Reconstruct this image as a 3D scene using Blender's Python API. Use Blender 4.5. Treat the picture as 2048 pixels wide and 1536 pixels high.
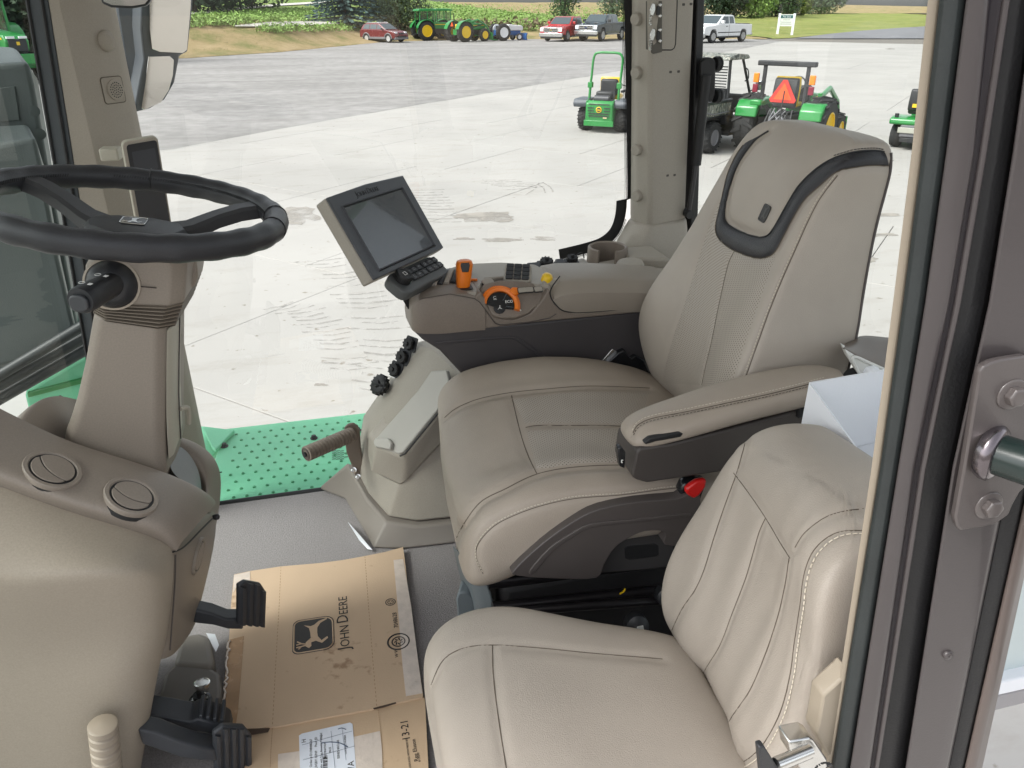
import bpy, bmesh, math, random
from mathutils import Vector, Matrix, noise
from mathutils.bvhtree import BVHTree
from mathutils.kdtree import KDTree
random.seed(7)
for o in list(bpy.data.objects):
    bpy.data.objects.remove(o)
SC = bpy.context.scene
COL = SC.collection
R = math.radians
V = Vector

# ---------------------------------------------------------------- camera, sky, sun, exposure
FPX, PITCH, YAW, EYE = 1539.0, R(26.2), R(14.0), V((0, 0, 1.2))   # cab floor is z = 0, concrete yard is z = -1.8
cd = bpy.data.cameras.new('camera')
cam = bpy.data.objects.new('camera', cd)
COL.objects.link(cam)
cd.sensor_width = 36.0
cd.lens = FPX / 2048 * 36.0
cd.clip_start = 0.02
cd.clip_end = 900
cam.location = EYE
cam.rotation_euler = (R(90) - PITCH, 0, -YAW)
SC.camera = cam
W = bpy.data.worlds.new('World')
SC.world = W
W.use_nodes = True
wn = W.node_tree.nodes
sky = wn.new('ShaderNodeTexSky')
sky.sky_type = 'NISHITA'
sky.sun_disc = False
SUN_EL, SUN_AZ = R(50), R(262)
sky.sun_elevation = SUN_EL
sky.sun_rotation = SUN_AZ
sky.air_density = 1.0
sky.dust_density = 3.0
sky.ozone_density = 1.5
bg = wn['Background']
bg.inputs['Strength'].default_value = 0.14
hs = wn.new('ShaderNodeHueSaturation')     # thin overcast: the blue is washed out
hs.inputs['Saturation'].default_value = 0.22
W.node_tree.links.new(sky.outputs[0], hs.inputs['Color'])
W.node_tree.links.new(hs.outputs[0], bg.inputs[0])
sl = bpy.data.lights.new('sun', 'SUN')
sl.energy = 1.5
sl.angle = R(25)
sl.color = (1.0, 0.965, 0.93)
sun = bpy.data.objects.new('sun', sl)
COL.objects.link(sun)
sd = V((math.sin(SUN_AZ) * math.cos(SUN_EL), math.cos(SUN_AZ) * math.cos(SUN_EL), math.sin(SUN_EL)))
sun.rotation_euler = (-sd).to_track_quat('-Z', 'Y').to_euler()
SC.view_settings.view_transform = 'Standard'
SC.view_settings.look = 'None'
SC.view_settings.exposure = 1.42
SC.view_settings.gamma = 1.0
SC.view_settings.use_curve_mapping = False
SC.render.engine = 'CYCLES'
SC.cycles.max_bounces = 8
SC.cycles.transparent_max_bounces = 16

# ---------------------------------------------------------------- measuring: sight lines of the survey photograph
_s, _c = math.sin(PITCH), math.cos(PITCH)
_sp, _cp = math.sin(YAW), math.cos(YAW)
def sight(u, v):
    a = (u - 1024) / FPX
    b = (v - 768) / FPX
    f = _c - b * _s
    return V((a * _cp + f * _sp, -a * _sp + f * _cp, -_s - b * _c))
def P(u, v, x=None, y=None, z=None):
    d = sight(u, v)
    t = (z - EYE.z) / d.z if z is not None else (y / d.y if y is not None else x / d.x)
    return EYE + d * t
def proj(p):
    x, y, z = p[0], p[1], p[2] - EYE.z
    a = x * _cp - y * _sp
    f = x * _sp + y * _cp
    dep = f * _c - z * _s
    up = f * _s + z * _c
    return (1024 + FPX * a / dep, 768 - FPX * up / dep)
GZ = -1.8
def G(u, v, dz=0.0):
    return P(u, v, z=GZ + dz)

# ---------------------------------------------------------------- materials
_m = {}
_crd = {}
def mat(name, col, rough=0.5, var=0.0, vscale=20.0, bump=0.0, bscale=300.0, metal=0.0, coat=0.0, spec=0.5, dist=0.002, detail=3.0, world=False):
    if name in _m:
        return _m[name]
    m = bpy.data.materials.new(name)
    m.use_nodes = True
    nt = m.node_tree
    b = nt.nodes['Principled BSDF']
    b.inputs['Base Color'].default_value = (*col, 1)
    b.inputs['Roughness'].default_value = rough
    b.inputs['Metallic'].default_value = metal
    b.inputs['Coat Weight'].default_value = coat
    b.inputs['Specular IOR Level'].default_value = spec
    tc = nt.nodes.new('ShaderNodeTexCoord')
    crd = tc.outputs['Object']
    if world:
        crd = nt.nodes.new('ShaderNodeNewGeometry').outputs['Position']
    if var > 0:
        n = nt.nodes.new('ShaderNodeTexNoise')
        n.inputs['Scale'].default_value = vscale
        n.inputs['Detail'].default_value = 6
        nt.links.new(crd, n.inputs['Vector'])
        r = nt.nodes.new('ShaderNodeMapRange')
        r.inputs[1].default_value = 0.3
        r.inputs[2].default_value = 0.7
        r.inputs[3].default_value = 1 - var
        r.inputs[4].default_value = 1 + var
        nt.links.new(n.outputs[0], r.inputs[0])
        mx = nt.nodes.new('ShaderNodeVectorMath')
        mx.operation = 'SCALE'
        mx.inputs[0].default_value = col
        nt.links.new(r.outputs[0], mx.inputs['Scale'])
        nt.links.new(mx.outputs[0], b.inputs['Base Color'])
        rr = nt.nodes.new('ShaderNodeMapRange')
        rr.inputs[3].default_value = max(0.02, rough - 0.08)
        rr.inputs[4].default_value = min(1, rough + 0.1)
        nt.links.new(n.outputs[0], rr.inputs[0])
        nt.links.new(rr.outputs[0], b.inputs['Roughness'])
    if bump > 0:
        n2 = nt.nodes.new('ShaderNodeTexNoise')
        n2.inputs['Scale'].default_value = bscale
        n2.inputs['Detail'].default_value = detail
        nt.links.new(crd, n2.inputs['Vector'])
        bp = nt.nodes.new('ShaderNodeBump')
        bp.inputs['Strength'].default_value = bump
        bp.inputs['Distance'].default_value = dist
        nt.links.new(n2.outputs[0], bp.inputs['Height'])
        nt.links.new(bp.outputs[0], b.inputs['Normal'])
    _crd[name] = crd
    _m[name] = m
    return m

def glass(name, tint=(0.9, 0.95, 0.93), refl=1.0):
    if name in _m:
        return _m[name]
    m = bpy.data.materials.new(name)
    m.use_nodes = True
    nt = m.node_tree
    nt.nodes.clear()
    out = nt.nodes.new('ShaderNodeOutputMaterial')
    tr = nt.nodes.new('ShaderNodeBsdfTransparent')
    tr.inputs[0].default_value = (*tint, 1)
    gl = nt.nodes.new('ShaderNodeBsdfGlossy')
    gl.inputs['Roughness'].default_value = 0.01
    gl.inputs[0].default_value = (refl, refl, refl, 1)
    lw = nt.nodes.new('ShaderNodeLayerWeight')
    pw = nt.nodes.new('ShaderNodeMath')
    pw.operation = 'POWER'
    pw.inputs[1].default_value = 5.0
    nt.links.new(lw.outputs['Facing'], pw.inputs[0])
    fr = nt.nodes.new('ShaderNodeMapRange')     # Schlick reflectance of a pane, the same from either side
    fr.inputs[3].default_value = 0.075
    fr.inputs[4].default_value = 1.0
    nt.links.new(pw.outputs[0], fr.inputs[0])
    mx = nt.nodes.new('ShaderNodeMixShader')
    nt.links.new(fr.outputs[0], mx.inputs[0])
    nt.links.new(tr.outputs[0], mx.inputs[1])
    nt.links.new(gl.outputs[0], mx.inputs[2])
    nt.links.new(mx.outputs[0], out.inputs[0])
    _m[name] = m
    return m

# ---------------------------------------------------------------- objects
ORG = {}
def thing(name, label, cat, loc=(0, 0, 0), group=None):
    o = bpy.data.objects.new(name, None)
    o.empty_display_size = 0.1
    COL.objects.link(o)
    o.location = loc
    o['label'] = label
    o['category'] = cat
    if group:
        o['group'] = group
    ORG[o] = V(loc)
    return o
def tag(o, label, cat, group=None):
    o['label'] = label
    o['category'] = cat
    if group:
        o['group'] = group
    return o
def org(o):
    while o is not None:
        if o in ORG:
            return ORG[o]
        o = o.parent
    return V((0, 0, 0))
def part(name, bm, m, parent=None, smooth=False, bevel=0.0, sub=0, kind=None, label=None, seg=2, bake=False, ang=None):
    """one mesh object from a bmesh in world metres; parts take their thing's frame"""
    if isinstance(bm, bmesh.types.BMesh):
        bmesh.ops.recalc_face_normals(bm, faces=bm.faces[:])
        me = bpy.data.meshes.new(name)
        bm.to_mesh(me)
        bm.free()
    else:
        me = bm
    if m is not None:
        me.materials.append(m)
    o = bpy.data.objects.new(name, me)
    COL.objects.link(o)
    if bevel > 0:
        b = o.modifiers.new('bevel', 'BEVEL')
        b.width = bevel
        b.segments = seg
        b.limit_method = 'ANGLE'
        b.angle_limit = R(28)
        b.harden_normals = False
    if sub > 0:
        s = o.modifiers.new('sub', 'SUBSURF')
        s.levels = sub
        s.render_levels = sub
    if bake:
        dg = bpy.context.evaluated_depsgraph_get()
        me2 = bpy.data.meshes.new_from_object(o.evaluated_get(dg))
        o.modifiers.clear()
        o.data = me2
        bpy.data.meshes.remove(me)
        me = me2
    if parent is not None:
        me.transform(Matrix.Translation(-org(parent)))
        o.parent = parent
    if smooth or sub or bevel:
        me.shade_smooth()
        if not sub:
            me.set_sharp_from_angle(angle=ang if ang else R(50))
    if kind:
        o['kind'] = kind
    if label:
        o['label'] = label
    return o
def structure(name, bm, m, **k):
    return part(name, bm, m, None, kind='structure', **k)

# ---------------------------------------------------------------- shapes (all add to a bmesh)
def nb():
    return bmesh.new()
def box(bm, c, s, M=None):
    c = V(c)
    h = V(s) / 2
    vs = []
    for dx, dy, dz in ((-1, -1, -1), (1, -1, -1), (1, 1, -1), (-1, 1, -1), (-1, -1, 1), (1, -1, 1), (1, 1, 1), (-1, 1, 1)):
        p = V((dx * h.x, dy * h.y, dz * h.z))
        if M is not None:
            p = M @ p
        vs.append(bm.verts.new(c + p))
    for f in ((0, 3, 2, 1), (4, 5, 6, 7), (0, 1, 5, 4), (1, 2, 6, 5), (2, 3, 7, 6), (3, 0, 4, 7)):
        bm.faces.new([vs[i] for i in f])
    return bm
def prism(bm, pts, ext):
    """polygon pts swept by the vector ext (a vector, or one per point)"""
    n = len(pts)
    a = [bm.verts.new(V(p)) for p in pts]
    if isinstance(ext, (list,)) and not isinstance(ext[0], (int, float)):
        b = [bm.verts.new(V(q)) for q in ext]
    else:
        b = [bm.verts.new(V(p) + V(ext)) for p in pts]
    bm.faces.new(a)
    bm.faces.new(b[::-1])
    for i in range(n):
        j = (i + 1) % n
        bm.faces.new((a[i], b[i], b[j], a[j]))
    return bm
def loft(bm, loops, cap=True, closed=True):
    rows = [[bm.verts.new(V(p)) for p in l] for l in loops]
    n = len(rows[0])
    for r0, r1 in zip(rows, rows[1:]):
        for i in range(n if closed else n - 1):
            j = (i + 1) % n
            bm.faces.new((r0[i], r0[j], r1[j], r1[i]))
    if cap and closed:
        bm.faces.new(rows[0][::-1])
        bm.faces.new(rows[-1])
    return bm
def frame_for(d):
    d = d.normalized()
    up = V((0, 0, 1)) if abs(d.z) < 0.95 else V((1, 0, 0))
    x = d.cross(up).normalized()
    return x, x.cross(d).normalized()
def tube(bm, pts, r, n=8, closed=False, cap=True, flat=1.0):
    pts = [V(p) for p in pts]
    rs = r if isinstance(r, (list, tuple)) else [r] * len(pts)
    loops = []
    px = None
    for i, p in enumerate(pts):
        if closed:
            d = pts[(i + 1) % len(pts)] - pts[i - 1]
        else:
            d = pts[min(i + 1, len(pts) - 1)] - pts[max(i - 1, 0)]
        if d.length < 1e-9:
            d = V((0, 0, 1))
        d.normalize()
        if px is None:
            x, y = frame_for(d)
        else:
            x = (px - d * px.dot(d)).normalized()
            y = x.cross(d)
        px = x
        loops.append([p + (x * math.cos(t) + y * math.sin(t) * flat) * rs[i] for t in (2 * math.pi * k / n for k in range(n))])
    if closed:
        loops.append(loops[0])
        return loft(bm, loops, cap=False)
    return loft(bm, loops, cap=cap)
def lathe(bm, prof, o, ax, n=24, cap=True):
    """prof: list of (radius, height along ax)"""
    o = V(o)
    ax = V(ax).normalized()
    x, y = frame_for(ax)
    loops = [[o + ax * h + (x * math.cos(t) + y * math.sin(t)) * r for t in (2 * math.pi * k / n for k in range(n))] for r, h in prof]
    return loft(bm, loops, cap=cap)
def sheet(bm, rows, uv=False):
    vs = [[bm.verts.new(V(p)) for p in r] for r in rows]
    for r0, r1 in zip(vs, vs[1:]):
        for i in range(len(r0) - 1):
            bm.faces.new((r0[i], r0[i + 1], r1[i + 1], r1[i]))
    if uv:
        L = bm.loops.layers.uv.new('UVMap')
        ix = {}
        acc = 0.0
        for j, r in enumerate(vs):
            if j:
                acc += (r[len(r) // 2].co - vs[j - 1][len(r) // 2].co).length
            mid = len(r) // 2
            ac = [0.0]
            for i in range(1, len(r)):
                ac.append(ac[-1] + (r[i].co - r[i - 1].co).length)
            for i, vv in enumerate(r):
                ix[vv] = (ac[i] - ac[mid], acc)
        for f in bm.faces:
            for l in f.loops:
                l[L].uv = ix[l.vert]
    return bm
def smooth_line(pts, n, closed=False):
    """Catmull-Rom resampling"""
    pts = [V(p) for p in pts]
    m = len(pts)
    out = []
    segs = m if closed else m - 1
    for i in range(segs):
        if closed:
            p0, p1, p2, p3 = pts[i - 1], pts[i], pts[(i + 1) % m], pts[(i + 2) % m]
        else:
            p0, p1, p2, p3 = pts[max(i - 1, 0)], pts[i], pts[i + 1], pts[min(i + 2, m - 1)]
        for k in range(n):
            t = k / n
            out.append(0.5 * ((2 * p1) + (p2 - p0) * t + (2 * p0 - 5 * p1 + 4 * p2 - p3) * t * t + (3 * p1 - p0 - 3 * p2 + p3) * t ** 3))
    if not closed:
        out.append(pts[-1])
    return out
def even(pts, n, closed=False):
    """n+1 evenly spaced points along a polyline"""
    pts = [V(p) for p in pts]
    if closed:
        pts = pts + [pts[0]]
    L = [0.0]
    for a, b in zip(pts, pts[1:]):
        L.append(L[-1] + (b - a).length)
    out = []
    k = 0
    for i in range(n + (0 if closed else 1)):
        t = L[-1] * i / n
        while k < len(L) - 2 and L[k + 1] < t:
            k += 1
        s = (t - L[k]) / max(1e-9, L[k + 1] - L[k])
        out.append(pts[k].lerp(pts[k + 1], s))
    return out
def rrect(w, h, r, n=4):
    """rounded rectangle outline in 2D centred on 0"""
    out = []
    for cx, cy, a0 in ((w / 2 - r, h / 2 - r, 0), (-w / 2 + r, h / 2 - r, 90), (-w / 2 + r, -h / 2 + r, 180), (w / 2 - r, -h / 2 + r, 270)):
        for k in range(n + 1):
            t = R(a0 + 90 * k / n)
            out.append((cx + r * math.cos(t), cy + r * math.sin(t)))
    return out
def on_plane(o, x, y, pts):
    return [V(o) + V(x) * a + V(y) * b for a, b in pts]

# ---------------------------------------------------------------- working on finished skins: seams, stitches, panels
def skin(o):
    me = o.data
    off = org(o)
    return BVHTree.FromPolygons([v.co + off for v in me.vertices], [tuple(p.vertices) for p in me.polygons])
def lay(bv, uv, off=0.0):
    d = sight(uv[0], uv[1]).normalized()
    h = bv.ray_cast(EYE, d)
    if h[0] is None:
        return None
    n = h[1]
    if n.dot(d) > 0:
        n = -n
    return h[0] + n * off, n
def lay_line(bv, pix, step=6, off=0.0, smooth=True, closed=False):
    pts = [V((u, v, 0)) for u, v in pix]
    if smooth and len(pts) > 2:
        pts = smooth_line(pts, 8, closed)
    L = sum((b - a).length for a, b in zip(pts, pts[1:]))
    out = []
    for p in even(pts, max(2, int(L / step)), closed):
        h = lay(bv, p, off)
        if h:
            out.append(h[0])
    return out
def groove(o, lines, width=0.012, depth=0.004):
    me = o.data
    off = org(o)
    pts = [p for l in lines for p in even(l, max(2, int(sum((b - a).length for a, b in zip(l, l[1:])) / 0.003)))]
    kd = KDTree(len(pts))
    for i, p in enumerate(pts):
        kd.insert(p - off, i)
    kd.balance()
    mv = []
    for v in me.vertices:
        co, i, d = kd.find(v.co)
        if d < width:
            mv.append((v.index, v.normal.copy() * (-depth * (1 - d / width) ** 1.5)))
    for i, dv in mv:
        me.vertices[i].co += dv
    me.update()
def seam(parent, bv, pix, m, r=0.0012, off=0.0002, name='seam', n=5, closed=False, smooth=True):
    pts = lay_line(bv, pix, 5, off, smooth, closed)
    return part(name, tube(nb(), pts, r, n, closed=closed), m, parent, smooth=True)
def stitches(parent, bv, pix, m, pitch=0.0055, ln=0.0036, r=0.0007, off=0.0012, name='stitching'):
    pts = lay_line(bv, pix, 3, off)
    L = sum((b - a).length for a, b in zip(pts, pts[1:]))
    n = int(L / pitch)
    ev = even(pts, n)
    bm = nb()
    for a, b in zip(ev, ev[1:]):
        tube(bm, [a, a.lerp(b, ln / pitch)], r, 4)
    return part(name, bm, m, parent, kind='stuff')
def overlay(parent, bv, la, lb, m, name, off=0.001, nu=10, nv=30, smooth=True, th=0.0):
    """a panel sewn on a skin between two edge lines"""
    A = [V((u, v, 0)) for u, v in la]
    B = [V((u, v, 0)) for u, v in lb]
    if smooth:
        A = smooth_line(A, 8) if len(A) > 2 else A
        B = smooth_line(B, 8) if len(B) > 2 else B
    A = even(A, nv)
    B = even(B, nv)
    rows = []
    for a, b in zip(A, B):
        row = []
        for k in range(nu + 1):
            t = k / nu
            e = off * min(1.0, (min(t, 1 - t) * nu + 0.15)) if th == 0 else off
            h = lay(bv, a.lerp(b, t), e)
            row.append(h[0] if h else None)
        # a sight line that slides past the edge of the skin takes the nearest good neighbour
        good = [i for i, p in enumerate(row) if p is not None]
        if not good:
            continue
        row = [row[min(good, key=lambda g: abs(g - i))] for i in range(nu + 1)]
        rows.append(row)
    bm = nb()
    sheet(bm, rows, uv=True)
    return part(name, bm, m, parent, smooth=True)
FONT = None
def text(s, size, m, parent, M, name='lettering', ext=0.0006, align='CENTER', kind=None, sx=1.0):
    c = bpy.data.curves.new(name, 'FONT')
    c.body = s
    c.size = size
    c.extrude = ext
    c.align_x = align
    c.align_y = 'CENTER'
    c.resolution_u = 2
    t = bpy.data.objects.new(name, c)
    COL.objects.link(t)
    dg = bpy.context.evaluated_depsgraph_get()
    me = bpy.data.meshes.new_from_object(t.evaluated_get(dg))
    bpy.data.objects.remove(t)
    bpy.data.curves.remove(c)
    me.transform(Matrix.Diagonal((sx, 1, 1, 1)))
    me.transform(M)
    me.name = name
    return part(name, me, m, parent, kind=kind)
def basis(o, x, y):
    x = V(x).normalized()
    z = x.cross(V(y)).normalized()
    y = z.cross(x)
    return Matrix(((x.x, y.x, z.x, o[0]), (x.y, y.y, z.y, o[1]), (x.z, y.z, z.z, o[2]), (0, 0, 0, 1)))
def dup(root, loc=None, rz=None, label=None):
    r = root.copy()
    COL.objects.link(r)
    if loc is not None:
        r.location = loc
        ORG[r] = V(loc)
    if rz is not None:
        r.rotation_euler.z = rz
    if label:
        r['label'] = label
    for ch in list(root.children):
        c = ch.copy()
        COL.objects.link(c)
        c.parent = r
        for g in list(ch.children):
            d = g.copy()
            COL.objects.link(d)
            d.parent = c
    return r
# ================================================================ materials used in many places
LEATHER = mat('beige_leather', (0.38, 0.335, 0.287), 0.47, 0.06, 9, 0.45, 800, dist=0.0012)
LEATHER2 = mat('beige_leather_side', (0.355, 0.304, 0.252), 0.45, 0.07, 8, 0.55, 650, dist=0.0012)
BLACKLEATHER = mat('black_leather', (0.018, 0.018, 0.022), 0.42, 0.1, 20, 0.5, 650)
BEIGE = mat('beige_plastic', (0.325, 0.285, 0.235), 0.5, 0.07, 420, 0.25, 1100, dist=0.001)
TAUPE = mat('taupe_plastic', (0.20, 0.165, 0.135), 0.48, 0.08, 420, 0.3, 1100, dist=0.001)
PALE = mat('pale_beige_plastic', (0.42, 0.39, 0.32), 0.5, 0.05, 420, 0.2, 1100, dist=0.001)
GREYBEIGE = mat('grey_beige_plastic', (0.33, 0.30, 0.255), 0.5, 0.07, 420, 0.25, 1100, dist=0.001)
DARKBROWN = mat('dark_brown_plastic', (0.06, 0.05, 0.046), 0.5, 0.10, 420, 0.3, 900, dist=0.001)
CHARCOAL = mat('charcoal_plastic', (0.022, 0.023, 0.026), 0.42, 0.08, 12, 0.25, 900, dist=0.001)
BLACK = mat('black_rubber', (0.012, 0.012, 0.013), 0.55, 0.1, 20, 0.2, 400)
BLACKGLOSS = mat('black_gloss', (0.010, 0.011, 0.013), 0.16)
SLATE = mat('slate_metal', (0.115, 0.135, 0.145), 0.45, 0.05, 10, 0.15, 400)
SEAMDARK = mat('seam_shadow_thread', (0.10, 0.08, 0.06), 0.8)
THREAD = mat('pale_thread', (0.62, 0.56, 0.46), 0.7)
ORANGE = mat('orange_plastic', (0.80, 0.19, 0.012), 0.32, 0.04, 30, 0.1, 600)
WHITE = mat('white_plastic', (0.78, 0.80, 0.84), 0.4, 0.02, 6, 0.08, 300)
CHROME = mat('bright_metal', (0.72, 0.72, 0.70), 0.22, 0.05, 40, metal=1.0)
GREEN = mat('green_paint', (0.018, 0.23, 0.045), 0.3, 0.04, 4, coat=0.4)
YELLOW = mat('yellow_paint', (0.78, 0.50, 0.01), 0.35, 0.05, 8, coat=0.3)
RED = mat('red_plastic', (0.62, 0.014, 0.012), 0.3)
TYRE = mat('tyre_rubber', (0.028, 0.028, 0.028), 0.75, 0.25, 6, 0.4, 60)
INK = mat('white_marking', (0.75, 0.75, 0.72), 0.6)

# ================================================================ the yard
def yard_concrete():
    m = mat('concrete', (0.385, 0.37, 0.345), 0.8, 0.09, 0.35, 0.3, 40, dist=0.004, world=True)
    nt = m.node_tree
    b = nt.nodes['Principled BSDF']
    crd = _crd['concrete']
    src = b.inputs['Base Color'].links[0].from_socket
    # tyre scuffs, streaked along the driving direction, and damp patches
    mp = nt.nodes.new('ShaderNodeMapping')
    mp.inputs['Rotation'].default_value = (0, 0, R(-6))
    mp.inputs['Scale'].default_value = (0.6, 1.5, 1)
    nt.links.new(crd, mp.inputs[0])
    n = nt.nodes.new('ShaderNodeTexNoise')
    n.inputs['Scale'].default_value = 1.6
    n.inputs['Detail'].default_value = 9
    n.inputs['Roughness'].default_value = 0.72
    nt.links.new(mp.outputs[0], n.inputs['Vector'])
    cr = nt.nodes.new('ShaderNodeValToRGB')
    cr.color_ramp.elements[0].position = 0.52
    cr.color_ramp.elements[0].color = (1, 1, 1, 1)
    cr.color_ramp.elements[1].position = 0.78
    cr.color_ramp.elements[1].color = (0.82, 0.80, 0.765, 1)
    nt.links.new(n.outputs[0], cr.inputs[0])
    mx = nt.nodes.new('ShaderNodeMix')
    mx.data_type = 'RGBA'
    mx.blend_type = 'MULTIPLY'
    mx.inputs['Factor'].default_value = 1
    nt.links.new(src, mx.inputs['A'])
    nt.links.new(cr.outputs[0], mx.inputs['B'])
    sp = nt.nodes.new('ShaderNodeTexNoise')
    sp.inputs['Scale'].default_value = 9
    sp.inputs['Detail'].default_value = 4
    nt.links.new(crd, sp.inputs['Vector'])
    cr2 = nt.nodes.new('ShaderNodeValToRGB')
    cr2.color_ramp.elements[0].position = 0.26
    cr2.color_ramp.elements[0].color = (0.55, 0.5, 0.44, 1)
    cr2.color_ramp.elements[1].position = 0.32
    cr2.color_ramp.elements[1].color = (1, 1, 1, 1)
    nt.links.new(sp.outputs[0], cr2.inputs[0])
    mx2 = nt.nodes.new('ShaderNodeMix')
    mx2.data_type = 'RGBA'
    mx2.blend_type = 'MULTIPLY'
    mx2.inputs['Factor'].default_value = 1
    nt.links.new(mx.outputs['Result'], mx2.inputs['A'])
    nt.links.new(cr2.outputs[0], mx2.inputs['B'])
    nt.links.new(mx2.outputs['Result'], b.inputs['Base Color'])
    return m
CONCRETE = yard_concrete()

def gravel_mat():
    m = mat('gravel', (0.262, 0.252, 0.242), 0.9, 0.16, 2.2, 0.6, 55, dist=0.02, detail=6)
    nt = m.node_tree
    b = nt.nodes['Principled BSDF']
    tc = [n for n in nt.nodes if n.type == 'TEX_COORD'][0]
    src = b.inputs['Base Color'].links[0].from_socket
    mp = nt.nodes.new('ShaderNodeMapping')
    mp.inputs['Rotation'].default_value = (0, 0, R(-12))
    mp.inputs['Scale'].default_value = (0.16, 0.45, 1)
    nt.links.new(tc.outputs['Object'], mp.inputs[0])
    n = nt.nodes.new('ShaderNodeTexNoise')
    n.inputs['Scale'].default_value = 1.0
    n.inputs['Detail'].default_value = 8
    n.inputs['Roughness'].default_value = 0.65
    n.inputs['Distortion'].default_value = 0.6
    nt.links.new(mp.outputs[0], n.inputs['Vector'])
    cr = nt.nodes.new('ShaderNodeValToRGB')
    cr.color_ramp.elements[0].position = 0.38
    cr.color_ramp.elements[0].color = (0.89, 0.885, 0.88, 1)
    cr.color_ramp.elements[1].position = 0.62
    cr.color_ramp.elements[1].color = (1.2, 1.2, 1.2, 1)
    nt.links.new(n.outputs[0], cr.inputs[0])
    mx = nt.nodes.new('ShaderNodeMix')
    mx.data_type = 'RGBA'
    mx.blend_type = 'MULTIPLY'
    mx.inputs['Factor'].default_value = 1
    nt.links.new(src, mx.inputs['A'])
    nt.links.new(cr.outputs[0], mx.inputs['B'])
    nt.links.new(mx.outputs['Result'], b.inputs['Base Color'])
    return m
GRAVEL = gravel_mat()

def grass_mat(name, c1, c2, c3, sc=0.25):
    m = bpy.data.materials.new(name)
    m.use_nodes = True
    nt = m.node_tree
    b = nt.nodes['Principled BSDF']
    b.inputs['Roughness'].default_value = 0.9
    tc = nt.nodes.new('ShaderNodeTexCoord')
    n = nt.nodes.new('ShaderNodeTexNoise')
    n.inputs['Scale'].default_value = sc
    n.inputs['Detail'].default_value = 10
    n.inputs['Roughness'].default_value = 0.7
    nt.links.new(tc.outputs['Object'], n.inputs['Vector'])
    cr = nt.nodes.new('ShaderNodeValToRGB')
    e = cr.color_ramp.elements
    e[0].position = 0.36
    e[0].color = (*c1, 1)
    e[1].position = 0.66
    e[1].color = (*c3, 1)
    k = e.new(0.5)
    k.color = (*c2, 1)
    nt.links.new(n.outputs[0], cr.inputs[0])
    nt.links.new(cr.outputs[0], b.inputs['Base Color'])
    n2 = nt.nodes.new('ShaderNodeTexNoise')
    n2.inputs['Scale'].default_value = 14
    n2.inputs['Detail'].default_value = 4
    nt.links.new(tc.outputs['Object'], n2.inputs['Vector'])
    bp = nt.nodes.new('ShaderNodeBump')
    bp.inputs['Strength'].default_value = 0.8
    bp.inputs['Distance'].default_value = 0.12
    nt.links.new(n2.outputs[0], bp.inputs['Height'])
    nt.links.new(bp.outputs[0], b.inputs['Normal'])
    return m
LAWN = grass_mat('lawn_grass', (0.15, 0.19, 0.035), (0.22, 0.25, 0.05), (0.28, 0.27, 0.08))
DRY = grass_mat('dry_grass', (0.17, 0.17, 0.045), (0.32, 0.24, 0.11), (0.40, 0.30, 0.16), 0.35)
FIELD = grass_mat('field_grass', (0.10, 0.18, 0.025), (0.16, 0.24, 0.04), (0.22, 0.26, 0.07), 0.12)

# the yard's base plane reaches the horizon; slabs, gravel and grass lie on it
bm = nb()
sheet(bm, [[(-500, -300, GZ - 0.12), (500, -300, GZ - 0.12)], [(-500, 700, GZ - 0.12), (500, 700, GZ - 0.12)]])
structure('ground', bm, mat('packed_earth', (0.16, 0.13, 0.09), 0.9, 0.2, 0.5))
# ================================================================ concrete yard of separate slabs
A2 = R(44)
DN = V((math.cos(A2), math.sin(A2), 0))      # across the long joints
DM = V((math.sin(A2), -math.cos(A2), 0))     # along them
bm = nb()
sheet(bm, [[(-70, -60, GZ - 0.05), (120, -60, GZ - 0.05)], [(-70, 90, GZ - 0.05), (120, 90, GZ - 0.05)]])
yard = structure('concrete_yard', bm, mat('joint_filler', (0.17, 0.155, 0.135), 0.9, 0.2, 8))
slab_me = {}
def slab(n0, n1, m0, m1):
    w, l = n1 - n0 - 0.009, m1 - m0 - 0.009
    k = (round(w, 3), round(l, 3))
    if k not in slab_me:
        b_ = nb()
        M = Matrix((( DN.x, DM.x, 0), (DN.y, DM.y, 0), (0, 0, 1)))
        box(b_, (0, 0, 0), (w, l, 0.06), M)
        bmesh.ops.bevel(b_, geom=[e for e in b_.edges if all(v.co.z > 0 for v in e.verts)], offset=0.006, segments=1, affect='EDGES')
        bmesh.ops.recalc_face_normals(b_, faces=b_.faces[:])
        me = bpy.data.meshes.new('concrete_slab')
        b_.to_mesh(me)
        b_.free()
        me.materials.append(CONCRETE)
        slab_me[k] = me
    o = bpy.data.objects.new('concrete_slab', slab_me[k])
    COL.objects.link(o)
    c = DN * ((n0 + n1) / 2) + DM * ((m0 + m1) / 2)
    o.location = (c.x, c.y, GZ - 0.03 + random.uniform(-0.002, 0.002))
    o.parent = yard
NR = [-8.56, -5.51, -2.46, 0.59, 3.64, 6.67, 9.79, 12.85, 15.9, 18.95, 22.0, 25.05, 28.1, 34.2, 40.3, 46.4, 52.5, 64.7, 80.0]
OFF = {3.64: -6.4, 0.59: -4.2, 6.67: -7.3, 9.79: -7.3}
for n0, n1 in zip(NR, NR[1:]):
    st = 3.05 if n0 < 28 else (6.1 if n0 < 50 else 12.2)
    of = OFF.get(n0, -3.55 + (1.5 if int(n0 * 3) % 2 else 0))
    ms = [of + st * k for k in range(-30, 30)]
    for m0, m1 in zip(ms, ms[1:]):
        c = DN * ((n0 + n1) / 2) + DM * ((m0 + m1) / 2)
        a = math.degrees(math.atan2(c.x, c.y))
        d = c.length
        if d > 92:
            continue
        if d > 9 and not (-40 < a < 68):
            continue
        slab(n0, n1, m0, m1)

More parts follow.
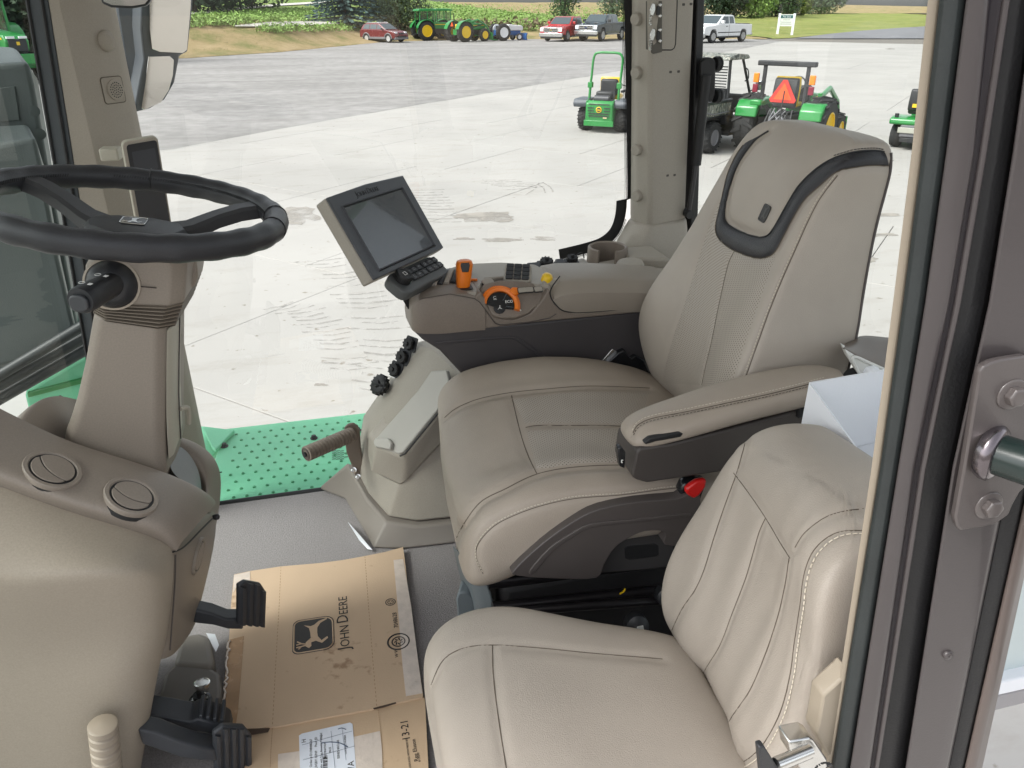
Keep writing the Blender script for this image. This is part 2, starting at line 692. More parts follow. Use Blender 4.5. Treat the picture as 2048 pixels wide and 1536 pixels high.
# tread prints and damp stains on the slabs
MARK = mat('tread_print', (0.358, 0.343, 0.314), .95)
STAIN = mat('damp_stain', (0.315, 0.29, 0.255), .9, .10, 2.5)
def broken(m, sc, lo, hi):      # worn print: the slab shows through in patches
    nt = m.node_tree
    out = [n for n in nt.nodes if n.type == 'OUTPUT_MATERIAL'][0]
    b = nt.nodes['Principled BSDF']
    tr = nt.nodes.new('ShaderNodeBsdfTransparent')
    mx = nt.nodes.new('ShaderNodeMixShader')
    g = nt.nodes.new('ShaderNodeNewGeometry')
    n = nt.nodes.new('ShaderNodeTexNoise')
    n.inputs['Scale'].default_value = sc
    n.inputs['Detail'].default_value = 5
    nt.links.new(g.outputs['Position'], n.inputs['Vector'])
    r = nt.nodes.new('ShaderNodeMapRange')
    r.inputs[1].default_value = lo
    r.inputs[2].default_value = hi
    nt.links.new(n.outputs[0], r.inputs[0])
    nt.links.new(r.outputs[0], mx.inputs[0])
    nt.links.new(tr.outputs[0], mx.inputs[1])
    nt.links.new(b.outputs[0], mx.inputs[2])
    nt.links.new(mx.outputs[0], out.inputs[0])
broken(MARK, 9, .38, .72)
broken(STAIN, 2.2, .34, .62)
rnd = random.Random(11)
bm = nb()
def prints(pix, n, ln, wd, skew=.25):
    pts = even(smooth_line([G(u, v) for u, v in pix], 8), n)
    for i in range(n):
        if rnd.random() < .14:
            continue
        d = (pts[i + 1] - pts[i]).normalized()
        s_ = V((-d.y, d.x, 0))
        c = pts[i] + s_ * rnd.uniform(-.04, .04)
        l_ = ln * rnd.uniform(.6, 1.05)
        a = c - s_ * l_ * .5 - d * skew * l_ * .5
        b = c + s_ * l_ * .5 + d * skew * l_ * .5
        w = d * wd * rnd.uniform(.5, 1.1)
        z = V((0, 0, .0055))
        mid_ = a.lerp(b, .5) + d * .05
        for p0, p1 in ((a, mid_), (mid_, b)):
            bm.faces.new([bm.verts.new(q + z) for q in (p0 - w * .5, p1 - w * .4, p1 + w * .4, p0 + w * .5)])
prints([(640, 520), (690, 560), (735, 610), (765, 670), (778, 730), (770, 800)], 26, .62, .055)
prints([(560, 610), (620, 630), (680, 690), (700, 760)], 18, .5, .045)
prints([(840, 380), (865, 410), (880, 450)], 12, .8, .06)
prints([(1000, 360), (1060, 378), (1110, 372)], 9, .9, .06, .6)
prints([(1330, 560), (1500, 470), (1690, 420)], 30, .7, .06)
part('tread_prints', bm, MARK, None, kind='stuff')
bm = nb()
def stain(u0, v0, ru, rv, seed, n=26):
    c = G(u0, v0)
    ps = []
    for k in range(n):
        t = 6.283 * k / n
        f = .72 + .45 * noise.noise(V((math.cos(t) * 1.6, math.sin(t) * 1.6, seed))) + .16 * noise.noise(V((math.cos(t) * 6, math.sin(t) * 6, seed)))
        ps.append(G(u0 + ru * f * math.cos(t), v0 + rv * f * math.sin(t)) + V((0, 0, .0045)))
    bm.faces.new([bm.verts.new(p) for p in ps])
stain(975, 434, 85, 14, 1)
stain(598, 430, 52, 22, 2)
for k, (u, v, ru, rv) in enumerate(((1000, 480, 60, 5), (1090, 478, 40, 5), (930, 478, 26, 4), (1760, 430, 60, 5), (1745, 470, 50, 7), (1730, 520, 40, 8), (640, 770, 18, 4), (1780, 98, 12, 1.5))):
    stain(u, v, ru, rv, 5 + k)
part('damp_stains', bm, STAIN, None, kind='stuff')

# gravel lot beyond the slabs: a sheet lying over their far ends
ge = [G(330, 300), G(700, 233), G(1055, 173), G(1250, 140), G(1410, 112), G(1560, 83)]
GE = [V((-60, -2, 0))] + [V((p.x, p.y, 0)) for p in ge]
FAR = [(-60, 40), (-30, 45)] + [(p.x, p.y) for p in (G(360, 118), G(560, 105), G(770, 84), G(900, 80.5), G(1060, 78.5))] + [(30, 77.5), (44, 74.5)]
def far_y(x):
    for (x0, y0), (x1, y1) in zip(FAR, FAR[1:]):
        if x <= x1:
            return y0 + (y1 - y0) * (x - x0) / (x1 - x0)
    return FAR[-1][1]
def near_y(x):
    pts = [(p.x, p.y) for p in GE]
    for (x0, y0), (x1, y1) in zip(pts, pts[1:]):
        if x <= x1:
            return y0 + (y1 - y0) * (x - x0) / (x1 - x0)
    return pts[-1][1]
rows = []
for k in range(9):
    row = []
    for i in range(0, 130):
        x = -60 + i * 0.8
        a, b = near_y(x), far_y(x) + 3
        y = a + (max(b, a + .02) - a) * k / 8
        if k == 0:
            y += noise.noise(V((x * .9, 0, 3))) * 0.22 + noise.noise(V((x * .2, 5, 3))) * 0.3
        row.append((x, y, GZ + (0.012 if k else 0.003)))
    rows.append(row)
structure('gravel_lot', sheet(nb(), rows), GRAVEL)

# tarmac drive at the right
tar = [G(1585, 77.5), G(1660, 68), G(1720, 62), G(1800, 56), G(1900, 50), G(1980, 52), G(1990, 77.5)]
bm = nb()
bm.faces.new([bm.verts.new((p.x, p.y, GZ + 0.03)) for p in tar])
structure('tarmac_drive', bm, mat('tarmac', (0.17, 0.17, 0.18), 0.85, 0.12, 0.6, 0.4, 30, dist=0.01))

# ================================================================ the cab itself
cab = thing('tractor_cab', 'beige tractor cab with grey carpet floor, pillars, roof and tinted windows', 'tractor cab', (0.3, 1.2, 0))
CARPET = mat('grey_carpet', (0.285, 0.265, 0.262), 0.95, 0.16, 260, 0.9, 500, dist=0.003)
bm = nb()
fl = [(-1.0, 0.46), (0.56, 0.47), (1.15, 0.95), (1.15, 1.80), (0.05, 1.80), (-0.045, 1.848), (-0.346, 1.845), (-0.43, 1.845), (-1.0, 1.6)]
prism(bm, [(x, y, -0.02) for x, y in fl], (0, 0, 0.02))
part('floor_mat', bm, CARPET, cab, bevel=0.004)
bm = nb()
prism(bm, [(x, y, -0.10) for x, y in [(-1.05, 0.44), (0.58, 0.45), (1.25, 1.0), (1.25, 1.872), (-0.45, 1.872), (-1.05, 1.65)]], (0, 0, 0.079))
part('floor_pan', bm, BLACK, cab)
bm = nb()
tube(bm, [(-0.40, 1.862, -0.012), (-0.36, 1.862, -0.012), (-0.05, 1.864, -0.012), (0.02, 1.868, -0.01), (0.6, 1.868, -0.01)], 0.011, 8)
part('sill_seal', bm, BLACK, cab, smooth=True)
# roof with headliner
HEADL = mat('headliner_cloth', (0.56, 0.54, 0.52), 0.9, 0.04, 60)
bm = nb()
box(bm, (0.15, 1.2, 1.60), (2.5, 1.72, 0.02))
part('headliner', bm, HEADL, cab)
bm = nb()
prism(bm, [(-1.25, 0.26, 1.612), (1.55, 0.26, 1.612), (1.55, 2.14, 1.612), (-1.25, 2.14, 1.612)],
      [(-1.1, 0.36, 1.85), (1.4, 0.36, 1.85), (1.4, 2.04, 1.85), (-1.1, 2.04, 1.85)])
part('roof', bm, GREEN, cab, bevel=0.05, seg=4)

# ---- front right pillar: a folded section standing upright
def post(sec_bot, sec_top, name, m, bevel=0.01, n=1):
    rows = []
    for k in range(n + 1):
        t = k / n
        rows.append([V(a).lerp(V(b), t) for a, b in zip(sec_bot, sec_top)])
    bm = nb()
    loft(bm, rows)
    return part(name, bm, m, cab, bevel=bevel, seg=3)
zt, zb = 1.6, -0.02
def lean(x0, x1, za, zc, z):
    return x0 + (x1 - x0) * (z - za) / (zc - za)
def fp(z):
    xl = lean(-0.515, -0.470, 0.66, 1.21, z)
    return [V((-0.368, 1.925, z)), V((-0.374, 1.885, z)), V((-0.414, 1.83, z)), V((-0.44, 1.795, z)), V((xl + 0.012, 1.795, z)), V((xl, 1.82, z)), V((xl - 0.01, 1.87, z)), V((-0.43, 1.935, z))]
fpo = post(fp(zb), fp(zt), 'front_pillar', BEIGE, 0.016, 12)
bm = nb()   # black rubber edge towards the windscreen
def fs(z):
    xl = lean(-0.515, -0.470, 0.66, 1.21, z)
    return [V((xl + 0.012, 1.793, z)), V((xl + 0.002, 1.84, z)), V((xl - 0.030, 1.85, z)), V((xl - 0.028, 1.80, z))]
loft(bm, [fs(zb), fs(zt)])
part('windscreen_seal', bm, mat('slate_rubber', (0.045, 0.052, 0.058), .5, .08, 12, .2, 400), cab, bevel=0.004)
bm = nb()
for dx, yy_ in ((.000, 1.7925), (-.026, 1.798)):
    tube(bm, [V((lean(-0.515, -0.470, 0.66, 1.21, z) + dx, yy_, z)) for z in (zb, zt)], .0035, 6)
part('seal_lips', bm, BLACK, cab)
fbv = skin(fpo)
# round plug and speaker grille on the pillar
def on_skin(bv, u, v, off=0.0):
    return lay(bv, (u, v), off)
h = on_skin(fbv, 212, 82)
bm = nb()
lathe(bm, [(0.0205, -0.004), (0.0205, 0.003), (0.018, 0.006), (0.006, 0.0068)], h[0], h[1], 24)
part('pillar_plug', bm, BEIGE, cab, smooth=True)
h = on_skin(fbv, 226, 180)
n = h[1]
sx = V((0, 0, 1)).cross(n).normalized()
bm = nb()
prism(bm, on_plane(h[0] + n * -0.004, sx, n.cross(sx), rrect(0.052, 0.05, 0.006)), n * 0.006)
spk = part('speaker_panel', bm, BEIGE, cab, bevel=0.001)
bm = nb()
prism(bm, on_plane(h[0] + n * -0.004, sx, n.cross(sx), rrect(0.055, 0.053, 0.007)), n * 0.0052)
part('panel_gap', bm, SEAMDARK, spk)
bm = nb()
lathe(bm, [(0.021, 0.001), (0.0205, 0.0045), (0.019, 0.005), (0.006, 0.0055)], h[0] + sx * 0.004, n, 24)
part('speaker_disc', bm, BEIGE, spk, smooth=True)
bm = nb()
for r_, k in ((0.0, 1), (0.005, 6), (0.0095, 12), (0.0145, 18)):
    for i in range(k):
        t = 2 * math.pi * i / k + r_ * 40
        c = h[0] + sx * (0.004 + r_ * math.cos(t)) + n.cross(sx) * (r_ * math.sin(t)) + n * 0.0055
        lathe(bm, [(0.00125, -0.001), (0.00125, 0.0004)], c, n, 6)
part('speaker_holes', bm, BLACK, spk, kind='stuff')

# ---- rear right pillar
def rp(z):
    x0 = lean(0.802, 0.768, 0.70, 1.21, z)
    x1 = lean(0.826, 0.782, 0.70, 1.21, z)
    x2 = lean(0.948, 0.915, 0.69, 1.21, z)
    x3 = lean(0.962, 0.922, 0.69, 1.21, z)
    return [V((x0, 1.905, z)), V((x0, 1.875, z)), V((x0 + 0.004, 1.868, z)), V((x1, 1.835, z)), V((x1 + .01, 1.834, z)), V((x2 - .01, 1.872, z)), V((x2, 1.88, z)), V((x3, 1.93, z)), V((x3, 1.97, z)), V((x0 + .02, 1.96, z))]
rpo = post(rp(0.68), rp(zt), 'rear_pillar', GREYBEIGE, 0.008, 12)
rbv = skin(rpo)
for v in (38, 145, 299, 391):
    h = on_skin(rbv, 1276, v)
    bm = nb()
    lathe(bm, [(0.0145, -0.004), (0.0145, 0.009), (0.0125, 0.013), (0.004, 0.0135)], h[0], h[1], 24)
    part('pillar_plug', bm, GREYBEIGE, cab, smooth=True)
for u, v in ((1341, 144), (1357, 143), (1335, 351), (1349, 350), (1367, 9), (1382, 8)):
    h = on_skin(rbv, u, v)
    if not h:
        continue
    n = h[1]
    sx = V((0, 0, 1)).cross(n).normalized()
    bm = nb()
    prism(bm, on_plane(h[0] - n * 0.003, sx, n.cross(sx), rrect(0.0085, 0.0055, 0.0015, 2)), n * 0.0036)
    part('clip_slot', bm, DARKBROWN, cab)
# recessed latch plate with two spring catches at the pillar's head
h = on_skin(rbv, 1317, 45)
n = h[1]
sx = V((0, 0, 1)).cross(n).normalized()
sy = n.cross(sx)
if sy.z < 0:
    sy = -sy
cl = thing('spring_catch_plate', 'dark plate with two bright spring catches at the head of the rear pillar', 'catch', tuple(h[0]))
c = h[0]
bm = nb()
e0, e1 = [on_skin(rbv, u, v)[0] + n * 0.001 for u, v in ((1293, 100), (1304, 110))]
pts = [lay(rbv, q, 0.0012) for q in ((1292, 2), (1292, 98), (1305, 108), (1322, 104), (1322, 2))]
pts = [p[0] for p in pts if p]
prism(bm, pts, n * 0.003)
part('recess_plate', bm, mat('recess_taupe', (0.10, 0.092, 0.078), 0.55, 0.05, 6), cl, bevel=0.002)
for vv in (20, 70):
    a = lay(rbv, (1302, vv), 0.006)[0]
    d = lay(rbv, (1301, vv + 14), 0.006)[0]
    bm = nb()
    prism(bm, [p + n * 0.001 for p in on_plane(a, sx, sy, [(0.006, 0.012), (0.008, 0), (0.002, -0.012), (-0.006, -0.01), (-0.008, 0.0), (-0.001, 0.014)])], n * 0.003)
    ct = part('catch_hook', bm, CHROME, cl, bevel=0.001)
    bm = nb()
    q = []
    for k in range(40):
        t = k * 0.9
        q.append(a.lerp(a + (d - a) * 2.2, k / 39 * .9 + .1) + sx * 0.0032 * math.cos(t) + n * 0.0032 * math.sin(t) - sx * .002)
    tube(bm, q, 0.0009, 5)
    part('catch_spring', bm, CHROME, ct, smooth=True)
    for dv in (-10, 12):
        b_ = lay(rbv, (1316, vv + dv), 0.004)
        if b_:
            bm = nb()
            lathe(bm, [(0.0045, 0), (0.0045, 0.004), (0.002, 0.006)], b_[0], n, 10)
            part('catch_screw', bm, CHROME, cl, smooth=True)
    bm = nb()
    a2 = lay(rbv, (1313, vv + 1), 0.0045)[0]
    prism(bm, on_plane(a2, sx, sy, rrect(0.01, 0.02, 0.003, 2)), n * 0.003)
    part('catch_slot', bm, BLACK, cl)
# seam of the cover panel right of the catches
ln = lay_line(rbv, [(1322, 100), (1342, 100), (1348, 97), (1351, 88), (1354, 10), (1355, -40)], 4, 0.0003, False)
part('panel_seam', tube(nb(), ln, 0.0014, 5), BLACK, cab, smooth=True)

# pillar foot: a flared pedestal
bm = nb()
ft = [(rp(0.69)), None]
top = [V((p.x, p.y, 0.688)) for p in rp(0.688)]
top = [V((p.x + (-0.004 if i in (0, 1, 2, 3) else 0.004), p.y - (0.004 if i in (2, 3, 4, 5) else 0), p.z)) for i, p in enumerate(top)]
mid = [V((p.x + (-0.02 if i in (0, 1, 2) else (-0.012 if i == 3 else 0.0)), p.y - (0.012 if i in (2, 3, 4, 5, 6) else 0.004), 0.66)) for i, p in enumerate(top)]
low = [V((p.x + (-0.085 if i in (0, 1, 2) else (-0.05 if i == 3 else 0.0)), p.y - (0.03 if i in (2, 3, 4, 5, 6) else 0.02), 0.56)) for i, p in enumerate(top)]
btm = [V((p.x - 0.02, p.y - 0.02, 0.05)) for p in low]
loft(bm, [top, mid, low, btm])
part('pillar_foot', bm, GREYBEIGE, cab, bevel=0.008, seg=3)
# gas strut and bracket by the rear window
st = thing('rear_window_strut', 'black gas strut with a square bracket between rear pillar and back window', 'window strut', tuple(P(1385, 330, y=1.9)))
a, b, c = P(1412, 150, y=1.86), P(1392, 330, y=1.86), P(1378, 420, y=1.86)
tube_ = tube(nb(), [a, b], 0.013, 10)
part('strut_body', tube_, BLACK, st, smooth=True)
part('strut_rod', tube(nb(), [b, c], 0.0065, 8), mat('dark_steel', (0.08, 0.08, 0.085), 0.3, metal=0.9), st, smooth=True)
part('strut_end', tube(nb(), [c + V((0, -.012, -.01)), c + V((0, .03, -.01))], 0.011, 10), CHARCOAL, st, smooth=True)
bm = nb()
yb = 1.86
prism(bm, [P(u, v, y=yb) for u, v in [(1401, 124), (1411, 115), (1426, 116), (1432, 124), (1430, 190), (1424, 205), (1412, 202), (1402, 200)]], (0.01, 0.03, 0))
part('hinge_bracket', bm, BLACK, st, bevel=0.004)
for v in (128, 192):
    p = P(1432, v, y=yb + .015)
    bm = nb()
    lathe(bm, [(0.016, -0.006), (0.018, -0.002), (0.018, 0.002), (0.014, 0.003), (0.018, 0.005), (0.018, 0.009), (0.012, 0.012)], p, (1, 0.25, 0), 16)
    part('rubber_buffer', bm, BLACK, st, smooth=True)
# black seal beside the rear window
def rs(z):
    x = lean(0.968, 0.925, 0.69, 1.21, z)
    return [V((x, 1.885, z)), V((x + 0.026, 1.895, z)), V((x + 0.026, 1.94, z)), V((x, 1.94, z))]
part('rear_window_seal', loft(nb(), [rs(0.4), rs(zt)]), BLACK, cab, bevel=0.004)

# ---- windows
TINT = glass('tinted_glass', (0.76, 0.785, 0.775), 1.0)
TINT2 = glass('rear_glass', (0.76, 0.79, 0.775), 1.0)
def pane(name, pts, m, th=0.005):
    n = (V(pts[1]) - V(pts[0])).cross(V(pts[2]) - V(pts[0])).normalized()
    bm = nb()
    bm.faces.new([bm.verts.new(V(p)) for p in pts])
    return part(name, bm, m, cab)
pane('side_window', [(-0.43, 1.925, -0.2), (0.79, 1.925, -0.2), (0.79, 1.925, 1.6), (-0.43, 1.925, 1.6)], TINT)
pane('rear_window', [(0.97, 1.93, 0.3), (1.22, 0.98, 0.3), (1.22, 0.98, 1.6), (0.97, 1.93, 1.6)], TINT2)
pane('rear_window', [(1.22, 0.975, 0.3), (0.63, 0.475, 0.3), (0.63, 0.475, 1.6), (1.22, 0.975, 1.6)], TINT2)
# windscreen, a bowed sheet from pillar to pillar
ws = []
for k in range(13):
    t = k / 12
    y = 1.86 - 1.3 * t
    x = -0.50 - 0.34 * math.sin(math.pi * (0.04 + 0.92 * t)) ** 0.8
    ws.append((x, y))
bm = nb()
sheet(bm, [[(x + 0.0, y, -0.05) for x, y in ws], [(x + 0.03, y, 0.7) for x, y in ws], [(x + 0.06, y, 1.6) for x, y in ws]])
part('windscreen', bm, glass('windscreen_glass', (0.74, 0.79, 0.77), 1.0), cab, smooth=True)
# dotted black border on the side glass: solid band plus rows of dots that thin out
bm = nb()
FR = 1.918
def frit_path():
    return [P(u, v, y=FR) for u, v in [(1246, -60), (1249, 60), (1252, 200), (1254, 330), (1254, 400), (1249, 440), (1236, 470), (1212, 492), (1180, 505), (1120, 520)]]
cp = smooth_line(frit_path(), 10)
def side(p, q):
    d = (q - p).normalized()
    return V((d.z, 0, -d.x))
rows_ = []
for i, p in enumerate(cp):
    d = side(cp[max(i - 1, 0)], cp[min(i + 1, len(cp) - 1)])
    # d points away from the clear glass
    if d.x < 0 and i < 40:
        d = -d
    rows_.append([p, p + d * 0.03])
sheet(bm, rows_)
part('window_border', bm, BLACK, cab)
bm = nb()
ev = even(cp, 330)
for i, p in enumerate(ev[:-1]):
    d = side(p, ev[i + 1])
    if d.x < 0 and i < 240:
        d = -d
    for k, rr in enumerate((0.0017, 0.0012)):
        q = p - d * (0.0022 + k * 0.0036) + (ev[i + 1] - p) * (0.5 * k)
        vs = [bm.verts.new(q + V((rr * math.cos(t), 0, rr * math.sin(t)))) for t in (0, 1.571, 3.142, 4.712)]
        bm.faces.new(vs)
part('border_dots', bm, BLACK, cab, kind='stuff')
# rear wall below the back window, left hand lower wall, and dash wall
bm = nb()
prism(bm, [(0.96, 1.93, -0.05), (1.22, 0.98, -0.05), (0.62, 0.48, -0.05), (0.64, 0.46, -0.05), (1.25, 0.96, -0.05), (1.0, 1.95, -0.05)], (0, 0, 0.36))
part('rear_wall', bm, TAUPE, cab)
# ================================================================ seats
def back_body(secs, name, m, parent, front, levels=3):
    """secs: L, R (front corners), rear x; front: inset of the face across the width"""
    loops = []
    for L, Rr, rx, f in secs:
        L, Rr = V(L), V(Rr)
        lp = []
        for t, d in front:
            p = L.lerp(Rr, t)
            lp.append(p + V((d * f, 0, 0)))
        RR = V((rx, Rr.y - 0.006, Rr.z))
        RL = V((rx, L.y + 0.006, L.z))
        lp += [Rr.lerp(RR, 0.12) + V((0, 0.006, 0)), Rr.lerp(RR, 0.5) + V((0, 0.010, 0)), Rr.lerp(RR, 0.94), RR.lerp(RL, 0.06), RR.lerp(RL, 0.5), RR.lerp(RL, 0.94), L.lerp(RL, 0.96), L.lerp(RL, 0.5) + V((0, -0.008, 0)), L.lerp(RL, 0.10) + V((0, -0.006, 0))]
        loops.append(lp)
    bm = nb()
    loft(bm, loops)
    return part(name, bm, m, parent, sub=levels, bake=True)

PERF = mat('perforated_leather', (0.39, 0.345, 0.295), 0.5, 0.03, 9, 0.3, 900, dist=0.0012)
def add_perforation(m, pitch, hole):
    nt = m.node_tree
    b = nt.nodes['Principled BSDF']
    src = b.inputs['Base Color'].links[0].from_socket
    uv = nt.nodes.new('ShaderNodeTexCoord')
    def vm(op, a, bb=None):
        n = nt.nodes.new('ShaderNodeVectorMath')
        n.operation = op
        nt.links.new(a, n.inputs[0])
        if bb is not None:
            n.inputs[1].default_value = bb
        return n
    ds = []
    for o in ((0, 0, 0), (0.5, 0.5, 0)):
        s = vm('MULTIPLY', uv.outputs['UV'], (1 / pitch, 1 / pitch, 0))
        a = vm('ADD', s.outputs[0], o)
        f = vm('FRACTION', a.outputs[0])
        c = vm('SUBTRACT', f.outputs[0], (0.5, 0.5, 0))
        l = vm('LENGTH', c.outputs[0])
        ds.append(l.outputs['Value'])
    mn = nt.nodes.new('ShaderNodeMath')
    mn.operation = 'MINIMUM'
    nt.links.new(ds[0], mn.inputs[0])
    nt.links.new(ds[1], mn.inputs[1])
    mr = nt.nodes.new('ShaderNodeMapRange')
    mr.inputs[1].default_value = hole * 0.8
    mr.inputs[2].default_value = hole * 1.25
    nt.links.new(mn.outputs[0], mr.inputs[0])
    mx = nt.nodes.new('ShaderNodeMix')
    mx.data_type = 'RGBA'
    mx.inputs['A'].default_value = (0.10, 0.085, 0.07, 1)
    nt.links.new(mr.outputs[0], mx.inputs['Factor'])
    nt.links.new(src, mx.inputs['B'])
    nt.links.new(mx.outputs['Result'], b.inputs['Base Color'])
add_perforation(PERF, 0.0072, 0.14)

# ---------------------------------------------------------------- driver's seat
seat = thing('driver_seat', 'beige leather driver seat with black trimmed headrest and dark side cover', 'seat', (0.45, 1.22, 0))
fr = [(0.0, 0.0), (0.05, -0.008), (0.16, -0.006), (0.27, 0.010), (0.40, 0.018), (0.5, 0.019), (0.60, 0.018), (0.73, 0.010), (0.84, -0.006), (0.95, -0.008), (1.0, 0.0)]
secs = [((.67, 1.03, .42), (.70, 1.42, .42), .82, 1), ((.625, 1.0, .48), (.672, 1.45, .48), .835, 1), ((.612, .995, .56), (.648, 1.46, .56), .845, 1),
        ((.620, .995, .615), (.648, 1.46, .612), .852, 1), ((.632, 1.0, .669), (.666, 1.45, .667), .857, 1), ((.650, 1.005, .715), (.700, 1.44, .722), .863, .9),
        ((.672, 1.02, .763), (.715, 1.43, .76), .868, .8), ((.694, 1.03, .814), (.733, 1.42, .80), .874, .6), ((.716, 1.04, .86), (.745, 1.395, .86), .88, .25),
        ((.737, 1.05, .898), (.760, 1.385, .90), .888, -.2), ((.754, 1.055, .93), (.770, 1.375, .935), .894, -.45), ((.776, 1.057, .965), (.785, 1.37, .965), .896, -.4),
        ((.805, 1.06, .997), (.805, 1.36, .997), .893, -.2), ((.833, 1.085, 1.016), (.828, 1.33, 1.016), .880, 0)]
bk = back_body(secs, 'backrest', LEATHER, seat, fr, 3)
bv = skin(bk)
stl = [(1671, 350), (1637, 395), (1614, 438), (1591, 489), (1563, 552), (1536, 618), (1512, 684), (1491, 743), (1478, 780)]
inner_l = [(1602, 420), (1575, 480), (1548, 545), (1520, 615), (1497, 680), (1475, 745), (1465, 780)]
perf_l = [(1440, 402), (1418, 455), (1395, 525), (1372, 600), (1350, 665), (1333, 725), (1325, 765)]
perf_r = [(1556, 500), (1541, 540), (1520, 600), (1503, 650), (1488, 695), (1473, 740), (1462, 775)]
mid = [(1469, 502), (1458, 525), (1449, 560), (1436, 620), (1424, 680), (1411, 735), (1404, 770)]
# outline of the black trim: outer edge runs from the left top down round the bib and up to the right rear edge
trim_in = [(1537, 262), (1512, 279), (1490, 306), (1473, 335), (1460, 372), (1452, 405), (1449, 428), (1453, 445), (1475, 461), (1505, 472), (1522, 475), (1537, 470), (1551, 451), (1575, 408), (1600, 369), (1635, 336), (1669, 316), (1710, 304), (1747, 301), (1768, 304)]
trim_out = [(1487, 290), (1472, 312), (1457, 345), (1449, 375), (1441, 412), (1434, 440), (1432, 462), (1440, 480), (1462, 498), (1495, 512), (1524, 517), (1548, 507), (1567, 474), (1590, 430), (1612, 397), (1640, 372), (1676, 343), (1715, 334), (1750, 331), (1776, 332)]
lines = [lay_line(bv, l, 5) for l in (stl, mid, trim_in, trim_out, perf_l)]
lines = [l for l in lines if len(l) > 2]
groove(bk, lines, 0.013, 0.0045)
groove(bk, [lay_line(bv, trim_in, 5)], 0.022, 0.006)
bv = skin(bk)
overlay(seat, bv, perf_l, mid, PERF, 'perforated_panel', 0.0006, 14, 40)
overlay(seat, bv, mid, perf_r, PERF, 'perforated_panel', 0.0006, 14, 40)
overlay(seat, bv, trim_in, trim_out, BLACKLEATHER, 'headrest_trim', 0.0030, 8, 90)
seam(seat, bv, trim_in, BLACK, 0.0017, 0.001, 'trim_piping')
seam(seat, bv, trim_out, SEAMDARK, 0.0009, 0.0016)
seam(seat, bv, mid, SEAMDARK, 0.0011, -0.0002)
seam(seat, bv, [(u + 4, v + 1) for u, v in stl], SEAMDARK, 0.0010, -0.0002)
stitches(seat, bv, stl, THREAD)
stitches(seat, bv, [(1668, 311), (1710, 299), (1747, 296), (1768, 299)], BLACK, off=0.0008)
# piping down the rear edge of the side
rl = []
for i, s in enumerate(secs[:-1]):
    q_ = bv.find_nearest(V((s[2] - 0.004, V(s[0]).y - 0.004, s[0][2])))
    rl.append(q_[0] + q_[1] * 0.0008)
part('edge_piping', tube(nb(), smooth_line(rl, 5), 0.0026, 6), DARKBROWN, seat, smooth=True)
# pressed emblem: a leaping deer in a rounded shield
def deer_pts():
    return [(-.42, .10), (-.33, .19), (-.22, .17), (-.10, .06), (.08, .075), (.22, .10), (.34, .22), (.28, .06), (.31, -.02), (.41, -.12), (.48, -.31), (.43, -.31), (.34, -.16), (.20, -.09), (.05, -.085), (-.09, -.10), (-.23, -.18), (-.13, -.31), (-.19, -.33), (-.32, -.19), (-.22, -.05), (-.25, .05), (-.36, .045)]
def antlers(bm, o, x, y, s, r_):
    for q in ([(-.27, .18), (-.24, .27), (-.16, .36)], [(-.24, .27), (-.26, .38)], [(-.31, .18), (-.33, .27), (-.40, .33)], [(-.33, .27), (-.34, .38)]):
        tube(bm, on_plane(o, x, y, [(a * s, b * s) for a, b in q]), r_, 4)
def shield_pts(w=1.0, h=0.86, n=5):
    out = []
    for (cx, cy, a0) in ((w / 2 - .14, h / 2 - .14, 0), (-w / 2 + .14, h / 2 - .14, 90), (-w / 2 + .2, -h / 2 + .2, 180), (w / 2 - .2, -h / 2 + .2, 270)):
        r = .14 if a0 < 180 else .2
        for k in range(n + 1):
            t = R(a0 + 90 * k / n)
            out.append((cx + r * math.cos(t), cy + r * math.sin(t)))
    return out
def tri_poly(bm, pts3):
    vs = [bm.verts.new(p) for p in pts3]
    f = bm.faces.new(vs)
    bmesh.ops.triangulate(bm, faces=[f])
def emblem(parent, o, x, y, s, mb, mf, name='emblem', rim=None, th=0.0012):
    n = V(x).cross(V(y)).normalized()
    bm = nb()
    prism(bm, on_plane(V(o), x, y, [(a * s, b * s) for a, b in shield_pts()]), n * th)
    e = part(name, bm, mb, parent)
    bm = nb()
    tri_poly(bm, on_plane(V(o) + n * (th + 0.0004), x, y, [(a * s * 0.95, b * s * 0.95) for a, b in deer_pts()]))
    antlers(bm, V(o) + n * (th + 0.0004), x, y, s * .95, s * .018)
    part('deer_mark', bm, mf, e)
    if rim is not None:
        bm = nb()
        tube(bm, on_plane(V(o) + n * th, x, y, [(a * s * 0.92, b * s * 0.92) for a, b in shield_pts()]), s * 0.016, 4, closed=True)
        part('emblem_rim', bm, rim, e)
    return e
h = lay(bv, (1530, 427), 0.0004)
hx = (lay(bv, (1522, 447), 0)[0] - lay(bv, (1540, 408), 0)[0]).normalized()
n = h[1]
hx = (hx - n * hx.dot(n)).normalized()
emblem(seat, h[0], -hx, n.cross(-hx), 0.030, mat('emblem_black', (0.025, 0.024, 0.024), 0.5), mat('emblem_raised', (0.05, 0.047, 0.045), 0.35), rim=mat('emblem_raised', (0.05, 0.047, 0.045), 0.35))

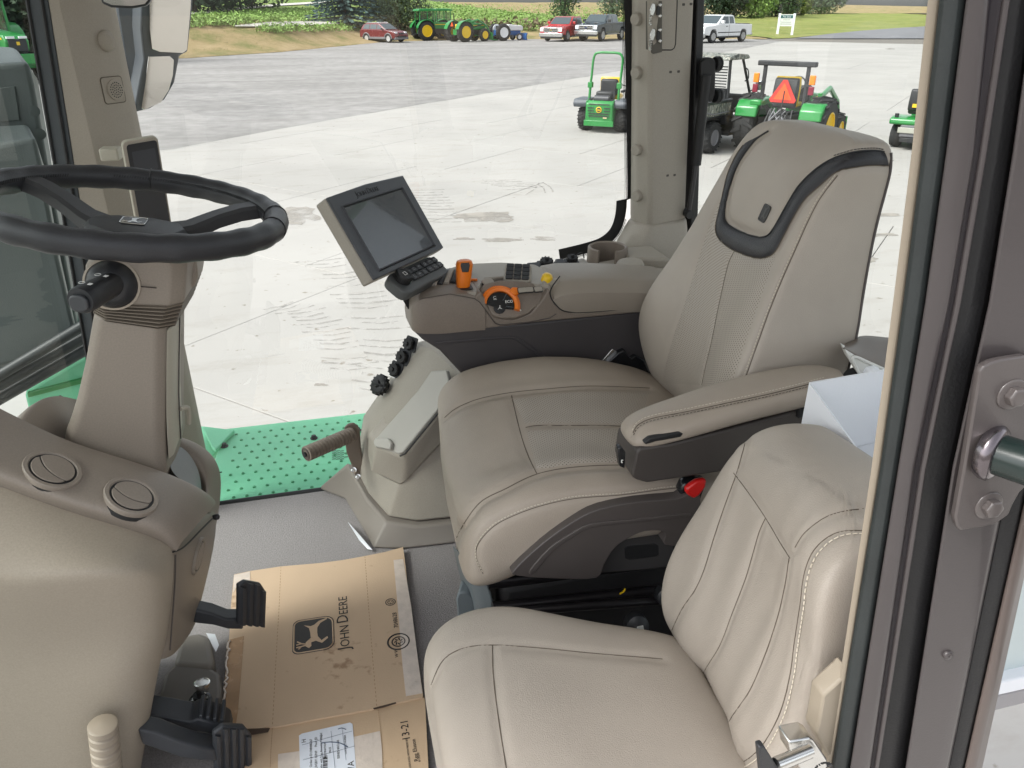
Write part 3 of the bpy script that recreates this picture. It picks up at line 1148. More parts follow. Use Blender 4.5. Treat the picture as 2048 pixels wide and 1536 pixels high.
# seat cushion: cross sections from the front edge to the back
def cush_loop(x, zb, zt, y0, y1, dip, nose=0.0):
    q = [(0.0, 0.0), (0.0, 0.45), (0.0, 0.86), (0.045, 0.99), (0.12, 1.02), (0.19, 0.99), (0.24, 0.93), (0.36, 0.9), (0.5, 0.89), (0.64, 0.9), (0.76, 0.93), (0.81, 0.99), (0.88, 1.02), (0.955, 0.99), (1.0, 0.86), (1.0, 0.45), (1.0, 0.0), (0.75, 0.0), (0.25, 0.0)]
    out = []
    for a, b in q:
        bb = b
        if 0.19 < a < 0.81 and b > 0.5:
            bb = 1.0 - (1.0 - b) * dip
        fx_ = max(0.0, 1 - (x - .16) / .30) * max(0.0, a - .45) / .55
        out.append((x + .034 * fx_, y0 + (y1 - y0) * a, zb + (zt - zb) * bb - (.012 * max(0, a - .6) if b > .5 else 0)))
    return out
cl = [(.166, .385, .425, 1.0, 1.42, .2), (.163, .355, .455, .965, 1.45, .3), (.172, .345, .480, .945, 1.465, .6), (.196, .345, .502, .937, 1.472, .9), (.24, .36, .522, .932, 1.475, 1.0),
      (.31, .38, .533, .930, 1.475, 1.1), (.40, .40, .535, .930, 1.473, 1.2), (.50, .40, .526, .932, 1.47, 1.2), (.59, .40, .505, .935, 1.465, 1.1), (.68, .39, .470, .94, 1.46, .8), (.72, .38, .44, .95, 1.45, .6)]
cu = part('cushion', loft(nb(), [cush_loop(*a) for a in cl]), LEATHER2, seat, sub=3, bake=True)
me = cu.data
for v in me.vertices:   # hand-made unevenness of padded leather
    w = noise.noise(v.co * 7.0) * 0.0035 + noise.noise(v.co * 19.0) * 0.0012
    v.co += v.normal * w
cv = skin(cu)
s_left = [(912, 1078), (925, 1052), (960, 1005), (1010, 978), (1074, 948), (1150, 934), (1250, 930), (1330, 935)]
s_right = [(889, 835), (915, 815), (960, 797), (1022, 785), (1090, 778), (1180, 772), (1300, 776)]
s_cross = [(1023, 791), (1032, 830), (1045, 880), (1060, 920), (1074, 948)]
s_mid = [(1051, 855), (1075, 851), (1130, 851), (1200, 851), (1260, 853)]
s_side = [(965, 1143), (952, 1115), (955, 1085), (985, 1050), (1025, 1028), (1080, 1008), (1150, 993), (1240, 986), (1316, 976), (1370, 970)]
lines = [lay_line(cv, l, 5) for l in (s_left, s_right, s_cross, s_mid, s_side)]
groove(cu, lines[:2], 0.022, 0.009)
groove(cu, lines[2:4], 0.012, 0.0045)
groove(cu, lines[4:], 0.010, 0.003)
cv = skin(cu)
overlay(seat, cv, [(1026, 800), (1180, 781), (1300, 782)], [(1050, 848), (1160, 845), (1280, 850)], PERF, 'perforated_panel', 0.0006, 14, 36)
overlay(seat, cv, [(1053, 862), (1160, 858), (1270, 860)], [(1074, 940), (1150, 928), (1250, 924)], PERF, 'perforated_panel', 0.0006, 14, 36)
for l, w in ((s_left, .0011), (s_right, .0011), (s_cross, .001), (s_mid, .0012)):
    seam(seat, cv, l, SEAMDARK, w, -0.0003)
stitches(seat, cv, s_side, THREAD)
seam(seat, cv, [(u + 1, v + 4) for u, v in s_side], SEAMDARK, 0.0009, -0.0003)

# dark plastic side cover, two steps with recessed pads
def slabby(name, pix, y, m, parent, th=0.03, bevel=0.004, smoothit=False):
    pts = [P(u, v, y=y) for u, v in pix]
    if smoothit:
        pts = smooth_line(pts, 3, True)
    bm = nb()
    prism(bm, pts, (0, th, 0))
    return part(name, bm, m, parent, bevel=bevel)
COVER = mat('cover_plastic', (0.075, 0.064, 0.060), 0.45, 0.05, 8, 0.25, 900, dist=0.001)
slabby('side_cover', [(1029, 1140), (1084, 1088), (1147, 1043), (1201, 1018), (1280, 1004), (1358, 997), (1400, 985), (1390, 1080), (1330, 1090), (1330, 1065), (1290, 1063), (1255, 1078), (1228, 1098), (1208, 1130), (1193, 1156), (1120, 1158), (1035, 1152)], 0.918, COVER, seat, 0.06, 0.005, True)
slabby('cover_ridge', [(1060, 1141), (1100, 1096), (1142, 1068), (1182, 1048), (1260, 1040), (1370, 1028), (1370, 1034), (1260, 1046), (1184, 1055), (1146, 1074), (1106, 1102), (1068, 1146)], 0.9155, COVER, seat, 0.01, 0.002, True)
slabby('recess_panel', [(1190, 1156), (1195, 1080), (1230, 1030), (1400, 1015), (1400, 1125), (1300, 1140), (1201, 1147)], 0.945, mat('recess_charcoal', (0.045, 0.042, 0.042), 0.5, 0.05, 8), seat, 0.04, 0.003)
for q in ([(1247, 1094), (1256, 1090), (1310, 1085), (1319, 1090), (1320, 1110), (1314, 1115), (1256, 1122), (1248, 1118)], [(1344, 1068), (1352, 1062), (1368, 1060), (1374, 1090), (1366, 1104), (1350, 1106), (1344, 1098)]):
    slabby('grip_pad', q, 0.9445, BLACK, seat, 0.01, 0.003)
# suspension below: slate front panel, rails and dark pan
bm = nb()
a, b, c, d = P(900, 1085, y=1.0), P(930, 1130, y=1.0), P(1000, 1230, y=1.0), P(955, 1240, y=1.0)
loft(bm, [[P(905, 1090, y=1.05), P(930, 1118, y=.99), P(972, 1150, y=.97), P(975, 1160, y=1.0), P(915, 1110, y=1.1)],
          [P(940, 1240, y=1.02), P(960, 1246, y=.985), P(994, 1232, y=.97), P(996, 1240, y=1.0), P(946, 1240, y=1.1)]])
part('suspension_front', bm, SLATE, seat, bevel=0.004)
bm = nb()
box(bm, (.47, 1.18, .20), (.50, .40, .26))
part('suspension_bellows', bm, mat('dark_pan', (0.014, 0.013, 0.014), 0.6), seat, bevel=0.02)
bm = nb()
for u0, v0, u1, v1, y, r_ in ((975, 1165, 1330, 1120, .98, .012), (985, 1215, 1330, 1180, .96, .010), (990, 1225, 1330, 1200, .93, .008)):
    tube(bm, [P(u0, v0, y=y), P(u1, v1, y=y)], r_, 8)
part('slide_rail', bm, mat('rail_black', (0.02, 0.018, 0.02), 0.3, metal=0.5), seat, smooth=True)
bm = nb()
prism(bm, [P(u, v, y=1.0) for u, v in [(911, 1200), (916, 1185), (936, 1184), (948, 1195), (952, 1235), (915, 1240)]], (0.02, 0.05, 0))
part('slide_lever', bm, SLATE, seat, bevel=0.004)
for (u, v) in ((1246, 1184),):
    bm = nb()
    p = P(u, v, y=.95)
    tube(bm, smooth_line([p + V((-.006, 0, -.003)), p, p + V((.005, .003, .003))], 3), 0.0016, 6)
    part('yellow_tie', bm, YELLOW, seat, smooth=True)

# adjusting knobs half hidden by the passenger seat
def knob(u, v, y, r_, label):
    p = P(u, v, y=y)
    k = thing('seat_adjuster_knob', label, 'knob', tuple(p), 'adjuster knobs below the driver seat')
    bm = nb()
    lathe(bm, [(r_ * .5, .03), (r_, .024), (r_ * 1.05, .004), (r_ * .9, 0)], p, (-.1, -.9, .35), 16)
    part('knob_body', bm, CHARCOAL, k, smooth=True)
    bm = nb()
    q = p + V((-.1, -.9, .35)).normalized() * .031
    prism(bm, [q + V((-.006, 0, -.004)), q + V((.008, 0, -.003)), q + V((.006, 0, .006)), q + V((-.004, 0, .006))], V((-.1, -.9, .35)) * .002)
    part('white_mark', bm, INK, k)
knob(1326, 1185, .93, .017, 'black adjuster knob with white mark under the driver seat, upper one')
knob(1268, 1243, .90, .019, 'black adjuster knob with white mark, lower one above the passenger cushion')

# seat belt buckle
bk_ = thing('seat_belt_buckle', 'black seat belt buckle with bright red release button', 'seat belt buckle', tuple(P(1385, 985, y=.92)))
slabby('buckle_body', [(1360, 985), (1368, 968), (1390, 960), (1415, 962), (1402, 1000), (1388, 1030), (1370, 1012)], .925, BLACKGLOSS, bk_, .02, .004)
slabby('release_button', [(1372, 979), (1395, 963), (1415, 960), (1412, 975), (1400, 992), (1388, 999), (1374, 990)], .915, RED, bk_, .012, .004)

# belt tongue and retractor on the far side of the cushion
bt = thing('seat_belt_tongue', 'black seat belt latch with metal tongue between cushion and console', 'seat belt', tuple(P(1225, 715, y=1.47)))
slabby('belt_guide', [(1180, 712), (1200, 685), (1218, 680), (1240, 690), (1228, 700), (1205, 730), (1188, 728)], 1.49, CHARCOAL, bt, .02, .004)
slabby('metal_tongue', [(1200, 727), (1225, 698), (1240, 706), (1215, 733)], 1.475, CHROME, bt, .003, .001)
slabby('latch_body', [(1205, 735), (1238, 705), (1250, 700), (1262, 718), (1272, 712), (1290, 722), (1302, 748), (1270, 752), (1215, 744)], 1.465, BLACKGLOSS, bt, .02, .003)

# ---------------------------------------------------------------- left armrest with storage box
xs = [.412, .418, .445, .50, .56, .62, .68, .73, .765, .775]
ztop = [.615, .628, .640, .651, .664, .675, .683, .685, .684, .675]
zbt = [.610, .603, .606, .616, .628, .637, .644, .649, .653, .658]
yn_ = [.925, .912, .903, .899, .897, .896, .896, .900, .910, .925]
yf_ = [.965, .978, .985, .988, .990, .990, .988, .985, .975, .96]
loops = []
for x, zt_, zb_, yn, yf in zip(xs, ztop, zbt, yn_, yf_):
    h = zt_ - zb_
    loops.append([(x, yn + .004, zb_), (x, yn - .002, zb_ + h * .3), (x, yn, zb_ + h * .72), (x, yn + .010, zt_ - .003), (x, yn + .026, zt_ + .002), (x, (yn + yf) / 2, zt_ + .003), (x, yf - .02, zt_ + .001), (x, yf - .004, zt_ - .004), (x, yf, zb_ + h * .6), (x, yf - .003, zb_), (x, (yn + yf) / 2, zb_ - .002)])
pad = arm = part('armrest', loft(nb(), loops), LEATHER2, seat, sub=3, bake=True)
pv = skin(pad)
sl_ = [(1266, 866), (1276, 850), (1304, 837), (1370, 824), (1450, 807), (1530, 790), (1600, 773), (1650, 760)]
g_ = lay_line(pv, sl_, 5)
groove(pad, [g_], .008, .0025)
pv = skin(pad)
seam(arm, pv, sl_, SEAMDARK, .0009, -.0002)
stitches(arm, pv, [(u + 2, v + 5) for u, v in sl_], SEAMDARK)
stitches(arm, pv, [(u - 1, v - 5) for u, v in sl_], THREAD, r=.0005)
# storage box under the pad
bx = [(.408, .50), (.402, .545), (.412, .556), (.44, .553), (.56, .553), (.78, .575), (.78, .652), (.70, .640), (.56, .614), (.45, .590), (.41, .588)]
bm = nb()
prism(bm, [(x, .905, z) for x, z in [(.421, .612), (.415, .606), (.411, .566), (.417, .557), (.438, .5475), (.56, .548), (.78, .562), (.78, .655), (.70, .645), (.56, .623), (.47, .612)]], (0, .075, 0))
part('storage_box', bm, mat('armrest_box_plastic', (0.058, 0.050, 0.046), 0.48, .05, 8, .25, 900, dist=.001), arm, bevel=.006, seg=3)
slabby('hinge_clip', [(1288, 886), (1300, 877), (1330, 871), (1358, 864), (1368, 867), (1362, 875), (1310, 884), (1292, 890)], .899, BLACK, arm, .01, .002)
slabby('hinge_clip', [(1598, 812), (1602, 806), (1612, 806), (1606, 835), (1596, 838)], .899, BLACK, arm, .012, .002)
slabby('rocker_switch', [(1236, 897), (1243, 893), (1252, 905), (1250, 938), (1240, 934), (1237, 915)], .897, BLACKGLOSS, arm, .012, .002)
p = P(1244, 922, y=.8955)
text('t', .011, INK, arm, basis(p, (1, .15, -.2), (0, 0, 1)), 'seat_symbol')

# ---------------------------------------------------------------- passenger seat
ps = thing('passenger_seat', 'small beige leather instructor seat in the foreground beside the door post', 'seat', (0.3, 0.62, 0))
secs = [((.43, .49, .36), (.44, .77, .36), .56, 1), ((.405, .475, .41), (.420, .785, .41), .585, 1), ((.402, .468, .46), (.418, .79, .455), .595, 1), ((.412, .466, .51), (.428, .79, .505), .60, 1), ((.422, .466, .56), (.446, .79, .555), .605, 1),
        ((.424, .467, .615), (.468, .785, .605), .61, .9), ((.418, .470, .66), (.486, .782, .655), .615, .7), ((.420, .478, .70), (.506, .775, .688), .615, .5), ((.440, .490, .728), (.525, .765, .708), .61, .2), ((.48, .51, .742), (.55, .74, .722), .59, 0)]
pb = back_body(secs, 'backrest', LEATHER, ps, [(0, 0), (.05, -.006), (.16, -.005), (.3, .004), (.42, .009), (.5, .010), (.58, .009), (.7, .004), (.84, -.004), (.95, -.006), (1, 0)], 3)
for v in pb.data.vertices:   # soft creases running down the padding
    w = noise.noise(V((v.co.x * 6, v.co.y * 26, v.co.z * 6))) * .0042 + noise.noise(v.co * 9) * .0025
    if v.co.x < .2:
        v.co += v.normal * w
bv = skin(pb)
f1 = [(1494, 872), (1485, 905), (1472, 950), (1450, 1010), (1428, 1075), (1408, 1140), (1390, 1180), (1363, 1220), (1340, 1270), (1337, 1290)]
f2 = [(1531, 1036), (1518, 1065), (1505, 1110), (1490, 1160), (1465, 1225), (1440, 1290), (1410, 1340), (1390, 1385)]
f3 = [(1578, 1117), (1570, 1170), (1555, 1235), (1530, 1310), (1500, 1380), (1460, 1440), (1440, 1490)]
fd = [(1467, 946), (1500, 990), (1531, 1036), (1560, 1085), (1580, 1117)]
ft_ = [(1735, 1017), (1690, 1022), (1650, 1035), (1610, 1065), (1590, 1095)]
fs_ = [(1745, 1062), (1690, 1062), (1655, 1075), (1625, 1105), (1608, 1150), (1600, 1210), (1588, 1290), (1580, 1350), (1562, 1420), (1532, 1480), (1500, 1515), (1460, 1536)]
ftop = [(1720, 905), (1640, 870), (1585, 868), (1530, 900), (1494, 940), (1478, 985)]
L_ = [l for l in (lay_line(bv, q, 5) for q in (f1, f2, f3, fd, ft_, fs_)) if len(l) > 2]
groove(pb, L_, .012, .0035)
bv = skin(pb)
for q in (f1, f2, f3, fd, ft_, fs_):
    seam(ps, bv, q, SEAMDARK, .0007, -.0001)
stitches(ps, bv, [(u + 9, v + 8) for u, v in fs_], THREAD, .0062, .0042, .0008)
# cushion
q = [(0.0, 0.0), (0.0, 0.5), (0.0, 0.85), (0.06, 0.99), (0.16, 1.02), (0.3, 1.0), (0.5, .99), (0.7, 1.0), (0.84, 1.02), (0.94, 0.99), (1.0, 0.85), (1.0, 0.5), (1.0, 0.0), (.5, 0.0)]
cl = [(.076, .345, .385, .46, .72), (.066, .325, .405, .42, .76), (.072, .315, .425, .40, .795), (.098, .31, .438, .39, .825), (.14, .31, .441, .385, .845), (.20, .31, .440, .385, .845), (.26, .31, .434, .385, .815), (.32, .31, .426, .385, .785), (.38, .31, .418, .385, .765), (.42, .31, .405, .39, .755), (.44, .32, .39, .40, .75)]
pc = part('cushion', loft(nb(), [[(x, y0 + (y1 - y0) * a, zb_ + (zt_ - zb_) * b) for a, b in q] for x, zb_, zt_, y0, y1 in cl]), LEATHER, ps, sub=3, bake=True)
for v in pc.data.vertices:
    v.co += v.normal * (noise.noise(v.co * 8) * .003)
cv = skin(pc)
g1 = [(862, 1370), (885, 1322), (925, 1297), (985, 1290), (1080, 1296), (1180, 1306), (1290, 1315), (1325, 1318)]
g2 = [(985, 1290), (986, 1340), (992, 1400), (1002, 1470), (1014, 1545)]
g3 = [(1330, 1330), (1360, 1400), (1395, 1480), (1410, 1536)]
L_ = [lay_line(cv, l, 5) for l in (g1, g2)]
groove(pc, L_, .012, .004)
cv = skin(pc)
seam(ps, cv, g1, SEAMDARK, .0008, -.0002)
seam(ps, cv, g2, SEAMDARK, .0008, -.0002)
bm = nb()
box(bm, (.26, .61, .16), (.36, .36, .30))
part('seat_base', bm, BLACK, ps, bevel=.01)
# gathered elastic strap in the gap between the two
bm = nb()
gp = [P(1338, 1300, z=.365), P(1366, 1375, z=.365), P(1398, 1450, z=.365), P(1424, 1536, z=.365), P(1444, 1600, z=.365)]
ev_ = even(gp, 60)
tube(bm, ev_, [.012 + .003 * math.sin(i * 1.9) for i in range(61)], 8)
part('elastic_gather', bm, BLACK, ps, smooth=True)
# ================================================================ armrest console right of the driver
con = thing('armrest_console', 'taupe control console with orange lever and throttle dial right of the driver seat', 'control console', (0.42, 1.56, 0.62))
YC = 1.475
# dark lower flank
bm = nb()
dk = [(828, 664), (1060, 645), (1290, 622), (1330, 640), (1330, 800), (1180, 790), (960, 790), (930, 756), (880, 702), (845, 680)]
prism(bm, [P(u, v, y=YC + .004) for u, v in dk], (0, .13, 0))
part('lower_flank', bm, mat('console_dark', (0.050, 0.045, 0.047), 0.5, .05, 8, .25, 900, dist=.001), con, bevel=.006, seg=3)
bm = nb()
prism(bm, [P(u, v, y=YC + .002) for u, v in [(868, 684), (1020, 672), (1040, 676), (1060, 690), (1100, 720), (1096, 724), (1050, 694), (1034, 682), (1018, 677), (872, 690)]], (0, .01, 0))
part('flank_crease', bm, mat('console_dark_crease', (0.043, 0.039, 0.042), 0.5), con, bevel=.0015)
# upper shell: side wall with nose, top deck
def yz(u, v, y):
    p = P(u, v, y=y)
    return p
shell = []
#            bottom (u,v)   top edge (u,v)   deck z rise, far y
for bu, bv_, tu, tv, yy in ((818, 655, 822, 632, 1.50), (824, 664, 829, 612, 1.482), (842, 668, 846, 598, YC), (880, 668, 882, 590, YC), (925, 664, 924, 588, YC), (972, 660, 968, 596, YC)):
    a = P(bu, bv_, y=yy)
    b = P(tu, tv, y=yy + .004)
    b.x = a.x = (a.x + b.x) / 2
    w = .14 if yy == YC else (.12 if yy < 1.49 else .085)
    shell.append([a, V((a.x, yy - .003, a.z + (b.z - a.z) * .3)), V((a.x, yy, a.z + (b.z - a.z) * .85)), b, V((b.x, yy + .02, b.z + .003)), V((b.x, yy + w * .6, b.z + .002)), V((b.x, yy + w, b.z - .002)), V((b.x, yy + w + .012, a.z + .01)), V((a.x, yy + w, a.z - .01)), V((a.x, yy + w * .4, a.z - .004))])
cols_ = [smooth_line([q[i] for q in shell], 4) for i in range(len(shell[0]))]
bm = nb()
loft(bm, [list(r_) for r_ in zip(*cols_)])
part('console_nose', bm, TAUPE, con, bevel=.004, seg=3)
# mid section behind the lever: scooped side with the dial, up to the lid
bm = nb()
sd = [(951, 660), (951, 592), (962, 584), (970, 604), (983, 628), (1000, 637), (1035, 638), (1062, 626), (1084, 600), (1097, 578), (1112, 600), (1140, 618), (1290, 618), (1290, 624), (1060, 646)]
prism(bm, [P(u, v, y=YC + .001) for u, v in sd], (0, .12, 0))
part('console_side', bm, TAUPE, con, bevel=.005, seg=3)
bm = nb()
# scooped face round the dial, leaning back
def pl(u, v):  # plane of the dial face: leans away from the seat, rising to the right hand side
    d = sight(u, v)
    n = V((0, -.80, .60))
    o = P(1003, 612, y=YC + .006)
    t = (o - EYE).dot(n) / d.dot(n)
    return EYE + d * t
NN = V((0, -.80, .60))
bm = nb()
prism(bm, [pl(u, v) for u, v in [(957, 585), (968, 568), (1000, 560), (1050, 562), (1096, 575), (1080, 606), (1058, 626), (1030, 636), (1000, 635), (985, 630)]], -NN * .03)
part('dial_face', bm, TAUPE, con, bevel=.003)
def dpt(a, r_, lift=0.0):
    c = pl(1000, 612)
    x = V((1, 0, 0))
    y = NN.cross(x)
    if y.z < 0:
        y = -y
    return c + x * (r_ * math.cos(a)) + y * (r_ * math.sin(a)) + NN * lift
def arc_ring(bm, r0, r1, a0, a1, h0, h1, n=20):
    A = [R(a0 + (a1 - a0) * k / n) for k in range(n + 1)]
    loops = [[dpt(a, r0, h0), dpt(a, r0, h1), dpt(a, (r0 + r1) / 2, h1 + .002), dpt(a, r1, h1 - .002), dpt(a, r1, h0)] for a in A]
    loft(bm, loops)
bm = nb()
arc_ring(bm, .030, .042, -22, 170, .0, .010)
dial = part('throttle_dial', bm, ORANGE, con, smooth=True, label='orange ribbed throttle dial')
bm = nb()
for k in range(13):
    a = R(98 + k * 5.6)
    q = [dpt(a, .0315, .0112), dpt(a, .0425, .0085)]
    tube(bm, q, .0011, 5)
part('dial_ribs', bm, ORANGE, dial, smooth=True, kind='stuff')
bm = nb()
prism(bm, [dpt(R(a), r_, .006) for a, r_ in ((52, .034), (50, .045), (40, .052), (26, .050), (24, .043), (30, .034))], NN * .009)
part('dial_thumb', bm, ORANGE, dial, bevel=.002)
bm = nb()
prism(bm, [dpt(R(-22 + k * 10), .0295, .0) for k in range(20)] + [dpt(R(190), .012, 0), dpt(R(-40), .012, 0)], NN * .0045)
part('dial_inset', bm, BLACKGLOSS, con, bevel=.0008)
bm = nb()
tube(bm, [dpt(R(55), .012, .005), dpt(R(55), .029, .005)], .0006, 4)
tube(bm, [dpt(R(-15), .012, .005), dpt(R(-15), .029, .005)], .0006, 4)
part('inset_lines', bm, SLATE, con)
bm = nb()
lathe(bm, [(.0125, .0), (.0125, .0062), (.0108, .0072), (.003, .0068)], dpt(0, 0, 0) + V((-.002, 0, -.0055)), NN, 24)
part('dial_button', bm, BLACK, con, smooth=True)
yb = NN.cross(V((1, 0, 0)))
yb = yb if yb.z > 0 else -yb
text('ECO', .0085, INK, con, basis(dpt(R(18), .0205, .0052), (1, 0, 0), yb), 'eco_marking')
def small_icon(o, x, y, s, kind):
    bm = nb()
    if kind == 'engine':
        tube(bm, on_plane(o, x, y, [(s * .5 * math.cos(t), s * .45 * math.sin(t)) for t in (R(30 + 300 * k / 10) for k in range(11))]), s * .08, 4)
        tube(bm, on_plane(o, x, y, [(-s * .6, -s * .7), (s * .6, -s * .7)]), s * .08, 4)
    else:
        tube(bm, on_plane(o, x, y, [(-s * .6, -s * .5), (-s * .1, -s * .1), (s * .6, -s * .4)]), s * .09, 4)
        tube(bm, on_plane(o, x, y, [(0, -s * .1), (.1 * s, s * .6)]), s * .16, 4)
    return bm
part('engine_symbol', small_icon(dpt(R(118), .020, .0052), V((1, 0, 0)), yb, .006, 'engine'), INK, con)
part('field_symbol', small_icon(dpt(0, 0, .0075) + V((-.002, 0, -.0055)), V((1, 0, 0)), yb, .0075, 'x'), INK, con)
part('turtle_mark', tube(nb(), [pl(1039, 619) + NN * .001, pl(1042, 622) + NN * .001], .0018, 5), INK, con)
# deck with buttons above the dial
bm = nb()
DZ = .668
dkp = [P(u, v, z=DZ) for u, v in [(952, 586), (972, 556), (1010, 553), (1048, 566), (1100, 572), (1108, 548), (1070, 528), (1000, 524), (930, 527), (886, 540), (856, 568), (848, 586), (853, 590), (900, 584), (930, 585)]]
prism(bm, dkp, (0, 0, -.05))
part('console_deck', bm, GREYBEIGE, con, bevel=.004)
bm = nb()
p = P(976, 566, z=DZ + .002)
lathe(bm, [(.0125, -.002), (.0125, .004), (.011, .0055), (.003, .005)], p, (0, -.3, .95), 20)
part('round_button', bm, GREYBEIGE, con, smooth=True)
bm = nb()
lathe(bm, [(.0138, -.002), (.0138, .002)], p, (0, -.3, .95), 20)
part('button_ring', bm, CHARCOAL, con, smooth=True)
for k, (u, v) in enumerate(((1044, 582), (1058, 581), (1076, 580))):
    a = P(u, v, z=.664)
    bm = nb()
    prism(bm, on_plane(a, V((1, 0, 0)), V((0, .8, .6)), rrect(.017, .011, .002, 2)), V((0, -.6, .8)) * .005)
    part('console_button', bm, GREYBEIGE, con, bevel=.001)
    bm = nb()
    prism(bm, on_plane(a, V((1, 0, 0)), V((0, .8, .6)), rrect(.019, .0135, .002, 2)), V((0, -.6, .8)) * .003)
    part('button_gap', bm, CHARCOAL, con)
# cluster of dark keys further back
oc = P(1036, 553, z=DZ + .004)
xk, yk = V((.93, -.36, 0)).normalized(), V((.25, .75, .35)).normalized()
bm = nb()
prism(bm, on_plane(oc, xk, yk, rrect(.060, .060, .012)), xk.cross(yk) * .012)
kc = part('key_cluster', bm, GREYBEIGE, con, bevel=.003)
for i in range(3):
    for j in range(4):
        bm = nb()
        prism(bm, on_plane(oc + xk * (-.0175 + .0175 * i) + yk * (-.018 + .0125 * j) + xk.cross(yk) * .0115, xk, yk, rrect(.0155, .0105, .002, 2)), xk.cross(yk) * .004)
        part('key', bm, CHARCOAL, kc, bevel=.0008)
# hydraulic paddles, a row of ridged levers near the screen
pd = P(885, 560, z=DZ + .006)
for k in range(5):
    a, b = P(866 + k * 13, 573 - k * 2, z=DZ + .003), P(888 + k * 12, 545 - k * 3, z=DZ + .010)
    bm = nb()
    tube(bm, smooth_line([a, a.lerp(b, .5) + V((0, 0, .010)), b], 4), .0068, 8)
    part('paddle', bm, CHARCOAL if k % 2 else GREYBEIGE, con, smooth=True)
for u, v, w in ((878, 572, .03), (903, 572, .024)):
    a = P(u, v, z=DZ + .0015)
    bm = nb()
    prism(bm, on_plane(a, V((1, 0, 0)), V((0, 1, 0)), rrect(w, .016, .003, 2)), (0, 0, .0015))
    part('paddle_slot', bm, BLACK, con)
a = P(928, 575, z=DZ + .0015)
bm = nb()
prism(bm, on_plane(a, V((1, 0, 0)), V((0, 1, 0)), rrect(.034, .034, .004, 2)), (0, 0, .0015))
part('lever_slot', bm, BLACK, con)
# orange lever
lv0, lv1 = P(926, 577, y=1.52), P(929, 520, y=1.525)
axl = (lv1 - lv0).normalized()
L = (lv1 - lv0).length
bm = nb()
xx = V((1, 0, 0))
yy = axl.cross(xx).normalized()
loops = []
for t, w, d in ((-.05, .012, .012), (.05, .0135, .013), (.3, .0155, .015), (.6, .0165, .017), (.85, .0175, .018), (.96, .0155, .016), (1.0, .010, .011)):
    loops.append(on_plane(lv0 + axl * L * t, xx, yy, [(w * math.copysign(abs(math.cos(q)) ** .7, math.cos(q)), d * math.copysign(abs(math.sin(q)) ** .7, math.sin(q))) for q in (2 * math.pi * k / 16 for k in range(16))]))
lev = part('orange_lever', loft(bm, loops), ORANGE, con, smooth=True, ang=R(70))
lbv = skin(lev)
q = [lay(lbv, k, .0004) for k in ((921, 531), (922, 526), (938, 525), (939, 531), (936, 544), (924, 544))]
q = [k[0] for k in q if k]
bm = nb()
prism(bm, q, V((0, -.004, .001)))
part('lever_switch', bm, BLACKGLOSS, lev, bevel=.001)
a = P(946, 561, z=DZ + .003)
part('orange_arc', tube(nb(), [a + V((-.012, 0, 0)), a + V((0, .006, 0)), a + V((.010, .002, 0))], .003, 6), ORANGE, con, smooth=True)
# padded lid
bm = nb()
lo, hi = .640, .702
lid = [(1098, 602), (1100, 580), (1108, 562), (1122, 543), (1142, 532), (1300, 540)]
a = [P(1102, 606, y=YC), P(1112, 578, y=YC), P(1132, 556, y=YC)]
loops = []
for x, zl, zh, yn, yf in ((.448, .636, .646, YC + .012, 1.60), (.455, .626, .660, YC + .001, 1.625), (.475, .614, .671, YC - .003, 1.64), (.51, .602, .673, YC - .004, 1.645), (.58, .600, .669, YC - .004, 1.645), (.66, .593, .661, YC - .003, 1.64), (.74, .586, .652, YC - .001, 1.635), (.76, .586, .645, YC + .008, 1.63)):
    loops.append([(x, yn + .004, zl), (x, yn, zl + .01), (x, yn, zh - .022), (x, yn + .020, zh - .002), (x, yn + .03, zh + .002), (x, yf - .03, zh + .000), (x, yf - .006, zh - .006), (x, yf, zh - .02), (x, yf - .004, zl), (x, (yn + yf) / 2, zl - .004)])
part('console_lid', loft(nb(), loops), mat('lid_plastic', (0.27, 0.235, 0.195), .46, .04, 6, .4, 800, dist=.001), con, bevel=.007, seg=4)
part('lid_gap', tube(nb(), smooth_line([P(u, v, y=YC - .0012) for u, v in [(1120, 552), (1103, 576), (1101, 592), (1112, 610), (1135, 624), (1200, 623), (1295, 612)]], 6), .0013, 5), BLACK, con, smooth=True)
part('console_seam', tube(nb(), [P(u, v, y=YC - .0008) for u, v in [(838, 600), (846, 597), (900, 588), (949, 597), (960, 605), (990, 646), (1000, 650), (1060, 644), (1100, 636), (1112, 628)]], .0009, 5), DARKBROWN, con, smooth=True)
# yellow-topped knob on the deck
ky = P(1092, 562, z=.672)
bm = nb()
lathe(bm, [(.012, 0), (.012, .012), (.009, .016), (.003, .017)], ky, (.2, -.3, .9), 14)
part('yellow_knob', bm, YELLOW, con, smooth=True)
bm = nb()
box(bm, ky + V((.008, -.006, -.004)), (.036, .012, .018))
part('knob_guard', bm, GREYBEIGE, con, bevel=.003)

# ================================================================ touch screen on its arm
mo = thing('touchscreen_monitor', 'tilted grey touchscreen monitor with black bezel, keypad and branded top edge', 'monitor', tuple(P(760, 460, y=1.56)))
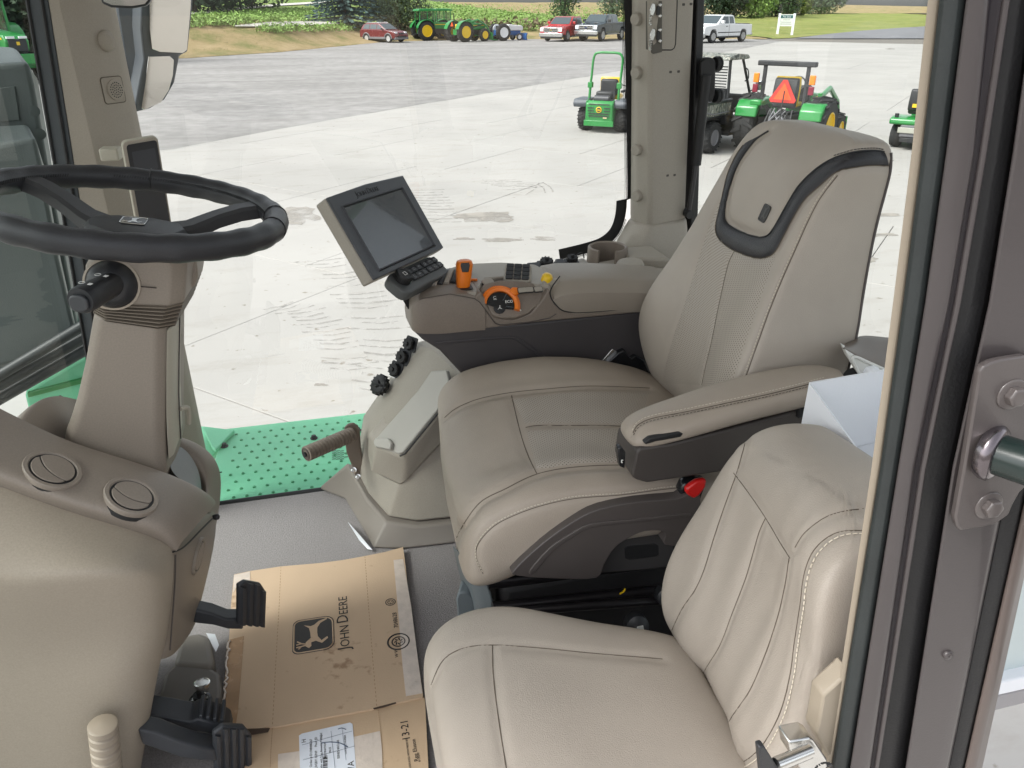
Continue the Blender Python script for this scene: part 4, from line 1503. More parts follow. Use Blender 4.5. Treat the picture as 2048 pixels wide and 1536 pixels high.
# corners of the front face
tl, tr, br, bl = V((.011, 1.495, .875)), V((.178, 1.69, .872)), V((.251, 1.625, .724)), V((.083, 1.43, .727))
fx = ((tr - tl) + (br - bl)).normalized()
fyv = ((tl - bl) + (tr - br)).normalized()
fn = fx.cross(fyv).normalized()
fyv = fn.cross(fx).normalized()
if fn.dot(EYE - tl) < 0:
    fn = -fn
oc = (tl + tr + br + bl) / 4
mw, mh = ((tr - tl).length + (br - bl).length) / 2, ((tl - bl).length + (tr - br).length) / 2
def mp(a, b, h=0.0):   # a, b in -0.5..0.5 across the face
    return oc + fx * (a * mw) + fyv * (b * mh) + fn * h
bm = nb()
ou = [(-.5, -.5), (.5, -.5), (.5, .5), (0.0, .525), (-.5, .5)]
prism(bm, [mp(a, b, -.002) for a, b in ou], -fn * .030)
part('monitor_shell', bm, GREYBEIGE, mo, bevel=.004, seg=3)
bm = nb()
prism(bm, [mp(a * .992, b * .992, -.003) for a, b in ou], fn * .006)
part('monitor_bezel', bm, mat('bezel_charcoal', (0.062, 0.066, 0.074), .42, .04, 10, .2, 900, dist=.001), mo, bevel=.0025)
# screen frame and glass: sunken behind a raised lip
sx0, sx1, sy0, sy1 = -.385, .375, -.41, .335
bm = nb()
fr_ = [(sx0, sy0), (sx1, sy0), (sx1, sy1), (sx0, sy1)]
loops = []
for (a, b) in fr_:
    ga, gb = (a - (sx0 + sx1) / 2), (b - (sy0 + sy1) / 2)
    loops.append([mp(a * 1.0 + math.copysign(.025, ga), b + math.copysign(.03, gb), .0028), mp(a + math.copysign(.012, ga), b + math.copysign(.014, gb), .0065), mp(a, b, .0032), mp(a, b, .001)])
loops.append(loops[0])
loft(bm, loops, cap=False)
part('screen_lip', bm, mat('bezel_dark', (0.022, 0.024, 0.028), .35), mo)
bm = nb()
bm.faces.new([bm.verts.new(mp(a, b, .0034)) for a, b in fr_])
SCREEN = mat('screen_glass', (0.018, 0.023, 0.03), .24, spec=1.0, coat=.8)
part('screen', bm, SCREEN, mo)
def caps_text(parent, big, small, x, y, o, size, m, name, gap=.04, ext=.0004):
    """words in small capitals: (first letter large, rest small)"""
    pos = 0.0
    for B_, S_ in zip(big, small):
        for s_, sz in ((B_, size), (S_, size * .78)):
            M = basis(V(o) + V(x).normalized() * pos + V(y).normalized() * (-(size - sz) * .36), x, y)
            t = text(s_, sz, m, parent, M, name, ext, 'LEFT')
            xs_ = [(v.co + org(parent) - V(o)).dot(V(x).normalized()) for v in t.data.vertices]
            pos = max(xs_) + size * gap
        pos += size * .18
    return pos
tot = .073
caps_text(mo, ['J', 'D'], ['OHN', 'EERE'], fx, fyv, mp(-.06, .435, .0032) - fx * .032, .0165, mat('moulded_letter', (0.008, 0.008, 0.01), .3), 'brand_lettering')
# keypad strip below
kp0, kp1 = bl, br
kx = (kp1 - kp0).normalized()
kn = (fn * .75 + V((0, 0, .6))).normalized()
kyv = kn.cross(kx).normalized()
if kyv.z < 0:
    kyv = -kyv
kc0 = P(840, 543, y=1.535)
bm = nb()
prism(bm, on_plane(kc0 - kx * .008 - kyv * .004, kx, kyv, rrect(.172, .058, .018)), -kn * .024)
kb = part('keypad_body', bm, mat('keypad_grey', (0.085, 0.09, 0.09), .45, .04, 8), mo, bevel=.004, seg=3)
for i in range(6):
    for j in range(2):
        bm = nb()
        c = kc0 + kx * (-.032 + i * .0188 + (.003 if i > 2 else 0)) + kyv * (.0095 - j * .0165)
        prism(bm, on_plane(c, kx, kyv, rrect(.0172, .0138, .002, 2)), kn * .0045)
        part('key', bm, CHARCOAL, kb, bevel=.0012)
        bm = nb()
        if (i + j) % 2:
            tube(bm, on_plane(c + kn * .0048, kx, kyv, [(.003 * math.cos(t), .003 * math.sin(t)) for t in (6.283 * k / 8 for k in range(8))]), .0004, 3, closed=True)
        else:
            tube(bm, on_plane(c + kn * .0048, kx, kyv, [(-.004, 0), (.004, 0)]), .0005, 3)
            tube(bm, on_plane(c + kn * .0048, kx, kyv, [(-.002, .002), (.002, .002)]), .0004, 3)
        part('key_marks', bm, mat('key_print', (0.35, 0.36, 0.37), .5), kb)
kk = kc0 - kx * .064 + kyv * .002
bm = nb()
pr = []
lathe(bm, [(.0175, -.004), (.0175, .013), (.0155, .0165), (.0125, .0165), (.012, .0155), (.003, .0155)], kk, kn, 28)
kn_ = part('rotary_knob', bm, BLACK, kb, smooth=True)
bm = nb()
for k in range(28):
    t = 6.283 * k / 28
    x, y = frame_for(kn)
    tube(bm, [kk + (x * math.cos(t) + y * math.sin(t)) * .0176 + kn * h_ for h_ in (0, .0125)], .0009, 4)
part('knob_ribs', bm, BLACK, kb, kind='stuff')
part('knob_mark', tube(nb(), on_plane(kk + kn * .0165, kx, kyv, [(-.004, -.004), (.004, -.004), (.004, .004), (-.004, .004)]), .0006, 4, closed=True), INK, kb)
# arm down to the console
bm = nb()
a0, a1 = P(812, 572, y=1.545), P(845, 622, y=1.55)
loft(bm, [on_plane(a0, kx, V((0, .5, .8)), rrect(.055, .03, .008)), on_plane(a0.lerp(a1, .5), kx, V((0, .6, .7)), rrect(.06, .034, .008)), on_plane(a1 + V((.02, .02, -.01)), kx, V((0, .7, .7)), rrect(.06, .04, .008))])
part('monitor_arm', bm, mat('arm_grey', (0.06, 0.058, 0.062), .5, .05, 8), mo, smooth=True)

# ================================================================ socket shelf and cup holder behind
sh = thing('side_shelf', 'taupe side shelf with capped power sockets and an open cup holder at the rear pillar', 'shelf', (0.62, 1.75, 0.6))
bm = nb()
SZ = .622
prism(bm, [P(1045, 545, z=SZ), P(1165, 515, z=SZ), P(1185, 525, z=SZ), V((.84, 1.80, SZ)), V((.84, 1.66, SZ)), P(1085, 556, z=SZ)], (0, 0, -.05))
part('socket_rail', bm, GREYBEIGE, sh, bevel=.004)
bm = nb()
prism(bm, [V((.50, 1.66, .575)), V((1.0, 1.66, .575)), V((1.0, 1.90, .575)), V((.66, 1.90, .575)), V((.50, 1.78, .575))], (0, 0, -.4))
part('shelf_body', bm, GREYBEIGE, sh, bevel=.01)
def socket(root, u, v, z=None, y=None, r_=.0155, ax=(0, -.25, 1), chain=True, sq=False):
    p = P(u, v, z=z) if z is not None else P(u, v, y=y)
    ax = V(ax).normalized()
    bm = nb()
    x, yv = frame_for(ax)
    prism(bm, on_plane(p - ax * .006, x, yv, rrect(r_ * 2.5, r_ * 2.5, .004, 3)), ax * .004)
    s = part('socket_plate', bm, CHARCOAL, root, bevel=.001)
    bm = nb()
    if sq:
        prism(bm, on_plane(p, x, yv, rrect(r_ * 2.0, r_ * 2.0, .004, 3)), ax * .006)
        part('socket_lid', bm, CHARCOAL, s, bevel=.0015)
        return
    lathe(bm, [(r_ * .85, -.003), (r_ * .85, .004), (r_, .005), (r_, .009), (r_ * .9, .011), (r_ * .35, .011), (r_ * .3, .016), (r_ * .15, .017)], p, ax, 18)
    part('socket_cap', bm, BLACK, s, smooth=True)
    bm = nb()
    for k in range(10):
        t = 6.283 * k / 10
        lathe(bm, [(.0016, .0), (.0016, .012)], p + (x * math.cos(t) + yv * math.sin(t)) * r_ * .95, ax, 5)
    part('cap_grips', bm, BLACK, s, kind='stuff')
    if chain:
        q = smooth_line([p + x * r_, p + x * r_ * 1.5 + yv * r_ * .2 - ax * .003, p + x * r_ * 1.2 - yv * r_ * 1.2 - ax * .004, p - yv * r_ * 1.35 - ax * .004], 6)
        bm = nb()
        for c in even(q, 16):
            lathe(bm, [(.0004, -.0014), (.0014, 0), (.0004, .0014)], c, (1, 0, 0), 5)
        part('bead_chain', bm, CHROME, s, kind='stuff')
socket(sh, 1067, 535, z=SZ + .004, r_=.0145, sq=True)
socket(sh, 1093, 527, z=SZ + .006)
socket(sh, 1120, 526, z=SZ + .003, r_=.011, sq=True)
socket(sh, 1144, 521, z=SZ + .006, r_=.0135)
pc_ = P(1150, 515, z=SZ + .015)
part('cap_tether', tube(nb(), smooth_line([pc_, P(1158, 507, z=SZ + .02), P(1166, 507, z=SZ + .015), P(1168, 516, z=SZ)], 6), .0018, 6), BLACK, sh, smooth=True)
# cup holder: open ring with a slot cut through the near side
cc = P(1216, 494, z=.658)
bm = nb()
loops = []
r0, r1 = .042, .050
hgt = .085
NS = 30
sl0 = R(247)
for k in range(NS + 1):
    t = sl0 + R(26) + (2 * math.pi - R(52)) * k / NS
    d = V((math.cos(t), math.sin(t), 0))
    loops.append([cc + d * r0 + V((0, 0, -hgt)), cc + d * r0, cc + d * (r0 + r1) / 2 + V((0, 0, .003)), cc + d * r1, cc + d * (r1 + .004) + V((0, 0, -hgt))])
loft(bm, loops)
ch = part('cup_holder', bm, TAUPE, sh, smooth=True)
bm = nb()
lathe(bm, [(.049, 0), (.049, .004)], cc + V((0, 0, -hgt - .002)), (0, 0, 1), 24)
part('holder_floor', bm, DARKBROWN, sh)
bm = nb()
lathe(bm, [(.034, -.05), (.034, .0), (.031, .006), (.01, .007)], P(1260, 530, z=.645), (-.1, -.1, 1), 24)
part('shelf_knob', bm, GREYBEIGE, sh, smooth=True)
bm = nb()
prism(bm, [cc + V((.03, -.06, -.012)), cc + V((.13, -.09, -.012)), cc + V((.13, .03, -.012)), cc + V((.045, .03, -.012))], (0, 0, -.09))
part('holder_block', bm, GREYBEIGE, sh, bevel=.008, seg=3)

# ================================================================ floor console (right hand side tower) with storage lid
tw = thing('floor_console', 'grey beige floor console with capped sockets and a flat storage lid by the right window', 'floor console', (0.12, 1.7, 0))
bm = nb()
pz = .075
base = [(-.085, 1.85, 0), (-.02, 1.786, 0), (.012, 1.66, 0), (.035, 1.557, 0), (.10, 1.535, 0), (.45, 1.515, 0), (.45, 1.86, 0)]
topp = [P(640, 972, y=1.853), P(694, 932, y=1.80), P(731, 997, y=1.68), P(772, 1044, y=1.585), P(834, 1053, y=1.555), V((.45, 1.53, .05)), V((.45, 1.86, .07))]
prism(bm, [V((a[0], a[1], .002)) for a in base], topp)
part('plinth', bm, mat('plinth_plastic', (0.215, 0.19, 0.165), .5, .04, 6, .3, 900, dist=.001), tw, bevel=.006, seg=3)
# sloping body
def Q(u, v, y): return P(u, v, y=y)
bm = nb()
b0 = [topp[1] + V((.012, .01, .004)), topp[2] + V((.008, .008, .004)), topp[3] + V((.006, .012, .004)), topp[4] + V((0, .012, .004)), V((.45, 1.545, .055)), V((.45, 1.85, .07)), V((.03, 1.85, .10))]
t0 = [Q(735, 838, 1.79), Q(748, 858, 1.72), Q(815, 905, 1.61), Q(842, 900, 1.585), V((.45, 1.575, .30)), V((.45, 1.85, .30)), Q(726, 832, 1.85)]
t1 = [Q(840, 690, 1.79), Q(862, 700, 1.73), Q(905, 745, 1.63), Q(925, 750, 1.60), V((.45, 1.59, .46)), V((.45, 1.85, .46)), Q(826, 686, 1.85)]
loft(bm, [b0, t0, t1])
part('tower_body', bm, GREYBEIGE, tw, bevel=.008, seg=3)
# projecting bin under the lid
bm = nb()
f_t = [Q(736, 868, 1.70), Q(752, 892, 1.64), Q(800, 912, 1.575), Q(815, 905, 1.565), Q(884, 815, 1.55), Q(905, 775, 1.56)]
f_b = [Q(735, 905, 1.715), Q(741, 945, 1.66), Q(800, 972, 1.60), Q(812, 965, 1.585), Q(888, 885, 1.56), Q(915, 840, 1.57)]
bk_t = [Q(835, 745, 1.78), V((.40, 1.78, .42))]
bk_b = [V((.15, 1.80, .2)), V((.40, 1.80, .25))]
prism(bm, f_b + bk_b[::-1], f_t + bk_t[::-1])
part('storage_bin', bm, GREYBEIGE, tw, bevel=.008, seg=3)
# lid, slightly proud of the bin
nl = (f_t[2] - f_t[0]).cross(f_t[4] - f_t[0]).normalized()
if nl.z < 0:
    nl = -nl
lidp = [(747, 882), (757, 896), (797, 908), (805, 905), (878, 815), (900, 775), (893, 740), (862, 742), (836, 780)]
def on_lid(u, v, off=0.0):
    d = sight(u, v)
    t = (f_t[2] + nl * off - EYE).dot(nl) / d.dot(nl)
    return EYE + d * t
bm = nb()
prism(bm, [on_lid(u, v, .006) for u, v in lidp], -nl * .012)
part('storage_lid', bm, mat('lid_pale', (0.40, 0.385, 0.35), .42, .03, 5, .2, 900, dist=.001), tw, bevel=.003)
part('lid_seal', tube(nb(), [on_lid(u, v, .004) for u, v in [(800, 912), (811, 907), (884, 817), (906, 776)]], .0022, 5), BLACK, tw, smooth=True)
bm = nb()
lp = [(753, 886), (757, 877), (782, 878), (789, 888), (786, 901), (756, 895)]
prism(bm, [on_lid(u, v, .007) for u, v in lp], nl * .011)
part('lid_latch', bm, mat('lid_pale', (0, 0, 0)), tw, bevel=.003)
# capped sockets up the ridge
for k, (u, v) in enumerate(((820, 688), (806, 714), (791, 739))):
    socket(tw, u, v, y=1.80, r_=.0165 if k else .0155, ax=(-.75, -.55, .4), chain=True)
p = P(765, 772, y=1.80)
bm = nb()
ax = V((-.6, -.4, .55)).normalized()
lathe(bm, [(.012, -.02), (.012, 0), (.024, .002), (.026, .008), (.026, .016), (.022, .02), (.010, .021), (.009, .027), (.003, .028)], p, ax, 22)
sk = part('large_socket_cap', bm, BLACK, tw, smooth=True)
bm = nb()
x, yv = frame_for(ax)
for k in range(14):
    t = 6.283 * k / 14
    lathe(bm, [(.0026, .003), (.0026, .017)], p + (x * math.cos(t) + yv * math.sin(t)) * .026, ax, 6)
part('cap_grips', bm, BLACK, sk, kind='stuff')
part('cap_loop', tube(nb(), smooth_line([p + x * .02 + ax * .02, p + ax * .034, p - x * .02 + ax * .02], 6), .003, 6), BLACK, sk, smooth=True)
bm = nb()
for k, (u, v) in enumerate(((820, 688), (806, 714), (791, 739))):
    pass
box(bm, (0, 0, 0), (.001, .001, .001))
bm.free()
# ribbed foot peg bolted to the console front
fp_ = thing('ribbed_foot_peg', 'taupe ribbed foot peg on a flat bracket with two bright bolts above the carpet', 'foot peg', tuple(P(660, 890, y=1.72)))
e0, e1 = P(612, 908, y=1.66), P(705, 868, y=1.745)
bm = nb()
axp = (e1 - e0)
Lp = axp.length
axp.normalize()
pr = [(.006, -.001), (.016, 0)]
nr = 15
for k in range(nr):
    t0_, t1_ = Lp * (k + .05) / nr, Lp * (k + .95) / nr
    pr += [(.0175, t0_), (.0192, t0_ + .0006), (.0192, t1_ - .0022), (.0165, t1_ - .0014), (.0165, t1_)]
pr += [(.012, Lp + .002)]
lathe(bm, pr, e0, axp, 24)
part('ribbed_grip', bm, mat('ribbed_taupe', (0.19, 0.155, 0.125), .5, .05, 6, .2, 900, dist=.001), fp_, smooth=True, ang=R(35))
bm = nb()
lathe(bm, [(.0065, -.006), (.0065, 0)], e0, axp, 6)
part('peg_end_bolt', bm, CHARCOAL, fp_)
bm = nb()
for r_ in (.009, .012, .0145):
    x, yv = frame_for(axp)
    tube(bm, [e0 + (x * math.cos(t) + yv * math.sin(t)) * r_ + axp * -.0005 for t in (6.283 * k / 20 for k in range(20))], .0009, 4, closed=True)
part('end_rings', bm, DARKBROWN, fp_)
bm = nb()
yb_ = 1.752
prism(bm, [P(u, v, y=yb_) for u, v in [(688, 855), (694, 849), (704, 847), (714, 853), (718, 864), (720, 895), (726, 930), (732, 945), (731, 957), (722, 965), (712, 958), (704, 935), (692, 905), (690, 890)]], (.004, .008, 0))
part('peg_bracket', bm, mat('bracket_taupe', (0.16, 0.13, 0.105), .45, .05, 8), fp_, bevel=.003)
for u, v in ((707, 940), (716, 954)):
    p = P(u, v, y=yb_ - .001)
    bm = nb()
    lathe(bm, [(.0085, 0), (.0085, .002), (.0055, .0025)], p, (-.2, -.9, .3), 18)
    lathe(bm, [(.0058, .002), (.0058, .0075), (.004, .0082)], p, (-.2, -.9, .3), 6)
    part('bolt', bm, CHROME, fp_)
# scrap of white film poking out beside the plinth
bm = nb()
q = [P(695, 1043, z=.012), P(715, 1065, z=.03), P(745, 1100, z=.012), P(735, 1098, z=.006), P(718, 1080, z=.006)]
bm.faces.new([bm.verts.new(p) for p in q])
tag(part('plastic_film', bm, WHITE, None), 'scrap of white plastic film sticking out from under the floor console', 'plastic film')
# ================================================================ front console with air vents
dash = thing('front_console', 'large beige front console with round air vents under the steering column', 'front console', (-0.42, 1.15, 0))
def D(u, v, y): return P(u, v, y=y)
# lower light body
bm = nb()
# rows run from the front (left, out of frame) to the rear edge; each row is one height
rows = []
def drow(*pts):
    rows.append([D(u, v, y) for u, v, y in pts])
drow((-420, 800, .99), (-180, 905, .975), (0, 972, .965), (103, 1012, .962), (200, 1042, .962), (293, 1068, .964), (334, 1088, .972), (351, 1106, .985))
drow((-420, 870, .965), (-180, 960, .945), (0, 1020, .935), (103, 1052, .932), (200, 1080, .932), (290, 1102, .935), (332, 1118, .950), (351, 1128, .985))
drow((-420, 1060, .905), (-180, 1110, .88), (0, 1160, .872), (103, 1150, .872), (200, 1142, .876), (285, 1140, .892), (328, 1150, .930), (349, 1165, .985))
drow((-420, 1100, .908), (-180, 1140, .884), (0, 1176, .876), (103, 1168, .876), (200, 1160, .880), (285, 1157, .896), (327, 1168, .934), (347, 1182, .985))
drow((-420, 1230, .955), (-180, 1260, .935), (0, 1285, .928), (103, 1278, .926), (200, 1270, .926), (280, 1265, .928), (320, 1262, .945), (340, 1268, .985))
drow((-420, 1330, .96), (-180, 1360, .94), (0, 1375, .934), (103, 1368, .930), (200, 1350, .924), (262, 1335, .924), (300, 1325, .945), (325, 1318, .985))
drow((-420, 1420, .96), (-180, 1445, .945), (0, 1450, .94), (103, 1436, .934), (190, 1420, .930), (245, 1402, .932), (286, 1392, .95), (312, 1390, .985))
drow((-420, 1660, .98), (-180, 1690, .965), (10, 1700, .96), (100, 1690, .952), (170, 1680, .95), (215, 1670, .952), (245, 1660, .965), (265, 1650, .99))
for i, r_ in enumerate(rows):
    e = r_[-1]
    r_ += [V((e.x - .006, .998, e.z)), V((e.x - .03, 1.05, e.z)), V((e.x - .06, 1.20, e.z)), V((e.x - .12, 1.30, e.z))]
sheet(bm, rows)
PANEL = mat('beige_panel', (0.315, 0.27, 0.215), .5, .08, 420, .2, 1000, dist=.001)
part('lower_panel', bm, PANEL, dash, sub=2, bake=True)
# rear facing side (towards the driver), darker moulding with its own vent
bm = nb()
sd_ = [[D(351, 1104, .99), D(392, 1072, 1.09), D(430, 1036, 1.22), D(437, 1005, 1.34)], [D(350, 1150, .995), D(388, 1130, 1.10), D(424, 1098, 1.23), D(430, 1080, 1.34)], [D(345, 1240, .995), D(372, 1215, 1.10), D(402, 1185, 1.22), D(412, 1165, 1.33)], [D(337, 1316, .995), D(352, 1300, 1.08), D(384, 1258, 1.20), D(394, 1225, 1.32)]]
for r_ in sd_:
    r_.insert(0, r_[0] + V((-.03, -.004, 0)))
    for p in r_[1:]:
        p.x += .004
    r_.append(r_[-1] + V((-.06, .01, 0)))
sd_.insert(0, [p + V((-.022, .006, .022)) for p in sd_[0]])
sheet(bm, sd_)
sp_ = part('rear_moulding', bm, mat('taupe_moulding', (0.22, 0.185, 0.15), .48, .08, 420, .25, 1000, dist=.001), dash, sub=2, bake=True)
# upper cover: a hood falling towards the driver
UP = [[(-420, 840, 1.02), (-180, 945, 1.0), (0, 1010, .99), (103, 1046, .985), (200, 1074, .985), (293, 1096, .985), (330, 1110, .99), (346, 1125, .996)],
      [(-420, 795, .985), (-180, 900, .972), (0, 968, .962), (103, 1008, .958), (200, 1038, .957), (293, 1064, .958), (335, 1083, .968), (352, 1103, .982)],
      [(-420, 770, .983), (-180, 880, .970), (0, 950, .960), (103, 990, .955), (200, 1020, .954), (296, 1046, .955), (345, 1064, .965), (362, 1086, .985)],
      [(-420, 735, .99), (-180, 850, .985), (0, 925, .975), (108, 966, .973), (206, 995, .972), (302, 1018, .974), (362, 1040, .985), (385, 1060, 1.02)],
      [(-420, 660, 1.03), (-180, 790, 1.03), (10, 880, 1.025), (120, 915, 1.025), (216, 944, 1.025), (312, 968, 1.027), (385, 996, 1.05), (415, 1026, 1.09)],
      [(-420, 610, 1.06), (-170, 750, 1.06), (30, 848, 1.06), (128, 887, 1.065), (225, 915, 1.068), (322, 944, 1.07), (402, 978, 1.09), (430, 1010, 1.15)],
      [(-420, 600, 1.075), (-160, 735, 1.075), (40, 838, 1.075), (132, 882, 1.078), (230, 912, 1.08), (326, 942, 1.082), (404, 976, 1.105), (434, 1003, 1.20)]]
bm = nb()
sheet(bm, [[D(*q) for q in r_] for r_ in UP])
COVERT = mat('taupe_hood', (0.235, 0.198, 0.165), .45, .08, 420, .25, 1000, dist=.001)
hood = part('vent_hood', bm, COVERT, dash, sub=2, bake=True)
# left end of the hood rising round the pocket, and the far rim
bm = nb()
l1 = [D(u, v, y) for u, v, y in [(8, 872, 1.04), (25, 842, 1.07), (45, 812, 1.10), (75, 791, 1.15), (105, 787, 1.20), (130, 793, 1.26), (160, 800, 1.30)]]
l2 = [D(u, v, y) for u, v, y in [(80, 878, 1.075), (78, 862, 1.085), (82, 845, 1.11), (95, 822, 1.15), (115, 803, 1.20), (135, 800, 1.26), (160, 806, 1.30)]]
l0 = [p + V((-.10, .0, -.10)) for p in l1]
l00 = [p + V((-.16, -.01, -.3)) for p in l1]
l3 = [p + V((.012, .01, -.10)) for p in l2]
sheet(bm, [l00, l0, l1, [a.lerp(b, .5) + V((0, -.004, .006)) for a, b in zip(l1, l2)], l2, l3])
part('pocket_rim', bm, COVERT, dash, sub=2, bake=True)
bm = nb()
prism(bm, [D(60, 900, 1.09), D(120, 915, 1.09), D(340, 985, 1.10), D(345, 900, 1.32), D(120, 790, 1.32), D(70, 830, 1.2)], (0, .02, -.09))
part('pocket_floor', bm, mat('pocket_dark', (0.09, 0.076, 0.062), .5), dash)
bm = nb()
f1_ = [D(u, v, y) for u, v, y in [(352, 868, 1.34), (378, 875, 1.36), (404, 886, 1.38), (428, 905, 1.38), (441, 930, 1.38), (444, 960, 1.38), (440, 1002, 1.36), (432, 1042, 1.28)]]
f2_ = [D(u, v, y) for u, v, y in [(350, 888, 1.30), (368, 894, 1.30), (385, 908, 1.30), (398, 926, 1.29), (404, 948, 1.28), (405, 970, 1.26), (404, 990, 1.22), (402, 1010, 1.18)]]
sheet(bm, [[p + V((-.10, -.03, -.2)) for p in f1_], [p + V((-.004, .006, -.03)) for p in f1_], f1_, [a.lerp(b, .5) + V((.002, -.002, .003)) for a, b in zip(f1_, f2_)], f2_, [p + V((-.02, .02, -.12)) for p in f2_]])
part('far_rim', bm, mat('taupe_moulding', (0, 0, 0)), dash, sub=2, bake=True)
bm = nb()
sheet(bm, [[D(345, 885, 1.30), D(372, 897, 1.30), D(398, 935, 1.29), D(405, 985, 1.24)], [D(335, 930, 1.15), D(350, 950, 1.15), D(370, 968, 1.15), D(395, 985, 1.15)]])
part('cavity_lining', bm, SLATE, dash, sub=2, bake=True)
bm = nb()
tube(bm, [D(u, v, 1.375) for u, v in [(404, 949), (420, 948), (444, 944)]], .0012, 5)
part('rim_joint', bm, BLACK, dash)
part('moulding_joint', tube(nb(), smooth_line([D(346, 1104, .978), D(362, 1098, 1.0), D(378, 1085, 1.04), D(400, 1062, 1.09), D(425, 1037, 1.17)], 4), .0014, 5), BLACK, dash, smooth=True)
part('panel_joint', tube(nb(), smooth_line([D(351, 1110, .9835), D(350, 1160, .984), D(346, 1220, .984), D(340, 1300, .984)], 4), .0012, 5), DARKBROWN, dash, smooth=True)
p = D(432, 1034, 1.24)
bm = nb()
lathe(bm, [(.004, -.006), (.0055, 0), (.0055, .004), (.003, .006)], p, (1, -.2, .1), 10)
part('cover_screw', bm, CHARCOAL, dash, smooth=True)
# round vents
hbv = skin(hood)
def vent(bv, u, v, r_, tilt, name='air_vent', mm=COVERT, off=.0015, nrm=None, pos=None):
    h = lay(bv, (u, v), 0) if pos is None else (pos, nrm)
    n = h[1] if nrm is None else nrm
    c = h[0] + n * off
    x, y = frame_for(n)
    a = R(tilt)
    x, y = x * math.cos(a) + y * math.sin(a), y * math.cos(a) - x * math.sin(a)
    bm = nb()
    lathe(bm, [(r_, -.012), (r_, .0005), (r_ * .97, .0018), (r_ * .84, .0018), (r_ * .80, .0002), (r_ * .80, -.012)], c, n, 40, cap=False)
    vo = part(name, bm, mm, dash, smooth=True, ang=R(40))
    bm = nb()
    lathe(bm, [(r_ * 1.03, -.012), (r_ * 1.02, -.0058)], c, n, 40)
    part('vent_shadow_gap', bm, BLACK, vo)
    bm = nb()
    lathe(bm, [(r_ * .815, -.012), (r_ * .815, .0002)], c, n, 40)
    part('vent_throat', bm, BLACK, vo)
    # two flaps meeting along a curved line
    def flap(side_, name):
        pts = []
        N = 16
        rr = r_ * .73
        for k in range(N + 1):
            t = -R(74) + R(148) * k / N
            pts.append((side_ * rr * math.cos(t), rr * math.sin(t)))
        for k in range(N + 1):
            t = R(74) - R(148) * k / N
            yy = rr * math.sin(R(74)) * (1 - 2 * k / N)
            cx = .16 * rr - .30 * rr * (yy / rr) ** 2 + .14 * rr
            pts.append((cx + side_ * .035 * rr, yy))
        bm = nb()
        prism(bm, on_plane(c, x, y, pts), n * .0020)
        return part(name, bm, mm, vo, bevel=.0008)
    flap(1, 'vent_flap')
    flap(-1, 'vent_flap')
    return vo
vent(hbv, 105, 940, .0365, 28)
vent(hbv, 263, 993, .0365, 2)
sbv = skin(sp_)
h = lay(sbv, (396, 1112), 0)
if h:
    vent(sbv, 396, 1112, .031, 20, mm=mat('taupe_moulding', (0, 0, 0)))
# foot peg standing in front of the panel
fpeg = thing('ribbed_foot_rest', 'beige ribbed foot rest roll at the bottom of the front console', 'foot rest', tuple(D(218, 1490, .90)))
e0, e1 = D(205, 1448, .90), D(232, 1680, .905)
axp = (e1 - e0)
Lp = axp.length
axp.normalize()
pr = [(.004, -.003), (.014, 0.0)]
for k in range(16):
    a, b = Lp * (k + .05) / 16, Lp * (k + .95) / 16
    pr += [(.0185, a), (.0200, a + .001), (.0200, b - .003), (.017, b - .001), (.017, b)]
pr.append((.012, Lp))
bm = nb()
lathe(bm, pr, e0, axp, 24)
part('ribbed_roll', bm, mat('roll_beige', (0.30, 0.25, 0.195), .5, .04, 6, .2, 900, dist=.001), fpeg, smooth=True, ang=R(35))
# ================================================================ steering column and wheel
colm = thing('steering_column', 'taupe steering column with black leather steering wheel, bellows and indicator stalk', 'steering column', (-0.33, 1.2, 0.55))
YF = 1.10
def csec(uL, vL, uR, vR, depth, ch=.012, yf=YF):
    a, b = D(uL, vL, yf), D(uR, vR, yf)
    u = (b - a)
    ux_ = u.normalized()
    dy = V((0.06, 1, 0)).normalized() * depth
    c = ch
    return [a + ux_ * c, b - ux_ * c, b + V((0, c, 0)), b + dy - V((0, c, 0)), b + dy - ux_ * c, a + dy + ux_ * c, a + dy - V((0, c, 0)), a + V((0, c, 0))]
bm = nb()
loft(bm, [csec(118, 940, 318, 1000, .17), csec(124, 884, 330, 948, .17), csec(127, 868, 329, 925, .17), csec(136, 845, 327, 880, .17), csec(150, 800, 327, 835, .17), csec(166, 730, 328, 752, .165), csec(180, 650, 329, 672, .16), csec(183, 632, 330, 656, .155)])
part('column_shroud', bm, mat('column_taupe', (0.25, 0.212, 0.175), .5, .08, 420, .25, 1000, dist=.001), colm, bevel=.005, seg=3)
# pale strip: join moulding on the driver's side, its brightness put into the colour
bm = nb()
q0 = [D(u, v, 1.175) for u, v in [(343, 640), (358, 640), (358, 850), (362, 905), (349, 935), (345, 850)]]
def side_strip(pts, th):
    bm = nb()
    prism(bm, pts, th)
    return bm
b1, b2 = D(328, 752, YF), D(330, 660, YF)
strip = []
for u, v in ((329, 668), (328, 752), (328, 835), (330, 880), (333, 930)):
    b = D(u, v, YF)
    strip.append([b + V((.001, .015, 0)), b + V((.007, .03, 0)), b + V((.009, .08, 0)), b + V((.007, .13, 0)), b + V((.001, .15, 0)), b + V((-.01, .08, 0))])
bm = nb()
loft(bm, strip)
part('lit_join_moulding', bm, PALE, colm, bevel=.002)
bm = nb()
tube(bm, [s_[2] + V((.0015, 0, 0)) for s_ in strip], .001, 4)
part('moulding_line', bm, DARKBROWN, colm)
part('trim_lip', tube(nb(), smooth_line([strip[-2][2] + V((.004, 0, .01)), strip[-2][2] + V((.012, .02, 0)), strip[-1][2] + V((.012, .03, .01))], 4), .004, 6), PALE, colm, smooth=True)
